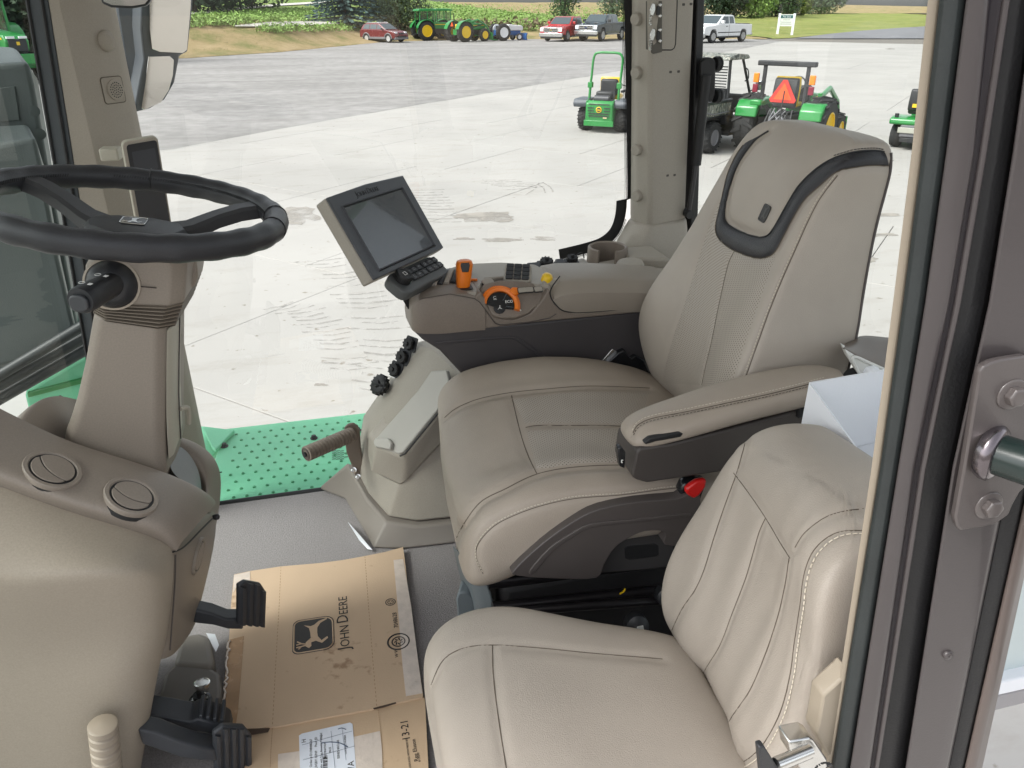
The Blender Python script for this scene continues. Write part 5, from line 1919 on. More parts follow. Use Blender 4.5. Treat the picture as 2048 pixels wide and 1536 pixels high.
# bellows
bm = nb()
loops = []
for k in range(7):
    t = k / 6
    for dt, gr in ((0, -.003), (.35, .004), (.65, .004)):
        tt = min(1, t + dt / 6)
        uL, uR = 176 + (184 - 176) * tt, 363 - (363 - 345) * tt
        vL, vR = 606 + (636 - 606) * tt, 612 + (660 - 612) * tt
        s_ = csec(uL - gr * 700, vL, uR + gr * 500, vR, .165 + gr, .02)
        loops.append([p + V((0, -gr if i in (0, 1, 2, 7) else gr, 0)) for i, p in enumerate(s_)])
loft(bm, loops)
part('column_bellows', bm, mat('bellows_brown', (0.165, 0.135, 0.105), .55, .05, 8), colm)
# head
bm = nb()
hd = [csec(171, 610, 364, 616, .18, .018), csec(164, 590, 367, 594, .185, .018), csec(163, 540, 371, 536, .19, .018), csec(170, 526, 368, 526, .17, .02), csec(180, 514, 366, 516, .12, .02), csec(200, 506, 350, 508, .07, .02)]
loft(bm, hd)
part('column_head', bm, mat('column_taupe', (0, 0, 0)), colm, bevel=.007, seg=3)
bm = nb()
a = D(370, 560, 1.12)
prism(bm, [D(u, v, 1.17) for u, v in [(372, 528), (392, 520), (396, 555), (390, 574), (372, 586)]], (0, .09, 0))
part('head_switch_pod', bm, mat('column_taupe', (0, 0, 0)), colm, bevel=.006, seg=3)
part('head_joint', tube(nb(), [D(258, 571, YF - .002), D(313, 576, YF - .002)], .0008, 4), DARKBROWN, colm)
# stalk
sb = D(224, 568, YF - .001)
bm = nb()
lathe(bm, [(.036, -.006), (.036, .002), (.033, .003), (.0325, -.003)], sb, (0, -1, .12), 32, cap=False)
part('stalk_collar', bm, mat('collar_beige', (0.36, 0.31, 0.25), .5), colm, smooth=True)
bm = nb()
lathe(bm, [(.0335, -.006), (.032, .006), (.026, .016), (.018, .022)], sb, (-.1, -1, .12), 28)
stk = part('indicator_stalk', bm, CHARCOAL, colm, smooth=True)
s0, s1 = D(228, 566, YF - .012), D(160, 602, YF - .085)
ax = (s1 - s0).normalized()
x, y = frame_for(ax)
bm = nb()
loops = []
for t, w, h_ in ((0, .0165, .0165), (.25, .0165, .0165), (.45, .0175, .0172), (.8, .0185, .018), (.94, .0185, .018), (1.0, .017, .0165)):
    loops.append([s0 + ax * (s1 - s0).length * t + x * (w * math.cos(q)) + y * (h_ * math.sin(q)) for q in (6.283 * k / 18 for k in range(18))])
loft(bm, loops)
part('stalk_arm', bm, CHARCOAL, stk, smooth=True)
bm = nb()
pr2 = rrect(.024, .022, .009, 4)
prism(bm, on_plane(s1 + y * -.002, x, y, pr2), ax * .006)
part('stalk_end_button', bm, mat('button_slate', (0.045, 0.047, 0.052), .4), stk, bevel=.002)
for t in (.32, .78):
    c = s0 + ax * (s1 - s0).length * t
    up = V((0, -.35, .94))
    up = (up - ax * up.dot(ax)).normalized()
    c = c + up * .0182
    w_ = ax.cross(up)
    bm = nb()
    tube(bm, on_plane(c, w_, ax, [(.006 + .0035 * math.cos(q), .004 * math.sin(q)) for q in (6.283 * k / 12 for k in range(12))]), .0005, 4, closed=True)
    for dy_ in (-.002, .0005, .003):
        tube(bm, on_plane(c, w_, ax, [(-.003, dy_), (-.008, dy_ + .001)]), .0005, 4)
    part('stalk_symbol', bm, INK, stk)
# wheel
WC, WR, WT = V((-.26, 1.2, .94)), .197, R(10)
WN = V((math.sin(WT), 0, math.cos(WT)))
wx = V((math.cos(WT), 0, -math.sin(WT)))
wy = V((0, 1, 0))
WLEATHER = mat('wheel_leather', (0.022, 0.023, 0.027), .40, .12, 30, .5, 800, dist=.001)
bm = nb()
n = 120
loops = []
for k in range(n):
    t = 2 * math.pi * k / n
    d = wx * math.cos(t) + wy * math.sin(t)
    rr = .0172 + .0007 * math.sin(t * 26) * (1 if abs(math.sin(t)) > .3 else .4)
    loops.append([WC + d * (WR + rr * math.cos(q)) + WN * (rr * (1.0 if math.sin(q) > 0 else 1.12) * math.sin(q)) for q in (2 * math.pi * j / 16 for j in range(16))])
loops.append(loops[0])
loft(bm, loops, cap=False)
bmesh.ops.remove_doubles(bm, verts=bm.verts[:], dist=1e-6)
wheel = part('steering_wheel', bm, WLEATHER, colm, smooth=True, ang=R(80))
def wp(t, r_, h=0.0):
    return WC + (wx * math.cos(t) + wy * math.sin(t)) * r_ + WN * h
# stitching round the inside of the rim
bm = nb()
for k in range(300):
    t = 2 * math.pi * k / 300
    if (0.15 < (t % 2.094) < 1.9):
        tube(bm, [wp(t, WR - .0166, .0070), wp(t + .010, WR - .0179, .0026)], .0008, 4)
part('rim_stitching', bm, mat('black_thread', (0.006, 0.006, 0.007), .6), wheel, kind='stuff')
for t in (R(92), R(10), R(-12), R(170)):
    bm = nb()
    tube(bm, [WC + (wx * math.cos(t) + wy * math.sin(t)) * (WR + .0176 * math.cos(q)) + WN * (.0178 * math.sin(q)) for q in (2 * math.pi * j / 20 for j in range(20))], .0008, 4, closed=True)
    part('rim_joint', bm, BLACK, wheel)
# hub, lower than the rim, and spokes
hub = WC + WN * -.034
bm = nb()
hp = [(.075, .0), (.062, .034), (.02, .05), (-.03, .046), (-.058, .03), (-.066, 0), (-.058, -.03), (-.03, -.05), (.02, -.052), (.062, -.036)]
loft(bm, [on_plane(hub - WN * .03, wx, wy, [(a * .8, b * .8) for a, b in hp]), on_plane(hub, wx, wy, hp), on_plane(hub + WN * .010, wx, wy, [(a * .9, b * .9) for a, b in hp]), on_plane(hub + WN * .014, wx, wy, [(a * .5, b * .5) for a, b in hp])])
part('hub', bm, CHARCOAL, wheel, smooth=True, ang=R(35))
for t in (R(28), R(148), R(268)):
    d = wx * math.cos(t) + wy * math.sin(t)
    s_ = WN.cross(d)
    loops = []
    for r_, h_, w_, th in ((.045, -.040, .026, .012), (.08, -.034, .019, .011), (.12, -.018, .0165, .010), (.155, -.008, .0165, .010), (.188, -.003, .018, .010)):
        c = WC + d * r_ + WN * h_
        loops.append([c + s_ * a + WN * b for a, b in ((w_, -th), (w_, th * .5), (w_ * .7, th), (-w_ * .7, th), (-w_, th * .5), (-w_, -th))])
    bm = nb()
    loft(bm, loops)
    part('spoke', bm, mat('spoke_black', (0.028, 0.029, 0.033), .42, .06, 10, .2, 900, dist=.001), wheel, smooth=True, ang=R(30))
e = emblem(wheel, hub + WN * .0135, wy * -1, wx * 1, .052, mat('emblem_gloss', (0.02, 0.021, 0.024), .25), CHROME, rim=CHROME, th=.0025) if False else None
bm = nb()
prism(bm, on_plane(hub + WN * .0125, -wy, wx, [(a * .040, b * .040) for a, b in shield_pts()]), WN * .003)
hb = part('hub_emblem', bm, mat('emblem_gloss', (0.02, 0.021, 0.024), .25), wheel)
bm = nb()
tri_poly(bm, on_plane(hub + WN * .0160, wy, -wx, [(a * .037, b * .037) for a, b in deer_pts()]))
antlers(bm, hub + WN * .0158, wy, -wx, .037, .0007)
me_ = part('hub_deer', bm, CHROME, wheel)
part('hub_emblem_rim', tube(nb(), on_plane(hub + WN * .0155, -wy, wx, [(a * .038, b * .038) for a, b in shield_pts()]), .0006, 4, closed=True), CHROME, wheel)

# ================================================================ pedals
def ribbed_pad(parent, c, x, y, n, w, h, nr, mm, t=.010):
    """pad of nr ridges running along y"""
    bm = nb()
    prism(bm, on_plane(c, x, y, [(-w / 2, -h / 2), (-w / 2, h / 2 * .75), (-w * .25, h / 2), (w * .3, h / 2), (w / 2, h / 2 * .7), (w / 2, -h / 2)]), n * t)
    p_ = part('pedal_pad', bm, mm, parent, bevel=.003)
    for k in range(nr):
        a = -w / 2 + w * (k + .5) / nr
        hh = h / 2 * (.72 if k in (0, nr - 1) else .95)
        bm = nb()
        prism(bm, on_plane(c + n * t, x, y, [(a - w / nr * .42, -h / 2 * .97), (a + w / nr * .42, -h / 2 * .97), (a + w / nr * .42, hh), (a - w / nr * .42, hh)]),
              [q for q in on_plane(c + n * (t + .0045), x, y, [(a - w / nr * .22, -h / 2 * .97), (a + w / nr * .22, -h / 2 * .97), (a + w / nr * .22, hh), (a - w / nr * .22, hh)])])
        part('pad_rib', bm, mm, p_)
PEDAL = mat('pedal_black', (0.040, 0.043, 0.050), .45, .1, 30, .2, 500)
p1 = thing('foot_pedal', 'black ribbed pedal reaching over the upper corner of the cardboard sheet', 'pedal', tuple(D(500, 1205, 1.2)), 'foot pedals')
ya_ = 1.20
pc1 = D(503, 1208, ya_)
px_, pn_ = V((.55, .80, .0)).normalized(), V((.72, -.5, .5)).normalized()
a_, b_ = D(477, 1205, ya_ - .03), D(530, 1212, ya_ + .03)
px_ = (b_ - a_).normalized()
t_, u_ = D(505, 1163, ya_ - .01), D(503, 1252, ya_ + .012)
py_ = (t_ - u_).normalized()
pn_ = px_.cross(py_).normalized()
if pn_.dot(EYE - pc1) < 0:
    pn_ = -pn_
ribbed_pad(p1, (a_ + b_) / 2 - pn_ * .008, px_, py_, pn_, (b_ - a_).length * 1.0, (t_ - u_).length * .98, 4, PEDAL)
bm = nb()
lp_ = [(D(372, 1222, 1.20), .016), (D(395, 1225, 1.2), .017), (D(425, 1230, 1.2), .015), (D(455, 1240, 1.205), .013), (D(485, 1240, 1.21), .014)]
loops = []
for c, w in lp_:
    loops.append([c + V((0, -.012, w)), c + V((0, .02, w * .9)), c + V((0, .02, -w * .9)), c + V((0, -.012, -w))])
loft(bm, loops)
part('pedal_arm', bm, PEDAL, p1, bevel=.004, seg=3)
def lower_pedal(name_label, c0, c1, topv, botv, y0, y1, armp, nr):
    p_ = thing('foot_pedal', name_label, 'pedal', tuple(D(c0[0], c0[1], y0)), 'foot pedals')
    a, b = D(c0[0], c0[1], y0), D(c1[0], c1[1], y1)
    px = (b - a).normalized()
    m_ = (a + b) / 2
    t, u = D((c0[0] + c1[0]) / 2, topv, (y0 + y1) / 2 + .0), D((c0[0] + c1[0]) / 2 + 3, botv, (y0 + y1) / 2 + .01)
    py = (t - u).normalized()
    pn = px.cross(py).normalized()
    if pn.dot(EYE - a) < 0:
        pn = -pn
    ribbed_pad(p_, m_ - pn * .008, px, py, pn, (b - a).length, (t - u).length, nr, PEDAL)
    bm = nb()
    loops = []
    for u, v, y, w in armp:
        c = D(u, v, y)
        loops.append([c + V((0, -.014, w)), c + V((0, .02, w * .9)), c + V((0, .02, -w * .9)), c + V((0, -.014, -w))])
    loft(bm, loops)
    part('pedal_arm', bm, PEDAL, p_, bevel=.005, seg=3)
    return p_
lower_pedal('black ribbed pedal at the bottom edge of the picture in front of its twin', (428, 1512), (504, 1512), 1455, 1572, .97, 1.0, [(282, 1460, .97, .018), (320, 1470, .97, .022), (360, 1485, .97, .021), (400, 1494, .97, .017), (436, 1498, .98, .016)], 5)
p3 = thing('foot_pedal', 'black flat pedal seen edge on with short ridges, just above the lowest pedal', 'pedal', tuple(D(430, 1440, 1.02)), 'foot pedals')
bm = nb()
loops = []
for u, v, y, w in [(300, 1425, 1.02, .012), (340, 1432, 1.02, .014), (385, 1440, 1.02, .013), (400, 1436, 1.02, .017), (440, 1445, 1.02, .017), (462, 1455, 1.025, .013)]:
    c = D(u, v, y)
    loops.append([c + V((0, -.016, w)), c + V((0, .03, w * .95)), c + V((0, .03, -w)), c + V((0, -.016, -w))])
loft(bm, loops)
part('pedal_arm', bm, PEDAL, p3, bevel=.004, seg=3)
for k in range(4):
    c = D(403 + k * 14, 1424 + k * 3, 1.01)
    bm = nb()
    box(bm, c + V((0, .012, 0)), (.0065, .045, .008))
    part('pad_rib', bm, PEDAL, p3, bevel=.002)
# floor mounting with round push switch
fb = thing('pedal_floor_mount', 'grey brown floor mount with a bright round foot switch between the pedals', 'pedal mount', tuple(D(390, 1350, 1.2)))
FZ = .02
FM = mat('mount_grey', (0.14, 0.125, 0.112), .5, .05, 8, .2, 700, dist=.001)
bm = nb()
prism(bm, [P(u, v, z=.03) for u, v in [(330, 1345), (352, 1325), (415, 1330), (440, 1345), (444, 1380), (436, 1440), (300, 1450)]], (0, 0, -.05))
part('mount_plate', bm, FM, fb, bevel=.008, seg=3)
bm = nb()
prism(bm, [P(u, v, z=.035) for u, v in [(360, 1270), (400, 1262), (420, 1272), (428, 1320), (424, 1338), (345, 1330)]], (0, 0, -.04))
part('mount_shoe', bm, mat('shoe_grey', (0.21, 0.19, 0.165), .5, .05, 8), fb, bevel=.012, seg=3)
c = P(400, 1400, z=.032)
bm = nb()
lathe(bm, [(.020, 0), (.020, .002), (.012, .004), (.011, .014)], c, (0, 0, 1), 20)
part('switch_well', bm, BLACKGLOSS, fb, smooth=True)
bm = nb()
lathe(bm, [(.010, .010), (.0115, .014), (.0145, .026), (.0145, .030), (.012, .031), (.0115, .0295), (.003, .0295)], c + V((.004, .008, .0)), (.1, .2, 1), 24)
part('foot_switch', bm, CHROME, fb, smooth=True)
bm = nb()
for k in range(3):
    prism(bm, [c + V((-.014 + k * .012, -.004, .0045)), c + V((-.009 + k * .012, -.006, .0045)), c + V((-.008 + k * .012, .004, .0045)), c + V((-.012 + k * .012, .004, .0045))], (0, 0, .002))
part('switch_glints', bm, CHROME, fb)
bm = nb()
bm.faces.new([bm.verts.new(P(u, v, z=.028)) for u, v in [(412, 1266), (430, 1268), (438, 1290), (432, 1304), (424, 1290)]])
tag(part('film_scrap', bm, WHITE, None), 'small white plastic scrap behind the upper pedal', 'plastic scrap')

# ================================================================ cardboard
def card_mat(name, base):
    m = mat(name, base, .85, .06, 6, .25, 300, dist=.0015)
    nt = m.node_tree
    b = nt.nodes['Principled BSDF']
    src = b.inputs['Base Color'].links[0].from_socket
    tc = [n for n in nt.nodes if n.type == 'TEX_COORD'][0]
    n = nt.nodes.new('ShaderNodeTexNoise')
    n.inputs['Scale'].default_value = 45
    n.inputs['Detail'].default_value = 5
    nt.links.new(tc.outputs['Object'], n.inputs['Vector'])
    n2 = nt.nodes.new('ShaderNodeTexNoise')
    n2.inputs['Scale'].default_value = 4
    nt.links.new(tc.outputs['Object'], n2.inputs['Vector'])
    mu = nt.nodes.new('ShaderNodeMath')
    mu.operation = 'MULTIPLY'
    nt.links.new(n.outputs[0], mu.inputs[0])
    nt.links.new(n2.outputs[0], mu.inputs[1])
    cr = nt.nodes.new('ShaderNodeValToRGB')
    cr.color_ramp.elements[0].position = .36
    cr.color_ramp.elements[0].color = (1, 1, 1, 1)
    cr.color_ramp.elements[1].position = .46
    cr.color_ramp.elements[1].color = (.62, .55, .5, 1)
    nt.links.new(mu.outputs[0], cr.inputs[0])
    mx = nt.nodes.new('ShaderNodeMix')
    mx.data_type = 'RGBA'
    mx.blend_type = 'MULTIPLY'
    mx.inputs['Factor'].default_value = 1
    nt.links.new(src, mx.inputs['A'])
    nt.links.new(cr.outputs[0], mx.inputs['B'])
    nt.links.new(mx.outputs['Result'], b.inputs['Base Color'])
    return m
CARD = card_mat('cardboard', (0.56, 0.41, 0.28))
CARD2 = card_mat('cardboard_lower', (0.55, 0.395, 0.26))
CZ = .016
c1 = thing('cardboard_sheet', 'upper brown cardboard sheet with printed leaping deer logo and brand name lying on the carpet', 'cardboard', tuple(P(650, 1260, z=0)), 'cardboard sheets on the floor')
def flat(pix, z, th, wob=0.0):
    bm = nb()
    top = [P(u, v, z=z) + V((0, 0, random.uniform(-wob, wob))) for u, v in pix]
    prism(bm, top, (0, 0, -th))
    return bm
edge1 = [(468, 1149), (500, 1142), (560, 1133), (640, 1126), (686, 1120), (730, 1112), (770, 1104), (806, 1094), (811, 1130), (816, 1180), (822, 1210), (826, 1260), (836, 1320), (846, 1388), (845, 1394), (800, 1404), (750, 1416), (700, 1426), (640, 1436), (560, 1452), (520, 1456), (465, 1460), (440, 1458), (446, 1400), (452, 1330), (458, 1280), (462, 1210)]
part('sheet', flat(edge1, CZ, .006), CARD, c1)
CREASE = mat('cardboard_crease', (0.33, 0.21, 0.115), .9)
def crease(parent, pix, z):
    pts = even([P(u, v, z=z) for u, v in pix], 90)
    bm = nb()
    for a, b in zip(pts[::2], pts[1::2]):
        tube(bm, [a, b], .0007, 3)
    part('score_line', bm, CREASE, parent, kind='stuff')
crease(c1, [(562, 1134), (558, 1220), (552, 1320), (545, 1453)], CZ)
crease(c1, [(730, 1113), (737, 1210), (745, 1310), (754, 1416)], CZ)
# ink: printed flat
PRINT = mat('black_print', (0.035, 0.032, 0.03), .8)
ox = (P(683, 1205, z=CZ) - P(688, 1306, z=CZ))   # reading direction of the brand name, away from the viewer
bxv = ox.normalized()
byv = V((0, 0, 1)).cross(bxv)
o_ = P(686, 1302, z=CZ + .0006) + bxv * .003
PR2 = mat('grey_print', (0.055, 0.052, 0.05), .8)
Lw = ox.length
caps_text(c1, ['J', 'D'], ['OHN', 'EERE'], bxv, byv, o_ - byv * .003, Lw * .232, PRINT, 'brand_lettering', .045, .0001)
eo = P(627, 1269, z=CZ + .0003)
es = (P(622, 1234, z=CZ) - P(630, 1312, z=CZ)).length * .93
bm = nb()
prism(bm, on_plane(eo, bxv, byv, [(a * es * .92, b * es * .92) for a, b in shield_pts()]), (0, 0, .0003))
lg = part('logo_shield', bm, PR2, c1)
bm = nb()
tube(bm, on_plane(eo + V((0, 0, .0003)), bxv, byv, [(a * es * .86, b * es * .86) for a, b in shield_pts()]), es * .014, 4, closed=True)
part('logo_line', bm, CARD, lg)
bm = nb()
tri_poly(bm, on_plane(eo + V((0, 0, .0009)), bxv, byv, [(a * es * .84, b * es * .84) for a, b in deer_pts()]))
antlers(bm, eo + V((0, 0, .0007)), bxv, byv, es * .84, es * .016)
part('logo_deer', bm, CARD, lg)
text('7048628', .0135, PRINT, c1, basis(P(791, 1240, z=CZ + .0006), bxv, byv), 'stock_number', .0001)
def ringprint(parent, u, v, r_, z, icon):
    c = P(u, v, z=z)
    bm = nb()
    for rr, w in ((1, .09), (.6, .07)):
        tube(bm, [c + V((r_ * rr * math.cos(t), r_ * rr * math.sin(t), 0)) for t in (6.283 * k / 24 for k in range(24))], r_ * w, 4, closed=True)
    for k in range(icon):
        t = 6.283 * k / icon
        tube(bm, [c + V((r_ * .2 * math.cos(t), r_ * .2 * math.sin(t), 0)), c + V((r_ * .42 * math.cos(t + .5), r_ * .42 * math.sin(t + .5), 0))], r_ * .07, 4)
    part('round_stamp', bm, PRINT, parent)
ringprint(c1, 781, 1204, .0105, CZ + .0003, 3)
ringprint(c1, 797, 1283, .022, CZ + .0003, 7)
text('W W', .010, PRINT, c1, basis(P(793, 1306, z=CZ + .0006), bxv, byv), 'wave_mark', .0001)
# packing tape along the right edge, the left edge and the top left corner
TAPE = mat('clear_tape', (0.62, 0.53, 0.46), .3, .10, 50, .5, 120, spec=.6)
TAPE2 = mat('brown_tape', (0.40, 0.25, 0.14), .25, .18, 22, .6, 60, spec=.6)
part('tape_strip', flat([(787, 1120), (806, 1118), (822, 1210), (836, 1320), (845, 1386), (812, 1392), (805, 1330), (797, 1230)], CZ + .0008, .0006), TAPE, c1)
part('tape_strip', flat([(468, 1150), (500, 1143), (500, 1160), (474, 1172), (466, 1185)], CZ + .0008, .0006), TAPE, c1)
part('tape_strip', flat([(456, 1280), (488, 1272), (482, 1350), (476, 1420), (470, 1458), (442, 1457), (448, 1380)], CZ + .0008, .0006), TAPE2, c1)
bm = nb()
q = even([P(u, v, z=CZ + .002) for u, v in [(458, 1282), (454, 1340), (448, 1400), (446, 1450)]], 40)
tube(bm, [p + V((random.uniform(-.003, .003), 0, random.uniform(0, .002))) for p in q], .0022, 5)
part('torn_tape_edge', bm, TAPE, c1)
c2 = thing('cardboard_sheet', 'lower brown cardboard flap with white shipping label and handwriting at the bottom of the picture', 'cardboard', tuple(P(700, 1480, z=0)), 'cardboard sheets on the floor')
edge2 = [(470, 1462), (540, 1452), (640, 1438), (745, 1419), (752, 1415), (790, 1405), (846, 1389), (850, 1400), (858, 1560), (862, 1640), (470, 1640)]
part('sheet', flat(edge2, CZ - .004, .007), CARD2, c2)
crease(c2, [(545, 1456), (542, 1500), (538, 1600)], CZ - .0038)
crease(c2, [(756, 1416), (764, 1480), (772, 1600)], CZ - .0038)
part('torn_slot', flat([(746, 1416), (792, 1404), (792, 1407), (770, 1414), (748, 1419)], CZ + .0005, .0005), mat('torn_dark', (0.07, 0.045, 0.03), .9), c2)
part('torn_slot', flat([(470, 1458), (540, 1456), (536, 1464), (500, 1470), (470, 1470)], CZ + .0005, .0005), mat('torn_dark', (0, 0, 0)), c2)
part('tape_strip', flat([(556, 1508), (600, 1502), (604, 1600), (556, 1600)], CZ - .0030, .0006), TAPE, c2)
part('tape_strip', flat([(706, 1474), (760, 1462), (764, 1500), (766, 1600), (712, 1600)], CZ - .0030, .0006), TAPE, c2)
lb_ = flat([(598, 1471), (604, 1467), (700, 1445), (705, 1448), (717, 1600), (602, 1600)], CZ - .0024, .0006)
lbo = part('shipping_label', lb_, mat('label_paper', (0.72, 0.75, 0.82), .7, .02, 9), c2)
lx = (P(704, 1446, z=CZ) - P(598, 1471, z=CZ)).normalized()
# text reads away from the viewer like the logo
zl = CZ - .0020
def ltext(s_, u, v, size, m=PRINT, parent=lbo, x=bxv, y=byv):
    return text(s_, size, m, parent, basis(P(u, v, z=zl), x, y), 'label_print', .0001, 'RIGHT')
ltext('H', 608, 1478, .011)
ltext('Order # D1108498767', 622, 1478, .0062)
ltext('DELIVERY: B2N9     Pool: JD', 632, 1474, .0062)
ltext('Trailer with Tray, Assembly Packaged', 642, 1466, .0052)
ltext('DESTINATION', 650, 1484, .0052)
ltext('MILES', 660, 1494, .0052)
ltext('SERIES 80/2108', 676, 1480, .0062)
ltext('CONTRACT NUMBER', 690, 1470, .0042)
ltext('VA', 702, 1522, .016)
bm = nb()
for k in range(12):
    a = P(646 , 1512 + k * 2.2, z=zl)
    b = P(655, 1511 + k * 2.2, z=zl)
    prism(bm, [a, b, b + V((0, -.0006 - .0006 * (k % 3), 0)), a + V((0, -.0006 - .0006 * (k % 3), 0))], (0, 0, .0002))
part('bar_code', bm, PRINT, lbo)
bm = nb()
for pts in ([(604, 1490), (704, 1462)], [(640, 1470), (648, 1536)], [(662, 1462), (670, 1536)], [(606, 1520), (710, 1492)], [(684, 1455), (692, 1520)]):
    tube(bm, [P(u, v, z=zl) for u, v in pts], .0004, 3)
part('label_rules', bm, mat('rule_grey', (0.2, 0.22, 0.28), .8), lbo)
bm = nb()
tube(bm, smooth_line([P(u, v, z=zl) for u, v in [(642, 1486), (660, 1484), (680, 1486), (696, 1494)]], 5), .0009, 4)
tube(bm, smooth_line([P(u, v, z=zl) for u, v in [(676, 1458), (684, 1456), (692, 1459)]], 5), .0008, 4)
part('pen_strokes', bm, mat('pen_blue', (0.03, 0.06, 0.12), .7), lbo)
zl = CZ - .0033
HW = mat('marker_ink', (0.02, 0.018, 0.018), .8)
text('13-21', .020, HW, c2, basis(P(811, 1460, z=zl), bxv, byv), 'handwriting', .0001)
text('Ree Eluson', .0105, HW, c2, basis(P(830, 1500, z=zl), bxv, byv), 'handwriting', .0001)
text('PRODUCED WITH PRIDE BY', .0052, HW, c2, basis(P(817, 1508, z=zl), bxv, byv), 'printed_line', .0001)
text('& CREW', .0052, HW, c2, basis(P(838, 1514, z=zl), bxv, byv), 'printed_line', .0001)

# ================================================================ slim display on the front pillar
di = thing('corner_display', 'slim upright dark display in a beige frame mounted on the front pillar', 'display', tuple(P(290, 360, y=1.72)))
tl, tr = P(243, 282, y=1.70), P(314, 270, y=1.72)
bl, br = P(276, 462, y=1.70), P(345, 462, y=1.72)
ex = (tr - tl).normalized()
ey = (tl - bl).normalized()
en = ex.cross(ey).normalized()
if en.dot(EYE - tl) < 0:
    en = -en
cc = (tl + tr + bl + br) / 4
w, h_ = (tr - tl).length * 1.0, (tl - bl).length * 1.03
ey = en.cross(ex) if en.cross(ex).dot(ey) > 0 else -en.cross(ex)
sh_ = V(((tl - bl) + (tr - br)) / 2).normalized()
bm = nb()
prism(bm, on_plane(cc, ex, sh_, rrect(w * 1.02, h_, .010)), -en * .020)
part('display_case', bm, PALE, di, bevel=.003)
bm = nb()
prism(bm, on_plane(cc, ex, sh_, rrect(w * .995, h_ * .985, .009)), en * .002)
part('display_rim', bm, BEIGE, di, bevel=.001)
bm = nb()
prism(bm, on_plane(cc + ex * .002 + en * .0015, ex, sh_, rrect(w * .86, h_ * .92, .006)), en * .0015)
part('display_glass', bm, mat('display_black', (0.016, 0.018, 0.022), .2, spec=.5), di)
bm = nb()
prism(bm, on_plane(cc + ex * .003 + sh_ * .05 + en * .003, ex, sh_, rrect(w * .66, h_ * .22, .002)), en * .0004)
part('display_screen', bm, mat('display_lcd', (0.032, 0.036, 0.044), .18), di)
bm = nb()
box(bm, P(222, 307, y=1.755), (.035, .04, .024))
part('display_bracket', bm, PALE, di, bevel=.003)
# ================================================================ door post in the right foreground
post_ = thing('door_post', 'dark brown door post with black rubber seals close to the camera at the right', 'door post', (0.5, 0.45, 0.6))
VR = [-140, 0, 306, 606, 936, 1250, 1516, 1700]
def column(us, y):
    """one edge of a strip, from measured u at v = 0, 306, 606, 936, 1516"""
    k = [0, 306, 606, 936, 1516]
    out = []
    for v in VR:
        if v <= k[0]:
            u = us[0] + (us[1] - us[0]) / 306 * v
        elif v >= k[-1]:
            u = us[-1] + (us[-1] - us[-2]) / 580 * (v - 1516)
        else:
            for (a, b), (ua, ub) in zip(zip(k, k[1:]), zip(us, us[1:])):
                if a <= v <= b:
                    u = ua + (ub - ua) * (v - a) / (b - a)
                    break
        p = P(u, v, y=y)
        out.append(p)
    a, b = out[0], out[1]
    out.insert(0, a + (a - b) * ((1.59 - a.z) / (a.z - b.z)))
    a, b = out[-1], out[-2]
    out.append(a + (a - b) * ((a.z + .06) / (b.z - a.z)))
    return out
B = {0: (1856, 1823, 1786, 1743, 1655), 1: (1879, 1844, 1806, 1760, 1666), 2: (1932, 1892, 1850, 1796, 1703), 3: (1978, 1948, 1898, 1828, 1743), 4: (2012, 1966, 1915, 1846, 1756), 5: (2068, 2025, 1977, 1904, 1813), 6: (2205, 2150, 2092, 2020, 1900), 7: (2250, 2195, 2135, 2063, 1933), 8: (2290, 2232, 2170, 2090, 1958)}
def strip(name, a, b, m, ya_, yb__, th, bulge=0.0, bevel=.003):
    A, Bq = column(B[a], ya_), column(B[b], yb__)
    loops = []
    for p, q in zip(A, Bq):
        loops.append([p, p.lerp(q, .3) + V((0, -bulge, 0)), p.lerp(q, .7) + V((0, -bulge, 0)), q, q + V((q.x / q.y * th, th, 0)), p + V((p.x / p.y * th, th, 0))])
    bm = nb()
    loft(bm, loops)
    return part(name, bm, m, post_, bevel=bevel)
PAINT = mat('brown_grey_paint', (0.062, 0.053, 0.053), .36, .05, 14, .12, 500, coat=.2, dist=.001)
SEAL = mat('green_black_rubber', (0.022, 0.027, 0.027), .5, .15, 25, .3, 500, dist=.001)
strip('inner_trim', 0, 1, mat('trim_beige', (0.33, 0.28, 0.215), .5, .03, 6, .2, 900, dist=.001), .435, .432, .02, .001)
strip('door_seal', 1, 2, SEAL, .425, .420, .03, .004)
strip('frame_flange', 2, 3, PAINT, .414, .409, .03, .002)
strip('frame_groove', 3, 4, mat('groove_shade_paint', (0.045, 0.038, 0.043), .4, .05, 10), .416, .414, .03, -.002)  # shade of the groove put into a darker frame paint
hl = column(B[4], .409)  # highlight line of the frame, shaped as a thin bead
bm = nb()
tube(bm, hl, .0022, 8)
part('frame_highlight_bead', bm, PAINT, post_, smooth=True)
strip('door_seal', 4, 5, BLACK, .418, .416, .03, .004)
strip('frame_face', 5, 6, PAINT, .402, .396, .03, 0)
strip('outer_seal', 6, 7, BLACK, .402, .400, .03, .003)
strip('outer_lip', 7, 8, mat('lip_paint', (0.115, 0.09, 0.08), .4, .05, 10), .396, .396, .03, .002)
# lower moulding where the trim widens
bm = nb()
prism(bm, [P(u, v, y=.433) for u, v in [(1690, 1352), (1668, 1372), (1646, 1392), (1637, 1450), (1632, 1468), (1652, 1506), (1664, 1520), (1664, 1600), (1680, 1600), (1690, 1450), (1700, 1340)]], (0, .02, 0))
part('trim_foot', bm, mat('trim_beige', (0, 0, 0)), post_, bevel=.004)
c = P(1897, 1311, y=.3975)
bm = nb()
lathe(bm, [(.0045, -.002), (.0045, .0004), (.0036, .0012), (.0012, .0012), (.001, .0006)], c, (0, -1, .1), 20)
part('post_rivet', bm, PAINT, post_, smooth=True)
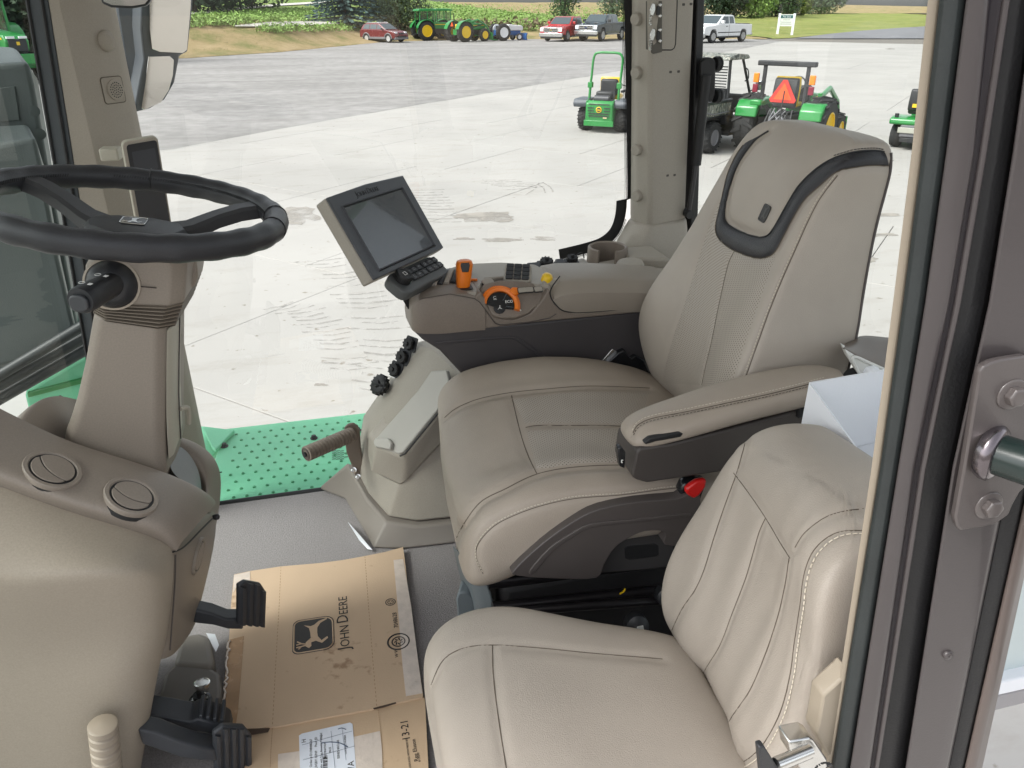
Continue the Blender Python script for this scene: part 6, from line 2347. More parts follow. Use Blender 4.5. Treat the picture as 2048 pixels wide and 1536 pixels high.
# ---- grab handle on a bolted bracket
gh = thing('grab_handle', 'dark round grab handle on a bolted brown bracket plate at the right edge', 'grab handle', tuple(P(2000, 900, y=.37)))
YB = .388
pix = [(1960, 745), (1968, 733), (1985, 724), (2010, 718), (2050, 712), (2120, 740), (2100, 930), (2040, 985), (2026, 1010), (2018, 1030), (1990, 1050), (1922, 1062), (1914, 1052), (1911, 1035), (1930, 930)]
bm = nb()
prism(bm, [P(u, v, y=YB) for u, v in pix], (0, .006, 0))
part('bracket_plate', bm, mat('bracket_paint', (0.088, 0.075, 0.072), .34, .05, 14, .12, 500, coat=.2, dist=.001), gh, bevel=.0015)
for u, v in ((2022, 788), (1976, 1010)):
    p = P(u, v, y=YB)
    bm = nb()
    lathe(bm, [(.0118, 0), (.0118, .0015), (.0095, .0022)], p, (-.05, -1, .05), 28)
    lathe(bm, [(.0078, .002), (.0078, .0075), (.0062, .0085)], p, (-.05, -1, .05), 6)
    part('hex_bolt', bm, mat('bolt_paint', (0.10, 0.086, 0.082), .3, .05, 20, coat=.3), gh, bevel=.0006)
a, b = P(1985, 905, y=YB - .002), P(2230, 985, y=YB - .07)
d = (b - a).normalized()
bm = nb()
tube(bm, [a - d * .002, a.lerp(b, .5), a.lerp(b, .85)] + smooth_line([b, b + V((.03, -.015, -.05)), b + V((.16, -.01, -.30)), b + V((.22, .03, -.36)), V((b.x + .22, .40, b.z - .38))], 6), .0155, 20)
part('handle_bar', bm, mat('handle_rubber', (0.014, 0.024, 0.022), .22, .1, 20), gh, smooth=True)
bm = nb()
x, y = frame_for(d)
lathe(bm, [(.0195, -.004), (.0215, .000), (.0215, .004), (.0185, .007), (.0165, .0075)], a - d * .002, d, 32)
part('handle_collar', bm, mat('collar_dark_chrome', (0.17, 0.15, 0.16), .18, metal=.9), gh, smooth=True)
# ---- door striker in the bottom corner
ds = thing('door_striker', 'bright metal door striker bolt with dark tip at the foot of the door post', 'door striker', tuple(P(1590, 1515, y=.40)))
bm = nb()
prism(bm, [P(u, v, y=.410) for u, v in [(1578, 1485), (1620, 1477), (1628, 1482), (1655, 1520), (1660, 1570), (1620, 1570), (1582, 1510)]], (0, .02, 0))
part('striker_block', bm, CHROME, ds, bevel=.002)
bm = nb()
a, b = P(1618, 1502, y=.402), P(1550, 1530, y=.392)
tube(bm, [a, b], .0065, 14)
part('striker_pin', bm, CHROME, ds, smooth=True)
bm = nb()
prism(bm, [P(u, v, y=.389) for u, v in [(1518, 1496), (1529, 1493), (1556, 1536), (1552, 1590), (1526, 1580)]], (0, .008, 0))
part('striker_tip', bm, CHARCOAL, ds, bevel=.0015)
bm = nb()
c = P(1642, 1535, y=.399)
for k in range(18):
    t = 6.283 * k / 18
    tube(bm, [c + V((.006 * math.cos(t), 0, .006 * math.sin(t))), c + V((.010 * math.cos(t), -.003, .010 * math.sin(t)))], .0009, 4)
part('striker_spring', bm, BLACK, ds)

# ================================================================ white carton and brown hooded lamp behind the seats
wb = thing('white_carton', 'open white carton with a half round hand hole standing behind the passenger seat', 'carton', tuple(P(1680, 900, y=.78)))
def W_(u, v, y): return P(u, v, y=y)
A0, A1 = W_(1620, 769, .80), W_(1790, 1003, .62)
F0, F1 = W_(1598, 856, .80), W_(1790, 1120, .62)
dn = V((.0, 0, -.16))
bm = nb()
prism(bm, [A0, A1, A1 + dn * 1.5, A0 + dn * 1.6], (.003, .003, 0))
part('near_side', bm, WHITE, wb)
Bk0 = A0 + V((.17, .025, -.004))
bm = nb()
prism(bm, [A0 + V((.003, .0035, 0)), Bk0, Bk0 + dn, A0 + V((.003, .0035, 0)) + dn], (0, .003, 0))
part('far_side', bm, WHITE, wb)
A2_, B2_ = A1 + V((.17, .03, 0)), Bk0
bm = nb()
prism(bm, [B2_, A2_, A2_ + dn, B2_ + dn], (.003, 0, 0))
part('right_side', bm, WHITE, wb)
bm = nb()
prism(bm, [A0 + dn * .75, Bk0 + dn * .75, A2_ + dn * .75, A1 + dn * .75], (0, 0, -.003))
part('inner_flap', bm, mat('white_card', (0.70, 0.72, 0.76), .6, .02, 6), wb)
# hand hole
uvec = (A1 - A0).normalized()
vv = V((0, 0, -1))
hc = A0.lerp(A1, .69) + vv * .052
nrm = uvec.cross(vv).normalized()
if nrm.dot(EYE - hc) < 0:
    nrm = -nrm
bm = nb()
prism(bm, [hc + nrm * .001 + uvec * a + vv * b for a, b in [(-.016, .06), (-.022, .012), (-.018, .002), (-.008, -.004), (.01, -.001), (.2, .03), (.2, .16), (-.016, .16)]], nrm * .0006)
part('grey_panel', bm, mat('carton_grey', (0.42, 0.47, 0.50), .5, .03, 6), wb)
hb_ = thing('hooded_work_lamp', 'brown hooded lamp housing with pale plastic underside and knob beside the door post', 'work lamp', tuple(P(1730, 720, y=.95)))
bm = nb()
yh = .93
tp = [(1687, 690), (1690, 684), (1712, 668), (1735, 661), (1760, 664), (1830, 668)]
lo_ = [(1688, 697), (1694, 700), (1730, 722), (1765, 740), (1800, 758), (1860, 790)]
T_ = [P(u, v, y=yh + .10) for u, v in tp]
L__ = [P(u, v, y=yh) for u, v in lo_]
sheet(bm, [[p + V((.02, .06, -.05)) for p in T_], T_, [a.lerp(b, .4) + V((0, -.004, .006)) for a, b in zip(T_, L__)], L__, [p + V((.004, .012, -.004)) for p in L__]])
part('lamp_hood', bm, mat('hood_brown', (0.115, 0.088, 0.068), .42, .06, 8, .3, 700, dist=.001), hb_, sub=2, bake=True)
bm = nb()
prism(bm, [P(u, v, y=yh + .004) for u, v in [(1690, 699), (1730, 724), (1766, 742), (1810, 768), (1800, 800), (1735, 785), (1728, 766), (1700, 722)]], (.01, .03, 0))
part('lamp_underside', bm, mat('lamp_white', (0.66, 0.66, 0.63), .45, .02, 6), hb_, bevel=.003)
bm = nb()
tube(bm, smooth_line([P(u, v, y=yh + .002) for u, v in [(1790, 748), (1740, 726), (1712, 714), (1706, 720), (1716, 742), (1730, 764)]], 5), .0025, 6)
part('underside_rib', bm, mat('lamp_white', (0, 0, 0)), hb_, smooth=True)
p = P(1746, 752, y=yh - .012)
bm = nb()
lathe(bm, [(.010, 0), (.0145, .002), (.0145, .022), (.011, .025)], p + V((.008, .02, 0)), (-.15, -.75, -.3), 8)
part('lamp_knob', bm, WHITE, hb_, bevel=.0015)
bm = nb()
tube(bm, [P(1706, 748, y=.95), P(1716, 772, y=.95)], .016, 12)
part('lamp_pivot', bm, CHARCOAL, hb_, smooth=True)

# ================================================================ outside the right hand side: walkway, mirror, exhaust shroud
wk = thing('green_walkway', 'bright green tractor walkway plate with rows of raised dimples outside the side window', 'walkway', (0.0, 2.15, -0.06))
WALK = mat('walkway_green', (0.21, 0.65, 0.385), .65, .05, 6, .1, 200, coat=.1)
WZ = -.055
bm = nb()
prism(bm, [(-.42, 1.885, WZ), (.62, 1.885, WZ), (.62, 2.38, WZ), (-.385, 2.38, WZ)], (0, 0, -.02))
part('tread_plate', bm, WALK, wk, bevel=.004)
bm = nb()
prism(bm, [(-.45, 1.888, WZ + .0015), (.62, 1.888, WZ + .0015), (.62, 1.874, WZ + .0015), (-.45, 1.874, WZ + .0015)], (0, 0, -.05))
part('edge_rubber', bm, BLACK, wk, bevel=.003)
bm = nb()
lathe(bm, [(.0052, -.001), (.0044, .0026), (.0026, .0034), (.001, .002)], (0, 0, 0), (0, 0, 1), 10)
dm = part('dimple', bm, mat('dimple_shaded_green', (0.07, 0.33, 0.155), .4, .05, 8), wk, smooth=True)  # dark shading of the raised dimples put into a deeper green
dme = dm.data
dme.transform(Matrix.Translation(org(wk)))
first = True
for j in range(11):
    for i in range(22):
        x = -.345 + i * .036 + (.018 if j % 2 else 0)
        y = 1.915 + j * .0415
        if y > 2.345 or x > .36 or x < -.352 or (x > .08 and y < 1.93):
            continue
        if (x, y) == (0, 0):
            continue
        o = dm if first else bpy.data.objects.new('dimple', dme)
        if not first:
            COL.objects.link(o)
            o.parent = wk
        o.location = V((x, y, WZ)) - org(wk)
        first = False
bm = nb()
prism(bm, [P(u, v, z=WZ + .004) for u, v in [(405, 858), (470, 866), (432, 905), (425, 900)]], (0, 0, .012))
prism(bm, [P(u, v, z=WZ - .02) for u, v in [(372, 848), (398, 851), (470, 868), (430, 906), (400, 940), (360, 930)]], (0, 0, -.02))
part('side_flange', bm, WALK, wk, bevel=.003)
for u, v in ((449, 893), (628, 877), (716, 862)):
    p = P(u, v, z=WZ)
    bm = nb()
    lathe(bm, [(.012, 0), (.012, .003), (.0075, .004), (.0075, .011), (.005, .012)], p, (0, 0, 1), 12)
    part('plate_bolt', bm, BLACK if u != 716 else CHARCOAL, wk, smooth=True)
bm = nb()
for k in range(5):
    for j in range(3 + k % 2):
        a = P(664 + j * 8, 903 + k * 4, z=WZ + .0006)
        prism(bm, [a, a + V((.012, 0, 0)), a + V((.012, .004, 0)), a + V((0, .004, 0))], (0, 0, .0003))
part('stamped_notice', bm, CHARCOAL, wk)
# exterior mirror
mi = thing('side_mirror', 'dark grey exterior mirror with two mirror glasses hanging outside the side window', 'side mirror', tuple(P(310, 100, y=2.5)))
YM = 2.45
MH = mat('mirror_housing', (0.050, 0.060, 0.072), .4, .06, 8, .2, 500)
bm = nb()
prism(bm, [P(u, v, y=YM) for u, v in [(215, -60), (300, -60), (305, 40), (296, 110), (282, 215), (264, 226), (255, 190)]], (.03, .10, 0))
part('mirror_back', bm, MH, mi, bevel=.012, seg=3)
def mpl(u, v, off=0.0):      # the glasses are turned to show the ground behind
    d = sight(u, v)
    n = V((.60, -.75, -.25)).normalized()
    o = P(330, 80, y=YM - .028) + n * off
    t = (o - EYE).dot(n) / d.dot(n)
    return EYE + d * t
bm = nb()
prism(bm, [mpl(u, v, -.006) for u, v in [(285, -60), (388, -60), (386, 10), (376, 104), (360, 112), (350, 165), (330, 200), (300, 218), (268, 226), (272, 205), (288, 120), (282, 60)]], (-.03, .05, .01))
part('mirror_frame', bm, MH, mi, bevel=.006, seg=3)
MIRR = mat('mirror_glass', (0.66, 0.63, 0.585), .05, metal=1.0)
for nm, q in (('mirror_glass', [(300, -60), (384, -60), (382, 10), (374, 100), (366, 106), (320, 104), (304, 98), (300, 60)]), ('mirror_glass', [(297, 113), (340, 112), (348, 120), (346, 150), (338, 180), (322, 205), (288, 220), (283, 216), (292, 160)])):
    pts = [mpl(u, v) for u, v in q]
    bm = nb()
    prism(bm, pts, (-.002, .003, 0))
    g_ = part(nm, bm, MIRR, mi, bevel=.001)
# small inside mirror at the very top
im = thing('inside_mirror', 'small rounded interior mirror cut off by the top edge of the picture', 'mirror', tuple(P(250, 0, y=1.7)))
bm = nb()
prism(bm, [P(u, v, y=1.70) for u, v in [(198, -70), (300, -70), (301, 2), (292, 12), (265, 17), (222, 15), (202, 6)]], (0, .02, 0))
part('mirror_shell', bm, CHARCOAL, im, bevel=.004)
bm = nb()
prism(bm, [P(u, v, y=1.699) for u, v in [(204, -70), (295, -70), (296, 0), (289, 8), (264, 12), (224, 10), (207, 3)]], (0, .002, 0))
part('mirror_glass', bm, MIRR, im)
# exhaust shroud beyond the windscreen
ex = thing('exhaust_shroud', 'tall grey green exhaust shroud standing outside the windscreen', 'exhaust shroud', tuple(P(60, 400, y=2.15)))
SHR = mat('shroud_grey', (0.075, 0.09, 0.088), .45, .05, 6, .3, 300)
SHT = mat('shroud_top', (0.16, 0.17, 0.19), .45, .05, 6, .3, 300)
bm = nb()
y0 = 2.15
prism(bm, [P(u, v, y=y0) for u, v in [(-300, 100), (0, 128), (58, 124), (68, 170), (100, 350), (140, 560), (160, 680), (60, 740), (-300, 800)]],
      [P(u, v, y=y0 + .25) for u, v in [(-300, 60), (0, 92), (30, 94), (76, 160), (108, 350), (146, 560), (166, 680), (60, 740), (-300, 800)]])
part('shroud_rear', bm, SHR, ex, bevel=.012, seg=3)
bm = nb()
y1 = 1.98
prism(bm, [P(u, v, y=y1) for u, v in [(-300, 300), (0, 288), (72, 276), (84, 330), (118, 520), (150, 655), (60, 720), (-300, 800)]],
      [P(u, v, y=y1 + .12) for u, v in [(-300, 262), (0, 250), (55, 247), (88, 330), (122, 520), (152, 655), (60, 720), (-300, 800)]])
part('shroud_front', bm, SHR, ex, bevel=.010, seg=3)
for u, v in ((68, 222), (80, 268)):
    bm = nb()
    lathe(bm, [(.013, 0), (.013, .004), (.006, .005)], P(u, v, y=2.14), (.3, -1, .1), 12)
    part('shroud_screw', bm, SHR, ex, smooth=True)
bm = nb()
prism(bm, [P(u, v, y=2.148) for u, v in [(0, 176), (30, 172), (40, 240), (0, 244)]], (0, -.003, 0))
part('access_plate', bm, mat('shroud_plate', (0.072, 0.086, 0.083), .5), ex, bevel=.001)
# cowl rubber and green fender in front of the glass
cw = thing('cowl_seal', 'black ribbed rubber cowl seal running along the foot of the windscreen', 'cowl seal', tuple(P(110, 700, y=1.92)))
for k, (a_, b_, r_) in enumerate((((20, 738), (176, 645), .013), ((34, 750), (180, 668), .014), ((48, 768), (184, 690), .016))):
    bm = nb()
    a, b = P(*a_, y=1.90 + .02 * k), P(*b_, y=1.94 + .02 * k)
    tube(bm, [a + (a - b) * .6, b + (b - a) * .4], r_, 10)
    part('seal_strip', bm, mat('cowl_rubber', (0.03, 0.034, 0.035), .5, .1, 20), cw, smooth=True)
fe = thing('green_fender', 'green painted tractor fender visible below the exhaust shroud', 'fender', tuple(P(120, 760, y=2.2)))
bm = nb()
prism(bm, [P(u, v, y=2.1) for u, v in [(50, 790), (60, 778), (200, 700), (230, 800), (190, 860), (60, 830)]], (-.05, .3, .02))
part('fender_plate', bm, WALK, fe, bevel=.006)
bm = nb()
prism(bm, [P(u, v, y=2.09) for u, v in [(54, 786), (200, 748), (204, 757), (56, 796)]], (0, .02, 0))
part('fender_rib', bm, GREEN, fe, bevel=.002)

# pale panel made up for a likely reflection just past the door post
pp = thing('stand_in_panel', 'pale bluish white stand-in panel with a white ledge outside the door post', 'panel', tuple(P(2030, 1280, y=.72)))
bm = nb()
prism(bm, [P(u, v, y=.72) for u, v in [(1950, 1000), (2300, 900), (2300, 1290), (1950, 1368)]], (.02, .03, 0))
part('panel_face', bm, mat('pale_panel', (0.50, 0.57, 0.575), .35, .03, 5), pp, bevel=.004)
bm = nb()
prism(bm, [P(u, v, y=.70) for u, v in [(1950, 1376), (2300, 1300), (2300, 1322), (1950, 1402)]], (.02, .05, 0))
part('panel_ledge', bm, WHITE, pp, bevel=.003)
bm = nb()
prism(bm, [P(u, v, y=.71) for u, v in [(1950, 1402), (2300, 1322), (2300, 1345), (1950, 1432)]], (.02, .04, 0))
part('panel_skirt', bm, mat('skirt_grey', (0.30, 0.29, 0.30), .5, .05, 8), pp, bevel=.003)

bm = nb()
for u, v in ((1990, 1200), (2200, 1150)):
    q = P(u, v, y=.735)
    tube(bm, [q, q + V((-.12, .16, 0))], .008, 8)
part('panel_bracket', bm, BLACK, pp)
# ================================================================ land beyond the yard
BYP = FAR[:-2] + [(30, 77.5), (44, 75.5), (48, 76.5)] + [(p.x, p.y) for p in (G(1660, 68), G(1720, 62), G(1800, 56), G(1900, 50))] + [(160, 130), (300, 140)]
def by(x):
    for (x0, y0), (x1, y1) in zip(BYP, BYP[1:]):
        if x <= x1:
            return y0 + (y1 - y0) * (x - x0) / (x1 - x0)
    return BYP[-1][1]
ZT = [(0, 0), (4, .30), (15, 1.17), (35, 1.95), (70, 3.0), (125, 4.6), (330, 10.5), (600, 16)]
def zt_(t):
    for (a, za), (b, zb_) in zip(ZT, ZT[1:]):
        if t <= b:
            return za + (zb_ - za) * (t - a) / (b - a)
    return ZT[-1][1]
def land(x, t):
    k = 1.0 if x < 26 else max(.42, 1 - (x - 26) / 30)
    if x > 26 and t < 60:
        k *= min(1, .25 + t / 80)
    z = zt_(t) * k
    m = math.exp(-((t - 11) / 6.0) ** 2) * max(0.0, min(1, (6 - x) / 7)) * max(0.0, min(1, (x + 60) / 20))
    z += 1.0 * m
    z += (noise.noise(V((x * .12, t * .12, 1))) * .25 + noise.noise(V((x * .5, t * .4, 4))) * .08) * min(1, t / 6)
    return GZ + .035 + z
def terrain(name, t0, t1, nt_, x0, x1, dx, m):
    rows = []
    for k in range(nt_ + 1):
        t = t0 + (t1 - t0) * (k / nt_) ** 1.5
        row = []
        x = x0
        while x <= x1:
            e = noise.noise(V((x * .8, k, 9))) * .35 if (k == 0) else 0
            row.append((x, by(x) + t + e, land(x, t) - (0.04 if k == 0 and t0 == 0 else 0)))
            x += dx
        rows.append(row)
    return structure(name, sheet(nb(), rows), m, smooth=True)
tv = terrain('dry_bank', 0, 16, 14, -60, 46, .9, DRY)
tl_ = terrain('mown_lawn', 0, 60, 24, 46.0, 150, 1.3, LAWN)
tf = terrain('grass_field', 16, 330, 40, -160, 46, 2.2, FIELD)
th_ = terrain('far_field', 60, 330, 14, 46, 260, 4, DRY)
def ground_at(x, y):
    return V((x, y, land(x, max(0, y - by(x)))))
LB = []
for o in (tv, tl_, tf, th_):
    LB.append(skin(o))
def on_land(u, v):
    best = None
    d = sight(u, v).normalized()
    for b_ in LB:
        h = b_.ray_cast(EYE, d)
        if h[0] is not None and (best is None or h[3] < best[1]):
            best = (h[0], h[3])
    return best[0] if best else G(u, max(v, 30))
# two pale tracks across the field
TRACK = mat('pale_gravel_track', (0.55, 0.52, 0.47), .9, .08, 2)
def track(top, bot, name):
    A = even([V((u, v, 0)) for u, v in top], 40)
    Bq = even([V((u, v, 0)) for u, v in bot], 40)
    bm = nb()
    sheet(bm, [[on_land(p.x, p.y) + V((0, 0, .12)) for p in A], [on_land(p.x, p.y) + V((0, 0, .12)) for p in Bq]])
    structure(name, bm, TRACK, smooth=True)
track([(340, 32), (385, 26), (480, 17), (560, 9), (660, 3)], [(340, 37), (385, 31), (480, 21), (560, 13), (660, 7)], 'field_road')
track([(470, 54), (540, 47), (590, 45), (680, 47)], [(470, 56), (540, 56), (590, 54), (680, 50)], 'bank_path')

# ================================================================ foliage
def leaf_mat(name, c, var=.35, sc=1.2):
    m = mat(name, c, .75, var, sc)
    return m
def leaves(bm, c, rx, ry, rz, n, size, shell=.55, flat=0.0, seed=0, squash=1.0):
    rnd = random.Random(seed)
    c = V(c)
    lumps = [(V((rnd.uniform(-1, 1), rnd.uniform(-1, 1), rnd.uniform(-.8, 1))), rnd.uniform(.3, .5)) for _ in range(11)]
    for i in range(n):
        while True:
            p = V((rnd.uniform(-1, 1), rnd.uniform(-1, 1), rnd.uniform(-1, 1)))
            l = p.length
            if l > 1:
                continue
            ok = l > shell * rnd.random()
            if not ok:
                continue
            if l > .72 and not any((p - q).length < r_ for q, r_ in lumps) and rnd.random() < .75:
                continue
            break
        q = c + V((p.x * rx, p.y * ry, p.z * rz))
        d = V((rnd.gauss(0, 1), rnd.gauss(0, 1), rnd.gauss(0, 1) + .5)).normalized()
        x, y = frame_for(d)
        s = size * rnd.uniform(.6, 1.4)
        a = rnd.uniform(0, 6.28)
        x, y = x * math.cos(a) + y * math.sin(a), y * math.cos(a) - x * math.sin(a)
        vs = [bm.verts.new(q + x * s), bm.verts.new(q + y * s * .55), bm.verts.new(q - x * s), bm.verts.new(q - y * s * .55)]
        bm.faces.new(vs)
BARK = mat('bark', (0.075, 0.058, 0.042), .9, .2, 6)
def shrub(name, label, cat, base, w, h_, m, n=1500, leaf=.22, seed=1, stems=5, group=None, lift=.1):
    t = thing(name, label, cat, tuple(base), group)
    bm = nb()
    leaves(bm, base + V((0, 0, h_ * .47)), w / 2, w / 2, h_ * .53, n, leaf, seed=seed)
    part('crown', bm, m, t)
    rnd = random.Random(seed)
    bm = nb()
    for k in range(stems):
        e = base + V((rnd.uniform(-.35, .35) * w, rnd.uniform(-.35, .35) * w, h_ * rnd.uniform(.5, .85)))
        tube(bm, smooth_line([base + V((rnd.uniform(-.1, .1), rnd.uniform(-.1, .1), -.1)), base.lerp(e, .5) + V((rnd.uniform(-.2, .2), 0, 0)), e], 3), [.05 + h_ * .012] * 3 + [.03 + h_ * .008] * 3 + [.02], 5)
    part('trunk', bm, BARK, t, smooth=True)
    return t
GRN1 = leaf_mat('leaf_deep_green', (0.050, 0.105, 0.030))
GRN2 = leaf_mat('leaf_yellow_green', (0.15, 0.19, 0.03))
GRN3 = leaf_mat('leaf_grey_green', (0.11, 0.155, 0.085))
GRN4 = leaf_mat('leaf_bright_green', (0.23, 0.36, 0.085))
GRN5 = leaf_mat('leaf_dark_green', (0.028, 0.055, 0.024))
def spruce(label, base, h_, w, m, seed=3, group=None):
    t = thing('spruce_tree', label, 'tree', tuple(base), group)
    rnd = random.Random(seed)
    bm = nb()
    z = .25
    while z < h_:
        f = (1 - z / h_)
        rr = w / 2 * (f ** .85) + .1
        nb_ = int(9 + 9 * f)
        for k in range(nb_):
            a = 6.283 * (k + rnd.random() * .7) / nb_
            L_ = rr * rnd.uniform(.75, 1.12)
            d = V((math.cos(a), math.sin(a), 0))
            s_ = V((-d.y, d.x, 0))
            o = base + V((0, 0, z + rnd.uniform(-.12, .12)))
            tip = o + d * L_ + V((0, 0, -.10 * L_))
            n_ = 5
            for j in range(n_):
                q0, q1 = o.lerp(tip, (j + .3) / n_), o.lerp(tip, (j + 1.25) / n_)
                wd = .30 * (1 - .5 * j / n_) * rnd.uniform(.8, 1.3)
                up = V((0, 0, rnd.uniform(.02, .14)))
                for sg in (-1, 1):
                    vs = [bm.verts.new(q0 + up), bm.verts.new(q0.lerp(q1, .5) + s_ * sg * wd - V((0, 0, .13))), bm.verts.new(q1 - V((0, 0, .05))), bm.verts.new(q1 + up * .6)]
                    bm.faces.new(vs)
        z += .34 + .12 * rnd.random()
    part('crown', bm, m, t)
    bm = nb()
    tube(bm, [base + V((0, 0, -.2)), base + V((0, 0, h_ * .9))], [.22, .04], 7)
    part('trunk', bm, BARK, t, smooth=True)
    return t
def spot(u, v, d=None):
    p = on_land(u, v)
    return p
spruce('large blue green spruce tree behind the red car', spot(692, 50), 13.0, 7.6, leaf_mat('needle_blue_green', (0.055, 0.098, 0.085), .3, 2), 4)
p = spot(770, 52)
shrub('bush', 'yellow green bush right of the spruce tree', 'bush', p, 6.0, 4.2, GRN2, 2600, .17, 5)
p = spot(805, 60)
shrub('bush', 'grey green rounded bush left of the cab tractors', 'bush', p, 6.5, 5.0, GRN3, 3200, .15, 8)
p = spot(1128, 40)
shrub('young_tree', 'young bright green tree growing in the field above the red pickup', 'tree', p, 5.0, 7.5, GRN1, 2200, .18, 9)
p = spot(1228, 40)
shrub('bush', 'grey green bush in the field behind the dark pickup', 'bush', p, 6, 6.5, GRN3, 2600, .17, 13)
for k, (u, v, w, h_, m, lb) in enumerate(((1440, 34, 11, 9, GRN5, 'dark tree mass behind the white pickup cab'), (1500, 36, 12, 10, GRN4, 'bright leafy tree behind the white pickup bed'), (1550, 33, 12, 9, GRN1, 'deep green tree above the sign'), (1590, 31, 7, 6.5, GRN2, 'yellow green bush right above the sign'), (1640, 28, 12, 8, GRN3, 'pale grey green tree at the right end of the tree row'))):
    shrub('roadside_tree', lb, 'tree', spot(u, v), w, h_, m, 5200, .30, 20 + k, 4, 'trees behind the lawn')
for k, (u, v, w, h_, m, lb) in enumerate(((392, 26, 12, 8, GRN5, 'dark tree at the left end of the far hedge beside the mirror'), (425, 22, 12, 8.5, GRN1, 'second tree in the far hedge right of the mirror'), (462, 19, 12, 8, GRN5, 'dark middle tree of the far hedge'), (505, 15, 13, 8, GRN3, 'greyish tree at the right end of the far hedge'))):
    shrub('hedge_tree', lb, 'tree', spot(u, v), w, h_, m, 2600, .30, 40 + k, 4, 'trees of the far hedge')
# dark conifers seen through the windscreen
for k, (u, v, h_, lb) in enumerate(((-60, 150, 13, 'dark conifer seen through the windscreen, left of the green tractor cab'), (10, 140, 14, 'dark conifer behind the tractor cab seen through the windscreen'), (52, 138, 15, 'dark conifer behind the tractor bonnet next to the front pillar'), (100, 136, 14, 'dark conifer mostly hidden by the front pillar'))):
    d = sight(u, v)
    q = V((0, 0, GZ)) + V((d.x, d.y, 0)) / d.y * 52
    spruce(lb, q, h_, 8.5, GRN5, 60 + k, 'dark conifers beyond the windscreen')
# unmown growth on the field: uncountable
rnd = random.Random(5)
def growth(name, region, n, h0, h1, m, seed):
    rnd = random.Random(seed)
    bm = nb()
    us = [p[0] for p in region]
    for i in range(n):
        u = rnd.uniform(region[0][0], region[1][0])
        f = (u - region[0][0]) / (region[1][0] - region[0][0])
        vt = region[0][1] + (region[1][1] - region[0][1]) * f
        vb = region[0][2] + (region[1][2] - region[0][2]) * f
        v = rnd.uniform(vt, vb)
        p = on_land(u, v)
        if p.y > 330:
            continue
        s = rnd.uniform(h0, h1)
        for k in range(4):
            q = p + V((rnd.uniform(-.4, .4), rnd.uniform(-.4, .4), s * rnd.uniform(.05, 1.0)))
            dd = V((rnd.gauss(0, 1), rnd.gauss(0, 1), rnd.gauss(0, 1) + 1.2)).normalized()
            x, y = frame_for(dd)
            a = rnd.uniform(0, 6.28)
            x, y = x * math.cos(a) + y * math.sin(a), y * math.cos(a) - x * math.sin(a)
            e = s * rnd.uniform(.22, .42)
            bm.faces.new([bm.verts.new(q + x * e), bm.verts.new(q + y * e * .6), bm.verts.new(q - x * e), bm.verts.new(q - y * e * .6)])
    o = part(name, bm, m, None, kind='stuff')
    return o
growth('field_weeds', ((840, 6, 62), (1255, 4, 64)), 3000, .25, .6, GRN4, 1)
growth('bank_weeds', ((330, 34, 58), (660, 14, 43)), 1900, .15, .45, GRN4, 2)
growth('brown_stalks', ((900, 50, 60), (1180, 50, 66)), 260, .4, .9, leaf_mat('dry_stalk', (0.14, 0.105, 0.055)), 3)
growth('dry_tufts', ((330, 66, 112), (740, 56, 84)), 260, .06, .16, leaf_mat('dry_tuft', (0.30, 0.24, 0.11)), 4)
growth('path_edge_grass', ((520, 56, 66), (735, 50, 62)), 700, .15, .4, GRN4, 6)

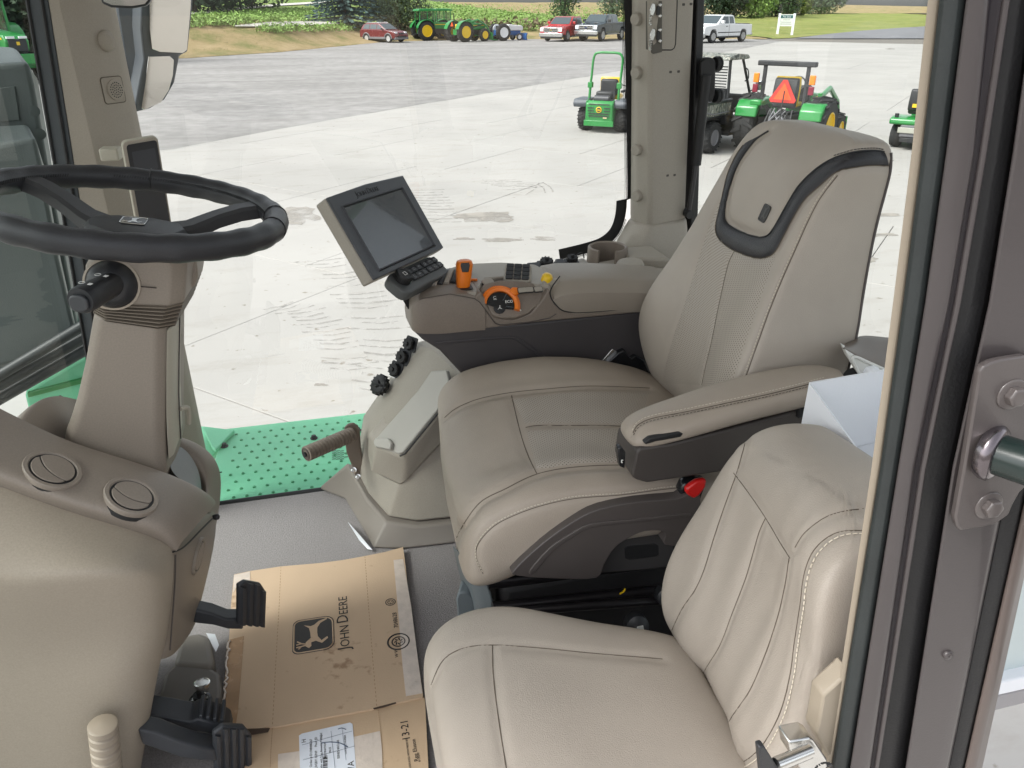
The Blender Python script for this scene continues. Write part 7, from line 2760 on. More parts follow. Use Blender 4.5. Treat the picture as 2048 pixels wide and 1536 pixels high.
# ================================================================ vehicles
CAR_GLASS = mat('vehicle_glass', (0.05, 0.07, 0.08), .08, spec=.8)
CHROMEV = mat('vehicle_chrome', (0.62, 0.63, 0.64), .2, metal=.9)
DARKP = mat('dark_trim', (0.025, 0.026, 0.028), .5, .1, 6)
HEADL_ = mat('headlamp_lens', (0.75, 0.77, 0.78), .12, spec=.8)
GREYP = mat('grey_trim', (0.17, 0.17, 0.18), .5, .05, 4)
class Rig:
    """a vehicle frame: x forward, y to its left, z up"""
    def __init__(s, name, label, cat, pos, heading, group=None):
        s.o = V((pos[0], pos[1], GZ + .012))
        s.f = V((math.cos(heading), math.sin(heading), 0))
        s.l = V((-s.f.y, s.f.x, 0))
        s.t = thing(name, label, cat, tuple(s.o), group)
    def p(s, x, y, z):
        return s.o + s.f * x + s.l * y + V((0, 0, z))
    def side(s, name, pts, y0, y1, m, bevel=.02, parent=None, seg=2, tp=0.0):
        """side outline (x, z) swept from y0 to y1; tp pulls the upper points inwards"""
        zs = [z for _, z in pts]
        lo, hi = min(zs), max(zs)
        k = lambda z: tp * (z - lo) / max(1e-6, hi - lo)
        bm = nb()
        prism(bm, [s.p(x, y0 + k(z), z) for x, z in pts], [s.p(x, y1 - k(z), z) for x, z in pts])
        return part(name, bm, m, parent or s.t, bevel=bevel, seg=seg)
    def box(s, name, x0, x1, y0, y1, z0, z1, m, bevel=.01, parent=None):
        return s.side(name, [(x0, z0), (x1, z0), (x1, z1), (x0, z1)], y0, y1, m, bevel, parent)
    def quad(s, name, pts, m, parent=None, th=.012):
        q = [s.p(*a) for a in pts]
        n = (q[1] - q[0]).cross(q[2] - q[0]).normalized()
        bm = nb()
        prism(bm, [a - n * th * .5 for a in q], n * th)
        return part(name, bm, m, parent or s.t)
    def tube(s, name, pts, r_, m, parent=None, n=8, sm=False):
        q = [s.p(*a) for a in pts]
        if sm:
            q = smooth_line(q, 5)
        return part(name, tube(nb(), q, r_, n), m, parent or s.t, smooth=True)
    def wheel(s, x, y, r_, w, rim, lugs=0, rr=.58, name='wheel', hubm=None):
        ax = s.l * (1 if y > 0 else -1)
        c = s.p(x, y, r_)
        bm = nb()
        lathe(bm, [(r_ * rr, -w * .5), (r_ * .86, -w * .5), (r_ * .97, -w * .36), (r_, 0), (r_ * .97, w * .36), (r_ * .86, w * .5), (r_ * rr, w * .48)], c, ax, 30, cap=False)
        if lugs:
            X, Y = frame_for(ax)
            for k in range(lugs):
                t = 6.283 * k / lugs
                for sg in (-1, 1):
                    t2 = t + (3.1416 / lugs if sg > 0 else 0)
                    def q(a, b, h):
                        return c + (X * math.cos(t2 + a) + Y * math.sin(t2 + a)) * (r_ * h) + ax * (w * b)
                    ln = 1.9 / lugs * 3.1
                    ps = [q(0, sg * .03, 1.0), q(.10 * 24 / lugs, sg * .03, 1.0), q(ln * .55 + .10 * 24 / lugs, sg * .50, .93), q(ln * .55, sg * .50, .93)]
                    ps2 = [q(0, sg * .03, 1.055), q(.10 * 24 / lugs, sg * .03, 1.055), q(ln * .55 + .08 * 24 / lugs, sg * .52, .985), q(ln * .55 + .02, sg * .52, .985)]
                    prism(bm, ps, ps2)
        wo = part(name, bm, TYRE, s.t, smooth=True, ang=R(38))
        bm = nb()
        lathe(bm, [(r_ * rr * 1.01, w * .42), (r_ * rr * 1.02, w * .50), (r_ * rr * .94, w * .51), (r_ * rr * .86, w * .36), (r_ * rr * .42, w * .26), (r_ * rr * .38, w * .34), (r_ * rr * .1, w * .36)], c, ax, 24)
        ro = part('rim', bm, rim, wo, smooth=True, ang=R(40))
        bm = nb()
        X, Y = frame_for(ax)
        for k in range(5):
            t = 6.283 * k / 5
            if hubm == 'spokes':
                prism(bm, [c + ax * (w * .50) + (X * math.cos(t + a) + Y * math.sin(t + a)) * (r_ * b) for a, b in ((-.42, rr * .34), (.42, rr * .34), (.13, rr * .92), (-.13, rr * .92))], ax * -.05)
            else:
                lathe(bm, [(r_ * .05, w * .26), (r_ * .05, w * .33)], c + (X * math.cos(t) + Y * math.sin(t)) * r_ * rr * .62, ax, 6)
        part('wheel_detail', bm, rim if hubm == 'spokes' else DARKP, wo)
        return wo
def head_to(pos, deg):
    """heading given as degrees to the right of looking straight at the camera (0 = nose towards the camera)"""
    d = V((-pos[0], -pos[1], 0)).normalized()
    a = math.atan2(d.y, d.x) + R(deg)
    return a

def pickup(label, pos, deg, paint, extra='crew', lift=0.0, size=1.17, group='pickups parked at the edge of the gravel'):
    v = Rig('pickup_truck', label, 'pickup truck', pos, head_to(pos, deg), group)
    v.t.scale = (size, size, size)
    z0 = .42 + lift
    W2 = .98
    body = [(2.78, z0 + .12), (2.80, z0 + .42), (2.70, z0 + .62), (1.35, z0 + .74), (-.95 if extra == 'crew' else -.75, z0 + .76), (-2.75, z0 + .72), (-2.80, z0 + .05), (-2.2, z0 + .02), (-2.12, z0 + .30), (-1.98, z0 + .42), (-1.62, z0 + .42), (-1.46, z0 + .30), (-1.38, z0 - .02), (1.28, z0 - .02), (1.36, z0 + .30), (1.52, z0 + .44), (1.90, z0 + .44), (2.06, z0 + .30), (2.14, z0 + .05)]
    v.side('body', body, -W2, W2, paint, .035, seg=3)
    xe = -1.05 if extra == 'crew' else -.75
    cabp = [(1.38, z0 + .73), (.62, z0 + 1.30), (.40, z0 + 1.345), (xe + .35, z0 + 1.34), (xe + .12, z0 + 1.27), (xe, z0 + .75)]
    cb = v.side('cab', cabp, -W2 + .03, W2 - .03, paint, .03, tp=.14)
    # glass: windscreen, side windows
    k = .14
    v.quad('windscreen', [(1.30, -.84, z0 + .80), (1.30, .84, z0 + .80), (.67, .74, z0 + 1.285), (.67, -.74, z0 + 1.285)], CAR_GLASS, cb, .03)
    for sg in (-1, 1):
        yy = lambda z: sg * (W2 - .03 - k * (z - z0 - .73) / .615 + .004)
        za, zb_ = z0 + .80, z0 + 1.24
        mid_ = .10 if extra == 'crew' else -.02
        v.quad('side_window', [(1.02, yy(za), za), (mid_ + .06, yy(za), za), (mid_ + .06, yy(zb_), zb_), (.56, yy(zb_), zb_)], CAR_GLASS, cb, .02)
        v.quad('side_window', [(mid_ - .04, yy(za), za), (xe + .16, yy(za), za), (xe + .24, yy(zb_), zb_), (mid_ - .04, yy(zb_), zb_)], CAR_GLASS, cb, .02)
        v.box('door_mirror', .86, 1.04, sg * (W2 + .02) if sg > 0 else -W2 - .24, W2 + .24 if sg > 0 else -W2 - .02, z0 + .80, z0 + 1.0, DARKP if lift else paint, .03)
        v.box('door_handle', .20, .38, sg * W2 - .015, sg * W2 + .015, z0 + .60, z0 + .64, DARKP, .004)
        v.quad('door_seam', [(mid_, sg * (W2 + .001), z0), (mid_ + .02, sg * (W2 + .001), z0), (mid_ + .02, sg * (W2 + .001), z0 + .74), (mid_, sg * (W2 + .001), z0 + .74)], DARKP, None, .004)
        v.box('running_board', -1.2, 1.2, sg * W2 - .05, sg * W2 + .12, z0 - .10, z0 - .05, CHROMEV if extra == 'crew' else DARKP, .01)
        v.box('headlight', 2.70, 2.815, sg * .80 - .15, sg * .80 + .15, z0 + .30, z0 + .56, HEADL_, .02)
        v.quad('side_stripe', [(-2.0 if extra != 'crew' else -1.3, sg * (W2 + .002), z0 + .20), (1.25, sg * (W2 + .002), z0 + .20), (1.25, sg * (W2 + .002), z0 + .26), (-1.3, sg * (W2 + .002), z0 + .26)], DARKP if extra != 'crew' else paint, None, .006)
    g_ = v.box('grille', 2.74, 2.825, -.62, .62, z0 + .24, z0 + .58, CHROMEV, .02)
    for z in (z0 + .30, z0 + .44):
        v.box('grille_slot', 2.80, 2.832, -.56, .56, z, z + .09, DARKP, .004, g_)
    v.box('grille_badge', 2.80, 2.845, -.10, .10, z0 + .385, z0 + .435, mat('badge_gold', (.55, .42, .12), .3) if not lift else mat('badge_blue', (.02, .05, .16), .3), .008, g_)
    v.box('bumper', 2.66, 2.90, -1.0, 1.0, z0 - .06, z0 + .20, CHROMEV, .03)
    v.box('lower_valance', 2.60, 2.84, -.9, .9, z0 - .20, z0 - .05, DARKP, .02)
    v.box('rear_bumper', -2.92, -2.76, -.95, .95, z0 + .02, z0 + .18, CHROMEV, .02)
    v.box('cargo_bed', -2.68, xe - .12, -.80, .80, z0 + .715, z0 + .775, DARKP, .01)
    v.box('chassis', -2.6, 2.5, -.5, .5, z0 - .16, z0 + .1, DARKP, .02)
    r_ = .40 + lift * .35
    rim = mat('alloy_rim', (.5, .5, .5), .3, metal=.7)
    for x in (1.71, -1.80):
        for sg in (-1, 1):
            v.wheel(x, sg * .84, r_, .28, rim, 0, .60, hubm='spokes')
    if lift:
        for k_ in range(5):
            v.box('roof_marker_light', .38, .46, -.6 + k_ * .28, -.52 + k_ * .28, z0 + 1.34, z0 + 1.37, mat('marker_amber', (.5, .2, .02), .3), .005)
        for sg in (-1, 1):
            v.box('bonnet_vent', 1.7, 1.95, sg * .35 - .12, sg * .35 + .12, z0 + .70, z0 + .725, DARKP, .005)
    return v
RP = G(1150, 83.5)
pickup('red crew cab pickup with chrome grille parked on the gravel', (RP.x, RP.y + 2.6), -26, mat('red_paint', (.42, .012, .016), .25, .03, 2, coat=.6))
DP = G(1222, 83.5)
pickup('dark blue pickup with roof marker lights parked beside the red pickup', (DP.x, DP.y + 2.6), -26, mat('dark_blue_paint', (.022, .040, .055), .22, .03, 2, coat=.6), lift=.16)
WP = G(1458, 86.5)
pickup('white extended cab pickup parked near the sign', (WP.x, WP.y + 2.4), -36, mat('white_paint', (.78, .79, .80), .3, .02, 2, coat=.5), extra='ext', size=1.27)

def suv(label, pos, deg, paint, name='parked_car', cat='car', plain=False):
    v = Rig(name, label, cat, pos, head_to(pos, deg))
    z0 = .32
    W2 = .88
    body = [(2.10, z0 + .02), (2.16, z0 + .28), (2.06, z0 + .50), (1.86, z0 + .60), (.95, z0 + .72), (-1.9, z0 + .76), (-2.10, z0 + .62), (-2.14, z0 + .10), (-1.72, z0 + .06), (-1.62, z0 + .28), (-1.48, z0 + .36), (-1.16, z0 + .36), (-1.02, z0 + .28), (-.94, z0 - .02), (.94, z0 - .02), (1.02, z0 + .28), (1.16, z0 + .36), (1.48, z0 + .36), (1.62, z0 + .28), (1.72, z0 + .04)]
    v.side('body', body, -W2, W2, paint, .05, seg=3)
    cabp = [(1.02, z0 + .70), (.18, z0 + 1.20), (-.2, z0 + 1.27), (-1.35, z0 + 1.24), (-1.72, z0 + 1.14), (-2.02, z0 + .74)]
    cb = v.side('cabin', cabp, -W2 + .04, W2 - .04, paint, .04, tp=.17, seg=3)
    v.quad('windscreen', [(.94, -.72, z0 + .76), (.94, .72, z0 + .76), (.24, .62, z0 + 1.185), (.24, -.62, z0 + 1.185)], CAR_GLASS, cb, .04)
    for sg in (-1, 1):
        yy = lambda z: sg * (W2 - .04 - .17 * (z - z0 - .70) / .57 + .006)
        za, zb_ = z0 + .77, z0 + 1.14
        for xs in (((.66, .0), (.10, .0)), ((-.08, -.85), (-.08, -.85)), ((-.93, -1.72), (-.93, -1.48))):
            (a, b), (c, d) = xs
            v.quad('side_window', [(a, yy(za), za), (b, yy(za), za), (d, yy(zb_), zb_), (c, yy(zb_), zb_)], CAR_GLASS, cb, .02)
        v.box('door_mirror', .62, .76, W2 if sg > 0 else -W2 - .17, W2 + .17 if sg > 0 else -W2, z0 + .72, z0 + .86, DARKP, .03)
        v.tube('roof_rail', [(-1.5, sg * .60, z0 + 1.26), (-.2, sg * .62, z0 + 1.30), (.05, sg * .62, z0 + 1.27)], .022, CHROMEV)
        v.box('sill_cladding', -1.02, 1.02, sg * W2 - .03, sg * W2 + .03, z0 - .04, z0 + .14, GREYP, .015)
        for x in (-1.32, 1.32):
            v.tube('arch_cladding', [(x + .42 * math.cos(a), sg * (W2 + .005), z0 + .02 + .42 * math.sin(a)) for a in (R(180 - 22.5 * k) for k in range(9))], .05, GREYP)
        v.box('headlight', 1.80, 2.09, sg * .62 - .17, sg * .62 + .17, z0 + .40, z0 + .56, HEADL_, .04)
        v.box('grille_opening', 2.05, 2.17, sg * .16 - .13, sg * .16 + .13, z0 + .36, z0 + .48, DARKP, .03)
    v.box('front_cladding', 1.95, 2.19, -.86, .86, z0 - .06, z0 + .14, GREYP, .04)
    v.box('lower_intake', 2.1, 2.20, -.5, .5, z0 + .10, z0 + .22, DARKP, .02)
    v.box('underbody', -1.9, 1.9, -.7, .7, z0 - .12, z0 + .1, DARKP, .02)
    for x in (1.32, -1.32):
        for sg in (-1, 1):
            v.wheel(x, sg * .78, .335, .22, mat('wheel_cover_silver', (.62, .62, .62), .35, metal=.4), 0, .64, hubm='spokes')
    return v
SP = G(772, 86)
suv('dark red hatchback car with grey lower cladding parked alone left of the tractors', (SP.x, SP.y + 1.6), 47, mat('dark_red_paint', (.14, .009, .016), .25, .03, 2, coat=.6))
GP = G(1408, 80)
suv('grey parked car half hidden between the rear pillar and the white pickup', (GP.x + .2, GP.y + 6.0), -36, mat('silver_grey_paint', (.33, .35, .36), .3, .02, 2, coat=.5))

# ---- farm tractors
def tractor(label, pos, heading, cab_=True, scale=1.0, paint=GREEN, rimc=YELLOW, bonnet=GREEN, loader=False, dark_grille=True, blade=None, tri=False, roofm=None, name='farm_tractor', group='tractors parked on the gravel'):
    v = Rig(name, label, 'tractor', pos, heading, group)
    S = scale
    p0 = v.p
    v.p = lambda x, y, z: p0(x * S, y * S, z * S)
    def wheel(x, y, r_, w, lug):
        c = v.p
        v.p = p0
        v.wheel(x * S, y * S, r_ * S, w * S, rimc, lug, .60)
        v.p = c
    for sg in (-1, 1):
        wheel(-.1, sg * .88, .84, .46, 16)
        wheel(2.25, sg * .78, .56, .34, 14) if cab_ or loader else wheel(2.05, sg * .70, .36, .20, 0)
    v.side('bonnet', [(.85, 1.0), (2.70, .98), (2.78, 1.30), (2.62, 1.48), (.85, 1.62)], -.36, .36, bonnet, .06, seg=3)
    v.box('grille', 2.68, 2.80, -.28, .28, .98, 1.36, DARKP if dark_grille else CHROMEV, .03)
    v.box('engine_block', .4, 2.5, -.26, .26, .55, 1.02, DARKP if paint is GREEN else paint, .04)
    v.box('transmission', -.6, .5, -.34, .34, .55, 1.05, paint, .05)
    v.box('front_axle', 2.12, 2.38, -.72, .72, .45, .62, paint, .03)
    for sg in (-1, 1):
        v.box('bonnet_stripe', 1.0, 2.55, sg * .36 - .006, sg * .36 + .006, 1.34, 1.40, YELLOW if paint is GREEN else bonnet, .002)
        if cab_ or loader:
            n_ = 9
            q = [(-.1 + .97 * math.cos(a), .84 + .97 * math.sin(a)) for a in (R(165 - k * 17) for k in range(n_))]
            q2 = [(-.1 + .92 * math.cos(a), .84 + .92 * math.sin(a)) for a in (R(165 - k * 17) for k in range(n_))][::-1]
            v.side('fender', q + q2, sg * .88 - .26, sg * .88 + .26, paint, .01)
    if cab_:
        cabm = DARKP if paint is GREEN else paint
        for x, y in ((-.62, .62), (.88, .60), (.15, .66)):
            for sg in (-1, 1):
                v.tube('cab_post', [(x, sg * y, 1.2), (x * .94 + .02, sg * y * .96, 2.52)], .045 * S, paint)
        v.side('cab_glass', [(-.62, 1.5), (-.2, 1.3), (.86, 1.25), (.86, 2.46), (-.58, 2.46)], -.60, .60, glass('tractor_glass', (.66, .74, .72)), 0)
        v.side('cab_roof', [(-.80, 2.50), (1.05, 2.50), (1.0, 2.66), (.5, 2.72), (-.7, 2.70)], -.72, .72, roofm or paint, .05, seg=3)
        v.box('cab_floor', -.55, .85, -.58, .58, 1.05, 1.22, DARKP, .02)
        st_ = v.box('seat', -.35, .05, -.22, .22, 1.3, 1.5, DARKP, .04)
        v.box('seat_back', -.42, -.32, -.22, .22, 1.5, 2.0, DARKP, .04, st_)
        v.tube('cab_wheel', [(.55, 0, 1.2), (.35, 0, 1.75)], .03 * S, DARKP)
        for sg in (-1, 1):
            v.box('work_light', .98, 1.05, sg * .5 - .08, sg * .5 + .08, 2.54, 2.62, HEADL_, .01)
    else:
        st_ = v.box('seat', -.38, .02, -.22, .22, 1.08, 1.18, YELLOW if paint is GREEN else DARKP, .04)
        v.box('seat_back', -.42, -.34, -.22, .22, 1.18, 1.48, YELLOW if paint is GREEN else DARKP, .03, st_)
        v.tube('tractor_wheel', [(.42 + .17 * math.cos(a) * .5, .2 * math.sin(a), 1.52 + .17 * math.cos(a)) for a in (6.283 * k / 14 for k in range(15))], .018 * S, DARKP)
        v.tube('steering_shaft', [(.85, 0, 1.3), (.42, 0, 1.52)], .025 * S, DARKP)
    v.tube('exhaust_pipe', [(1.3, -.25, 1.5), (1.3, -.25, 2.3 if cab_ else 1.75)], .04 * S, DARKP)
    v.box('drawbar', -1.15, -.5, -.06, .06, .45, .52, DARKP, .01)
    for sg in (-1, 1):
        v.tube('lift_arm', [(-.5, sg * .25, .6), (-1.2, sg * .38, .5)], .04 * S, paint if paint is not GREEN else DARKP)
    if loader:
        for sg in (-1, 1):
            v.tube('loader_arm', [(.75, sg * .62, 1.65), (1.6, sg * .62, 1.85), (2.6, sg * .62, 1.35), (3.2, sg * .62, .5)], .085 * S, GREEN)
            v.box('loader_mast', .62, .82, sg * .62 - .08, sg * .62 + .08, .6, 1.75, GREEN, .02)
            v.tube('loader_ram', [(.85, sg * .62, 1.2), (2.2, sg * .62, 1.45)], .05 * S, DARKP)
        v.side('loader_bucket', [(3.1, .1), (3.75, .05), (3.75, .12), (3.2, .18), (3.15, .75), (3.05, .75)], -.95, .95, GREEN, .01)
    if tri:
        v.quad('warning_triangle', [(-.92, -.20, 1.32), (-.92, .20, 1.32), (-.92, 0, 1.68)], mat('warning_orange', (.85, .10, .015), .4), None, .02)
    if blade:
        v.side('front_blade', [(2.75, .05), (2.95, .05), (2.88, .35), (2.98, .75), (2.85, .75), (2.75, .35)], -.95, .95, blade, .01)
        v.box('blade_frame', 2.3, 2.8, -.3, .3, .25, .4, blade, .02)
    return v
def facing(pos, right, away):
    """heading with given right and away components as seen from the camera"""
    d = V((pos[0], pos[1], 0)).normalized()
    r_ = V((d.y, -d.x, 0))
    h = r_ * right + d * away
    return math.atan2(h.y, h.x)
T1 = G(852, 82)
tractor('green cab tractor with yellow wheels, left one of the two cab tractors', (T1.x, T1.y + 1), facing(T1, .93, .36))
T2 = G(893, 81.5)
tractor('green cab tractor with yellow wheels, partly hidden behind the open loader tractor', (T2.x, T2.y + 3.2), facing(T2, .93, .36))
T3 = G(922, 84)
tractor('open green loader tractor with orange warning triangle and yellow wheels', (T3.x, T3.y + .3), facing(T3, .80, .60), cab_=False, loader=True, tri=True, scale=.98)
T4 = G(1000, 81.5)
WB = mat('white_tin', (.72, .73, .74), .4, .03, 3)
BL = mat('blue_paint', (.02, .10, .30), .35, .05, 3, coat=.3)
v4 = tractor('old blue and white tractor with white wheel rims and blue front blade', (T4.x, T4.y), facing(T4, .86, .50), cab_=False, scale=.86, paint=BL, rimc=WB, bonnet=WB, dark_grille=False, blade=BL)
for sg in (-1, 1):
    v4.side('tin_fender', [(-.55, 1.0), (.55, 1.1), (.42, 1.42), (.1, 1.62), (-.3, 1.58), (-.5, 1.36)], sg * .62 - .05, sg * .62 + .05, WB, .03)
LT = V((-13.6, 41.5, 0))
h_ = math.atan2(-.80, .62)
lt = tractor('large green cab tractor with dark grille seen through the windscreen at the upper left', (LT.x, LT.y), h_, scale=1.28)
lt.quad('grille_badge', [(2.815, -.05, 1.18), (2.815, .05, 1.18), (2.815, .05, 1.28), (2.815, -.05, 1.28)], YELLOW, None, .006)
for sg in (-1, 1):
    lt.box('headlight', 2.72, 2.82, sg * .19 - .12, sg * .19 + .12, 1.37, 1.44, HEADL_, .01)
lt.box('front_weight', 2.75, 3.0, -.4, .4, .62, .92, GREEN, .02)

# ---- zero turn mower with roll bar, rear towards the camera
ZP = G(1206, 262)
zt = Rig('zero_turn_mower', 'green zero turn mower with green roll bar and yellow seat, left of the rear pillar', 'mower', (ZP.x, ZP.y), facing(ZP, .30, .95))
for sg in (-1, 1):
    zt.wheel(.05, sg * .50, .31, .30, GREYP, 20, .5)
    zt.wheel(1.35, sg * .40, .17, .14, GREYP, 0, .5)
    zt.side('wheel_fender', [(-.32, .60), (.45, .58), (.5, .68), (.35, .80), (-.28, .80), (-.36, .70)], sg * .55 - .20, sg * .55 + .20, mat('fender_slate', (.085, .095, .11), .45, .05, 6), .03)
zt.side('rear_guard', [(-.42, .24), (-.30, .24), (-.30, .78), (-.36, .78), (-.44, .70)], -.36, .36, GREEN, .02)
for sg in (-1, 1):
    zt.side('guard_side', [(-.42, .30), (.1, .30), (.1, .52), (-.26, .80), (-.40, .78)], sg * .35 - .02, sg * .35 + .02, GREEN, .01)
for z, w in ((.69, .28), (.40, .28), (.46, .28)):
    zt.quad('guard_slot', [(-.445, -w, z), (-.445, w, z), (-.444, w, z + .022), (-.444, -w, z + .022)], DARKP, None, .012)
for z in (.53, .60):
    for sg in (-1, 1):
        zt.quad('guard_slot', [(-.447, sg * .14, z), (-.447, sg * .30, z), (-.446, sg * .30, z + .022), (-.446, sg * .14, z + .022)], DARKP, None, .012)
bm = nb()
lathe(bm, [(.075, 0), (.075, .012), (.06, .016)], zt.p(-.445, 0, .57), -zt.f, 20)
eb = part('round_badge', bm, YELLOW, zt.t, smooth=True)
bm = nb()
lathe(bm, [(.055, .012), (.055, .019)], zt.p(-.445, 0, .57), -zt.f, 16)
part('badge_field', bm, DARKP, eb)
bm = nb()
tri_poly(bm, on_plane(zt.p(-.468, 0, .57), -zt.l, V((0, 0, 1)), [(a * .10, b * .10) for a, b in deer_pts()]))
part('badge_deer', bm, YELLOW, eb)
zt.quad('warning_label', [(-.446, -.22, .36), (-.446, -.12, .36), (-.446, -.12, .39), (-.446, -.22, .39)], mat('label_cream', (.6, .5, .3), .5), None, .008)
zt.box('hitch_plate', -.45, -.38, -.40, .40, .16, .30, GREEN, .01)
zt.box('engine', -.30, .15, -.26, .26, .55, .80, DARKP, .06)
zt.tube('engine_filter', [(-.26, -.20, .82), (-.26, .18, .82)], .085, mat('filter_grey', (.05, .052, .058), .4), n=14)
zt.box('engine_cover', -.05, .25, -.22, .24, .78, .98, DARKP, .05)
zt.box('seat_back', .30, .42, -.24, .24, .86, 1.26, DARKP, .06)
zt.box('seat_shell', .40, .48, -.27, .27, .82, 1.30, YELLOW, .06)
zt.box('seat_pad', .42, .85, -.26, .26, .74, .88, YELLOW, .05)
zt.box('seat_armrest', .40, .75, -.38, -.30, .92, .98, DARKP, .02)
zt.box('mower_deck', .35, 1.35, -.75, .75, .12, .30, GREEN, .04)
zt.box('foot_deck', .8, 1.45, -.35, .35, .42, .50, GREEN, .02)
for sg in (-1, 1):
    zt.tube('control_lever', [(.75, sg * .35, .7), (.85, sg * .32, 1.05), (.80, sg * .05, 1.12)], .016, DARKP)
    zt.tube('roll_bar_foot', [(-.10, sg * .40, .45), (-.04, sg * .39, 1.12)], .035, GREEN)
    zt.box('roll_bar_clamp', -.09, .03, sg * .39 - .06, sg * .39 + .06, 1.06, 1.20, GREEN, .01)
zt.tube('roll_bar', [(-.03, .40, 1.10), (-.03, .37, 1.35), (-.03, .345, 1.70), (-.03, .30, 1.86), (-.03, .20, 1.905), (-.03, 0, 1.91), (-.03, -.26, 1.905), (-.03, -.38, 1.87), (-.03, -.44, 1.74), (-.03, -.42, 1.40), (-.03, -.40, 1.10)], .032, GREEN, sm=True)

# ---- utility vehicle in camouflage
UP_ = G(1455, 288)
hdU = facing(UP_, .45, .89)
rw_ = G(1416, 306)
UC = rw_ + V((math.cos(hdU), math.sin(hdU), 0)) * .95 + V((-math.sin(hdU), math.cos(hdU), 0)) * .62
ut = Rig('utility_vehicle', 'camouflage side by side utility vehicle with roof and cargo bed behind the rear pillar', 'utility vehicle', (UC.x, UC.y), hdU)
def camo():
    m = mat('camouflage', (.3, .3, .3), .6)
    nt = m.node_tree
    b = nt.nodes['Principled BSDF']
    tc = [n for n in nt.nodes if n.type == 'TEX_COORD'][0]
    mp = nt.nodes.new('ShaderNodeMapping')
    mp.inputs['Scale'].default_value = (1, 1, .55)
    nt.links.new(tc.outputs['Object'], mp.inputs[0])
    n = nt.nodes.new('ShaderNodeTexNoise')
    n.inputs['Scale'].default_value = 9
    n.inputs['Detail'].default_value = 6
    n.inputs['Distortion'].default_value = 1.5
    nt.links.new(mp.outputs[0], n.inputs['Vector'])
    cr = nt.nodes.new('ShaderNodeValToRGB')
    cr.color_ramp.interpolation = 'CONSTANT'
    e = cr.color_ramp.elements
    e[0].color = (.05, .055, .05, 1)
    e[1].position = .62
    e[1].color = (.50, .50, .46, 1)
    for ps_, c in ((.42, (.13, .14, .12, 1)), (.49, (.30, .31, .28, 1)), (.55, (.19, .17, .13, 1))):
        k = e.new(ps_)
        k.color = c
    nt.links.new(n.outputs[0], cr.inputs[0])
    nt.links.new(cr.outputs[0], b.inputs['Base Color'])
    return m
CAMO = camo()
for sg in (-1, 1):
    ut.wheel(-.95, sg * .62, .33, .26, GREYP, 18, .52)
    ut.wheel(1.02, sg * .62, .33, .24, GREYP, 18, .52)
    ut.side('front_fender', [(.45, .45), (.62, .5), (.72, .72), (1.05, .80), (1.38, .70), (1.5, .55), (1.55, .85), (1.3, 1.0), (.5, 1.06)], sg * .62 - .13, sg * .62 + .13, CAMO, .03)
    ut.box('bed_side', -1.55, -.30, sg * .70 - .03, sg * .70 + .03, .78, 1.06, CAMO, .02)
    ut.box('bed_rail', -1.56, -.28, sg * .70 - .045, sg * .70 + .045, 1.04, 1.11, DARKP, .015)
    ut.side('rear_fender', [(-1.5, .62), (-1.35, .76), (-.6, .76), (-.42, .55), (-.36, .78), (-1.55, .80)], sg * .66 - .10, sg * .66 + .10, DARKP, .02)
    ut.tube('rear_post', [(-.28, sg * .62, .7), (-.30, sg * .58, 1.92)], .035, DARKP)
    ut.tube('front_post', [(.85, sg * .62, 1.0), (.30, sg * .56, 1.94)], .03, DARKP)
    ut.tube('grab_loop', [(.36, sg * .60, 1.72), (.44, sg * .66, 1.66), (.50, sg * .66, 1.48), (.46, sg * .60, 1.42)], .014, DARKP, sm=True)
    ut.box('side_step', -.32, .42, sg * .58 - .16, sg * .58 + .16, .30, .36, DARKP, .015)
    ut.box('door_mirror', .74, .80, sg * .80 - .07, sg * .80 + .07, 1.22, 1.42, CHROMEV, .02)
    ut.tube('mirror_stalk', [(.74, sg * .62, 1.18), (.76, sg * .78, 1.28)], .014, DARKP)
ut.box('cargo_bed', -1.55, -.30, -.70, .70, .72, .80, DARKP, .02)
ut.box('tailgate', -1.58, -1.52, -.70, .70, .76, 1.08, CAMO, .02)
ut.side('roof', [(-.55, 1.90), (-.50, 1.98), (-.1, 2.03), (.35, 2.00), (.46, 1.93), (.40, 1.90)], -.68, .68, CAMO, .03, seg=3)
bm = nb()
for k in range(9):
    z = 1.28 + k * .06
    tube(bm, [ut.p(-.33, -.55, z), ut.p(-.33, .55, z)], .013, 5)
part('rear_screen', bm, DARKP, ut.t)
ut.side('bonnet', [(.62, .70), (1.50, .62), (1.55, .85), (1.2, 1.03), (.70, 1.12)], -.50, .50, CAMO, .04, seg=3)
ut.box('seat_row', -.22, .20, -.56, .56, .62, .84, DARKP, .05)
ut.box('seat_back', -.28, -.16, -.56, .56, .84, 1.30, DARKP, .05)
ut.box('dashboard', .52, .70, -.56, .56, .80, 1.12, DARKP, .04)
ut.box('chassis', -1.45, 1.45, -.40, .40, .30, .55, DARKP, .03)
ut.tube('bed_rope', [(-1.5, -.72, .9), (-1.1, -.76, .84), (-.4, -.74, .84)], .015, GREYP)

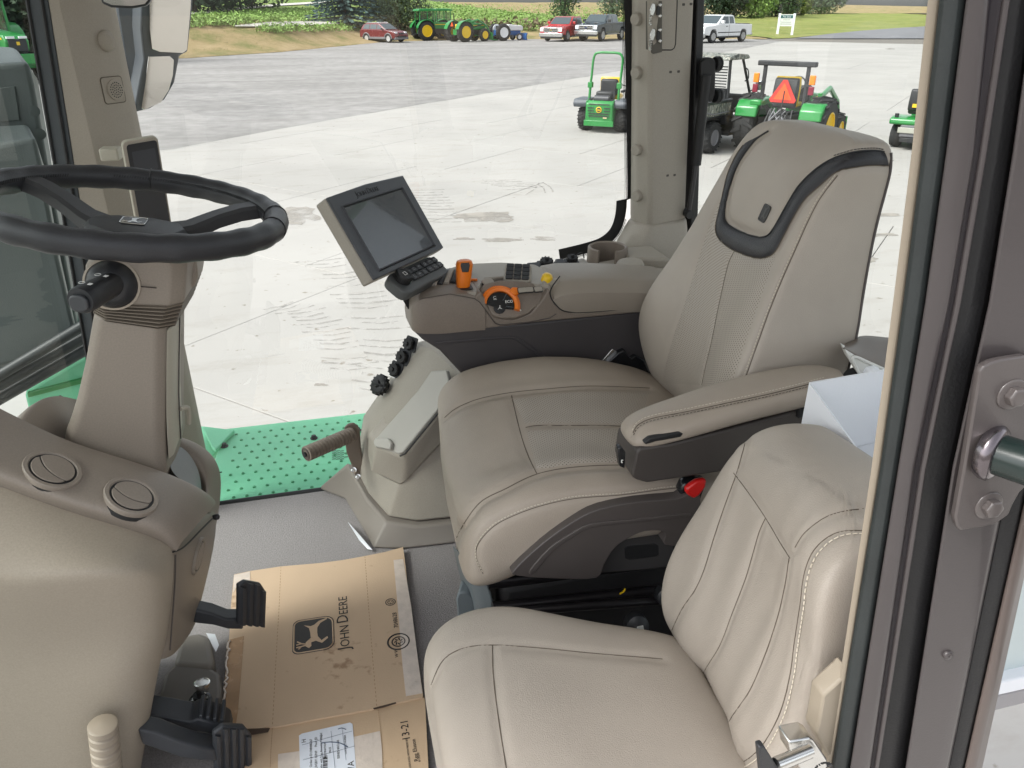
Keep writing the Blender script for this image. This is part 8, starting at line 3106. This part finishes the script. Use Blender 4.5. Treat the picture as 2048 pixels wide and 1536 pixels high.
# ---- compact tractor, rear towards the camera
CP = G(1561, 308)
ct = Rig('compact_tractor', 'small green tractor with black roll bar and orange warning triangle on its seat', 'tractor', (CP.x + .05, CP.y + .1), facing(CP, .30, .95))
for sg in (-1, 1):
    ct.wheel(0, sg * .76, .61, .46, YELLOW, 15, .52)
    ct.wheel(1.55, sg * .70, .38, .28, YELLOW, 14, .52)
    ct.side('rear_fender', [(-.62, .78), (-.60, .98), (-.45, 1.12), (.30, 1.15), (.62, .95), (.72, .62), (.62, .62), (.5, .85), (.2, 1.0), (-.4, .98), (-.52, .80)], sg * .70 - .24, sg * .70 + .24, GREEN, .03)
    ct.box('roll_bar_post', -.42, -.34, sg * .46 - .035, sg * .46 + .035, .95, 1.84, DARKP, .01)
    ct.box('amber_lamp', -.50, -.44, sg * .60 - .06, sg * .60 + .06, 1.49, 1.68, mat('amber_lens', (.80, .22, .015), .3), .015)
    ct.box('red_lamp', -.50, -.44, sg * .60 - .055, sg * .60 + .055, 1.29, 1.46, mat('dark_red_lens', (.20, .01, .03), .3), .012)
    ct.box('lamp_bracket', -.44, -.40, sg * .46, sg * .56, 1.44, 1.50, DARKP, .005) if sg > 0 else ct.box('lamp_bracket', -.44, -.40, -.56, -.46, 1.44, 1.50, DARKP, .005)
    ct.tube('lift_arm', [(-.25, sg * .20, .55), (-.85, sg * .30, .42)], .03, DARKP)
    ct.tube('lift_rod', [(-.35, sg * .24, .95), (-.70, sg * .30, .48)], .022, DARKP)
    ct.tube('loader_arm', [(.62, sg * .50, 1.15), (1.3, sg * .50, 1.30), (2.1, sg * .50, .95), (2.5, sg * .50, .4)], .055, GREEN)
    ct.box('loader_mast', .60, .72, sg * .50 - .05, sg * .50 + .05, .45, 1.25, GREEN, .015)
    ct.tube('loader_ram', [(.75, sg * .50, .8), (1.7, sg * .50, 1.05)], .03, DARKP)
ct.box('roll_bar_beam', -.46, -.30, -.62, .62, 1.83, 1.93, DARKP, .02)
ct.side('seat_back', [(-.30, .98), (-.20, .98), (-.12, 1.35), (-.18, 1.60), (-.26, 1.58), (-.34, 1.30)], -.26, .26, DARKP, .06, seg=3)
ct.side('seat_face', [(-.18, 1.0), (.22, 1.0), (.22, 1.08), (-.10, 1.12), (-.05, 1.45), (-.12, 1.63), (-.18, 1.6)], -.27, .27, YELLOW, .05, seg=3)
tb = ct.quad('warning_triangle', [(-.372, -.27, 1.08), (-.372, .27, 1.08), (-.372, .22, 1.06), (-.372, -.22, 1.06)], DARKP, None, .01)
q = [(-.38, -.26, 1.10), (-.38, .26, 1.10), (-.38, .29, 1.16), (-.36, .045, 1.56), (-.36, -.045, 1.56), (-.38, -.29, 1.16)]
ct.quad('triangle_border', q, mat('triangle_red', (.55, .03, .02), .4), tb, .01)
ct.quad('triangle_face', [(-.392, -.20, 1.16), (-.392, .20, 1.16), (-.372, 0, 1.50)], mat('warning_orange', (.85, .10, .015), .4), tb, .008)
ct.tube('lever', [(-.46, -.02, .75), (-.48, -.05, 1.35)], .014, DARKP)
ct.box('rear_housing', -.40, .5, -.22, .22, .42, .85, DARKP, .04)
for k in range(14):
    r1_, r2_ = random.Random(k).random(), random.Random(k + 50).random()
    ct.tube('hydraulic_hose', [(-.42, -.22 + .44 * r1_, .50 + .1 * r2_), (-.50, -.2 + .42 * r2_, .70), (-.40, -.22 + .44 * r1_, .88 + .1 * r2_)], .016, GREYP if k % 3 == 0 else DARKP, sm=True)
ct.box('tool_box', -.55, -.30, .40, .66, 1.02, 1.14, GREEN, .03)
ct.side('bonnet', [(.75, .75), (1.95, .72), (2.0, .95), (1.85, 1.12), (.75, 1.25)], -.28, .28, GREEN, .06, seg=3)
ct.box('bonnet_stripe', .9, 1.85, -.29, .29, 1.08, 1.12, YELLOW, .005)
ct.box('dash_panel', .60, .80, -.26, .26, .95, 1.38, DARKP, .04)
ct.tube('tractor_wheel', [(.42 + .10 * math.cos(a), .19 * math.sin(a), 1.42 + .15 * math.cos(a)) for a in (6.283 * k / 16 for k in range(17))], .017, DARKP)
ct.tube('steering_shaft', [(.65, 0, 1.25), (.44, 0, 1.42)], .02, DARKP)
ct.side('loader_bucket', [(2.4, .08), (2.9, .05), (2.9, .1), (2.48, .16), (2.45, .6), (2.38, .6)], -.72, .72, GREEN, .01)

# ---- riding mower at the right, rear towards the camera
MP = G(1822, 296)
rm = Rig('riding_mower', 'green riding mower with black seat and yellow band, cut off by the door post', 'mower', (MP.x, MP.y), facing(MP, .15, .99))
for sg in (-1, 1):
    rm.wheel(0, sg * .36, .26, .24, YELLOW, 0, .5)
    rm.wheel(1.25, sg * .36, .19, .16, YELLOW, 0, .5)
rm.side('fender_deck', [(-.42, .54), (-.40, .66), (-.2, .70), (.5, .66), (.55, .58), (.3, .55), (-.3, .52)], -.52, .52, GREEN, .04, seg=3)
rm.side('seat_back', [(-.18, .82), (-.06, .80), (.0, 1.12), (-.08, 1.30), (-.16, 1.28), (-.22, 1.0)], -.23, .23, DARKP, .07, seg=3)
rm.box('seat_pad', -.10, .32, -.23, .23, .74, .86, DARKP, .05)
rm.quad('seat_band', [(-.228, -.13, .90), (-.228, .13, .90), (-.222, .13, .98), (-.222, -.13, .98)], YELLOW, None, .01)
bm = nb()
lathe(bm, [(.045, 0), (.045, .006)], rm.p(-.195, 0, 1.20), -rm.f, 16)
part('seat_badge', bm, mat('badge_lime', (.25, .5, .06), .4), rm.t)
rm.tube('fuel_cap', [(-.28, .40, .66), (-.28, .40, .76)], .045, DARKP, n=12)
rm.box('rear_frame', -.40, .3, -.26, .26, .26, .54, GREYP, .03)
rm.box('rear_plate', -.43, -.40, -.30, .30, .36, .48, mat('plate_cream', (.42, .42, .36), .5), .01)
rm.box('hitch_plate', -.45, -.36, -.22, .22, .16, .26, DARKP, .01)
rm.side('bonnet', [(.65, .45), (1.45, .42), (1.5, .62), (1.3, .82), (.65, .9)], -.26, .26, GREEN, .06, seg=3)
rm.box('mower_deck', .25, .95, -.55, .55, .10, .24, GREEN, .04)
rm.tube('mower_wheel', [(.42 + .06 * math.cos(a), .17 * math.sin(a), .98 + .14 * math.cos(a)) for a in (6.283 * k / 14 for k in range(15))], .015, DARKP)
rm.tube('steering_shaft', [(.68, 0, .85), (.44, 0, .98)], .018, DARKP)
# green tubular post with a grey clamp head
GPp = G(1845, 166)
gp_ = Rig('clamp_post', 'green bent tube with grey clamp head showing beside the door post', 'post', (GPp.x, GPp.y), facing(GPp, 1, 0))
gp_.tube('bent_tube', [(.6, 0, .05), (.6, 0, .9), (.1, 0, 1.15), (-.08, 0, 1.3), (-.10, 0, 2.0), (-.02, 0, 2.15)], .05, GREEN, sm=True)
gp_.box('clamp_head', -.22, .25, -.08, .08, 2.1, 2.28, GREYP, .03)
gp_.tube('clamp_pin', [(-.35, 0, 2.0), (-.25, 0, 2.22), (-.15, 0, 2.34)], .025, GREYP)
gp_.box('post_foot', .4, .8, -.2, .2, 0, .06, GREEN, .01)

# ---- sign on the lawn
sp0 = on_land(1569, 69)
sg_ = Rig('lawn_sign', 'white two post sign with dark green header standing on the lawn', 'sign', (sp0.x, sp0.y), 0)
sg_.o.z = sp0.z
sg_.t.location.z = sp0.z
ORG[sg_.t] = V(sg_.o)
d = V((sg_.o.x, sg_.o.y, 0)).normalized()
sg_.f = V((d.y, -d.x, 0))
sg_.l = V((-sg_.f.y, sg_.f.x, 0))
k = (sg_.o - EYE).length / 1539
for x in (-12, 12):
    sg_.box('sign_post', (x - 2) * k, (x + 2) * k, -.07, .07, -.1, 33 * k, WHITE, .01)
sg_.box('sign_board', -10.5 * k, 10.5 * k, -.03, .03, 13 * k, 31.5 * k, mat('sign_white', (.74, .77, .72), .5), .005)
sg_.box('sign_header', -10 * k, 10 * k, -.045, -.03, 25.5 * k, 30.2 * k, mat('sign_teal', (.01, .10, .10), .5), .003)
text('No Exit', 4.2 * k, WHITE, sg_.t, basis(sg_.p(0, -.052, 27.8 * k), sg_.f, V((0, 0, 1))), 'sign_lettering', .004)
for z, w in ((22.5, 6), (19, 8), (16, 9)):
    sg_.box('sign_line', -w * k, w * k, -.034, -.03, z * k, (z + .8) * k, GREYP, 0)
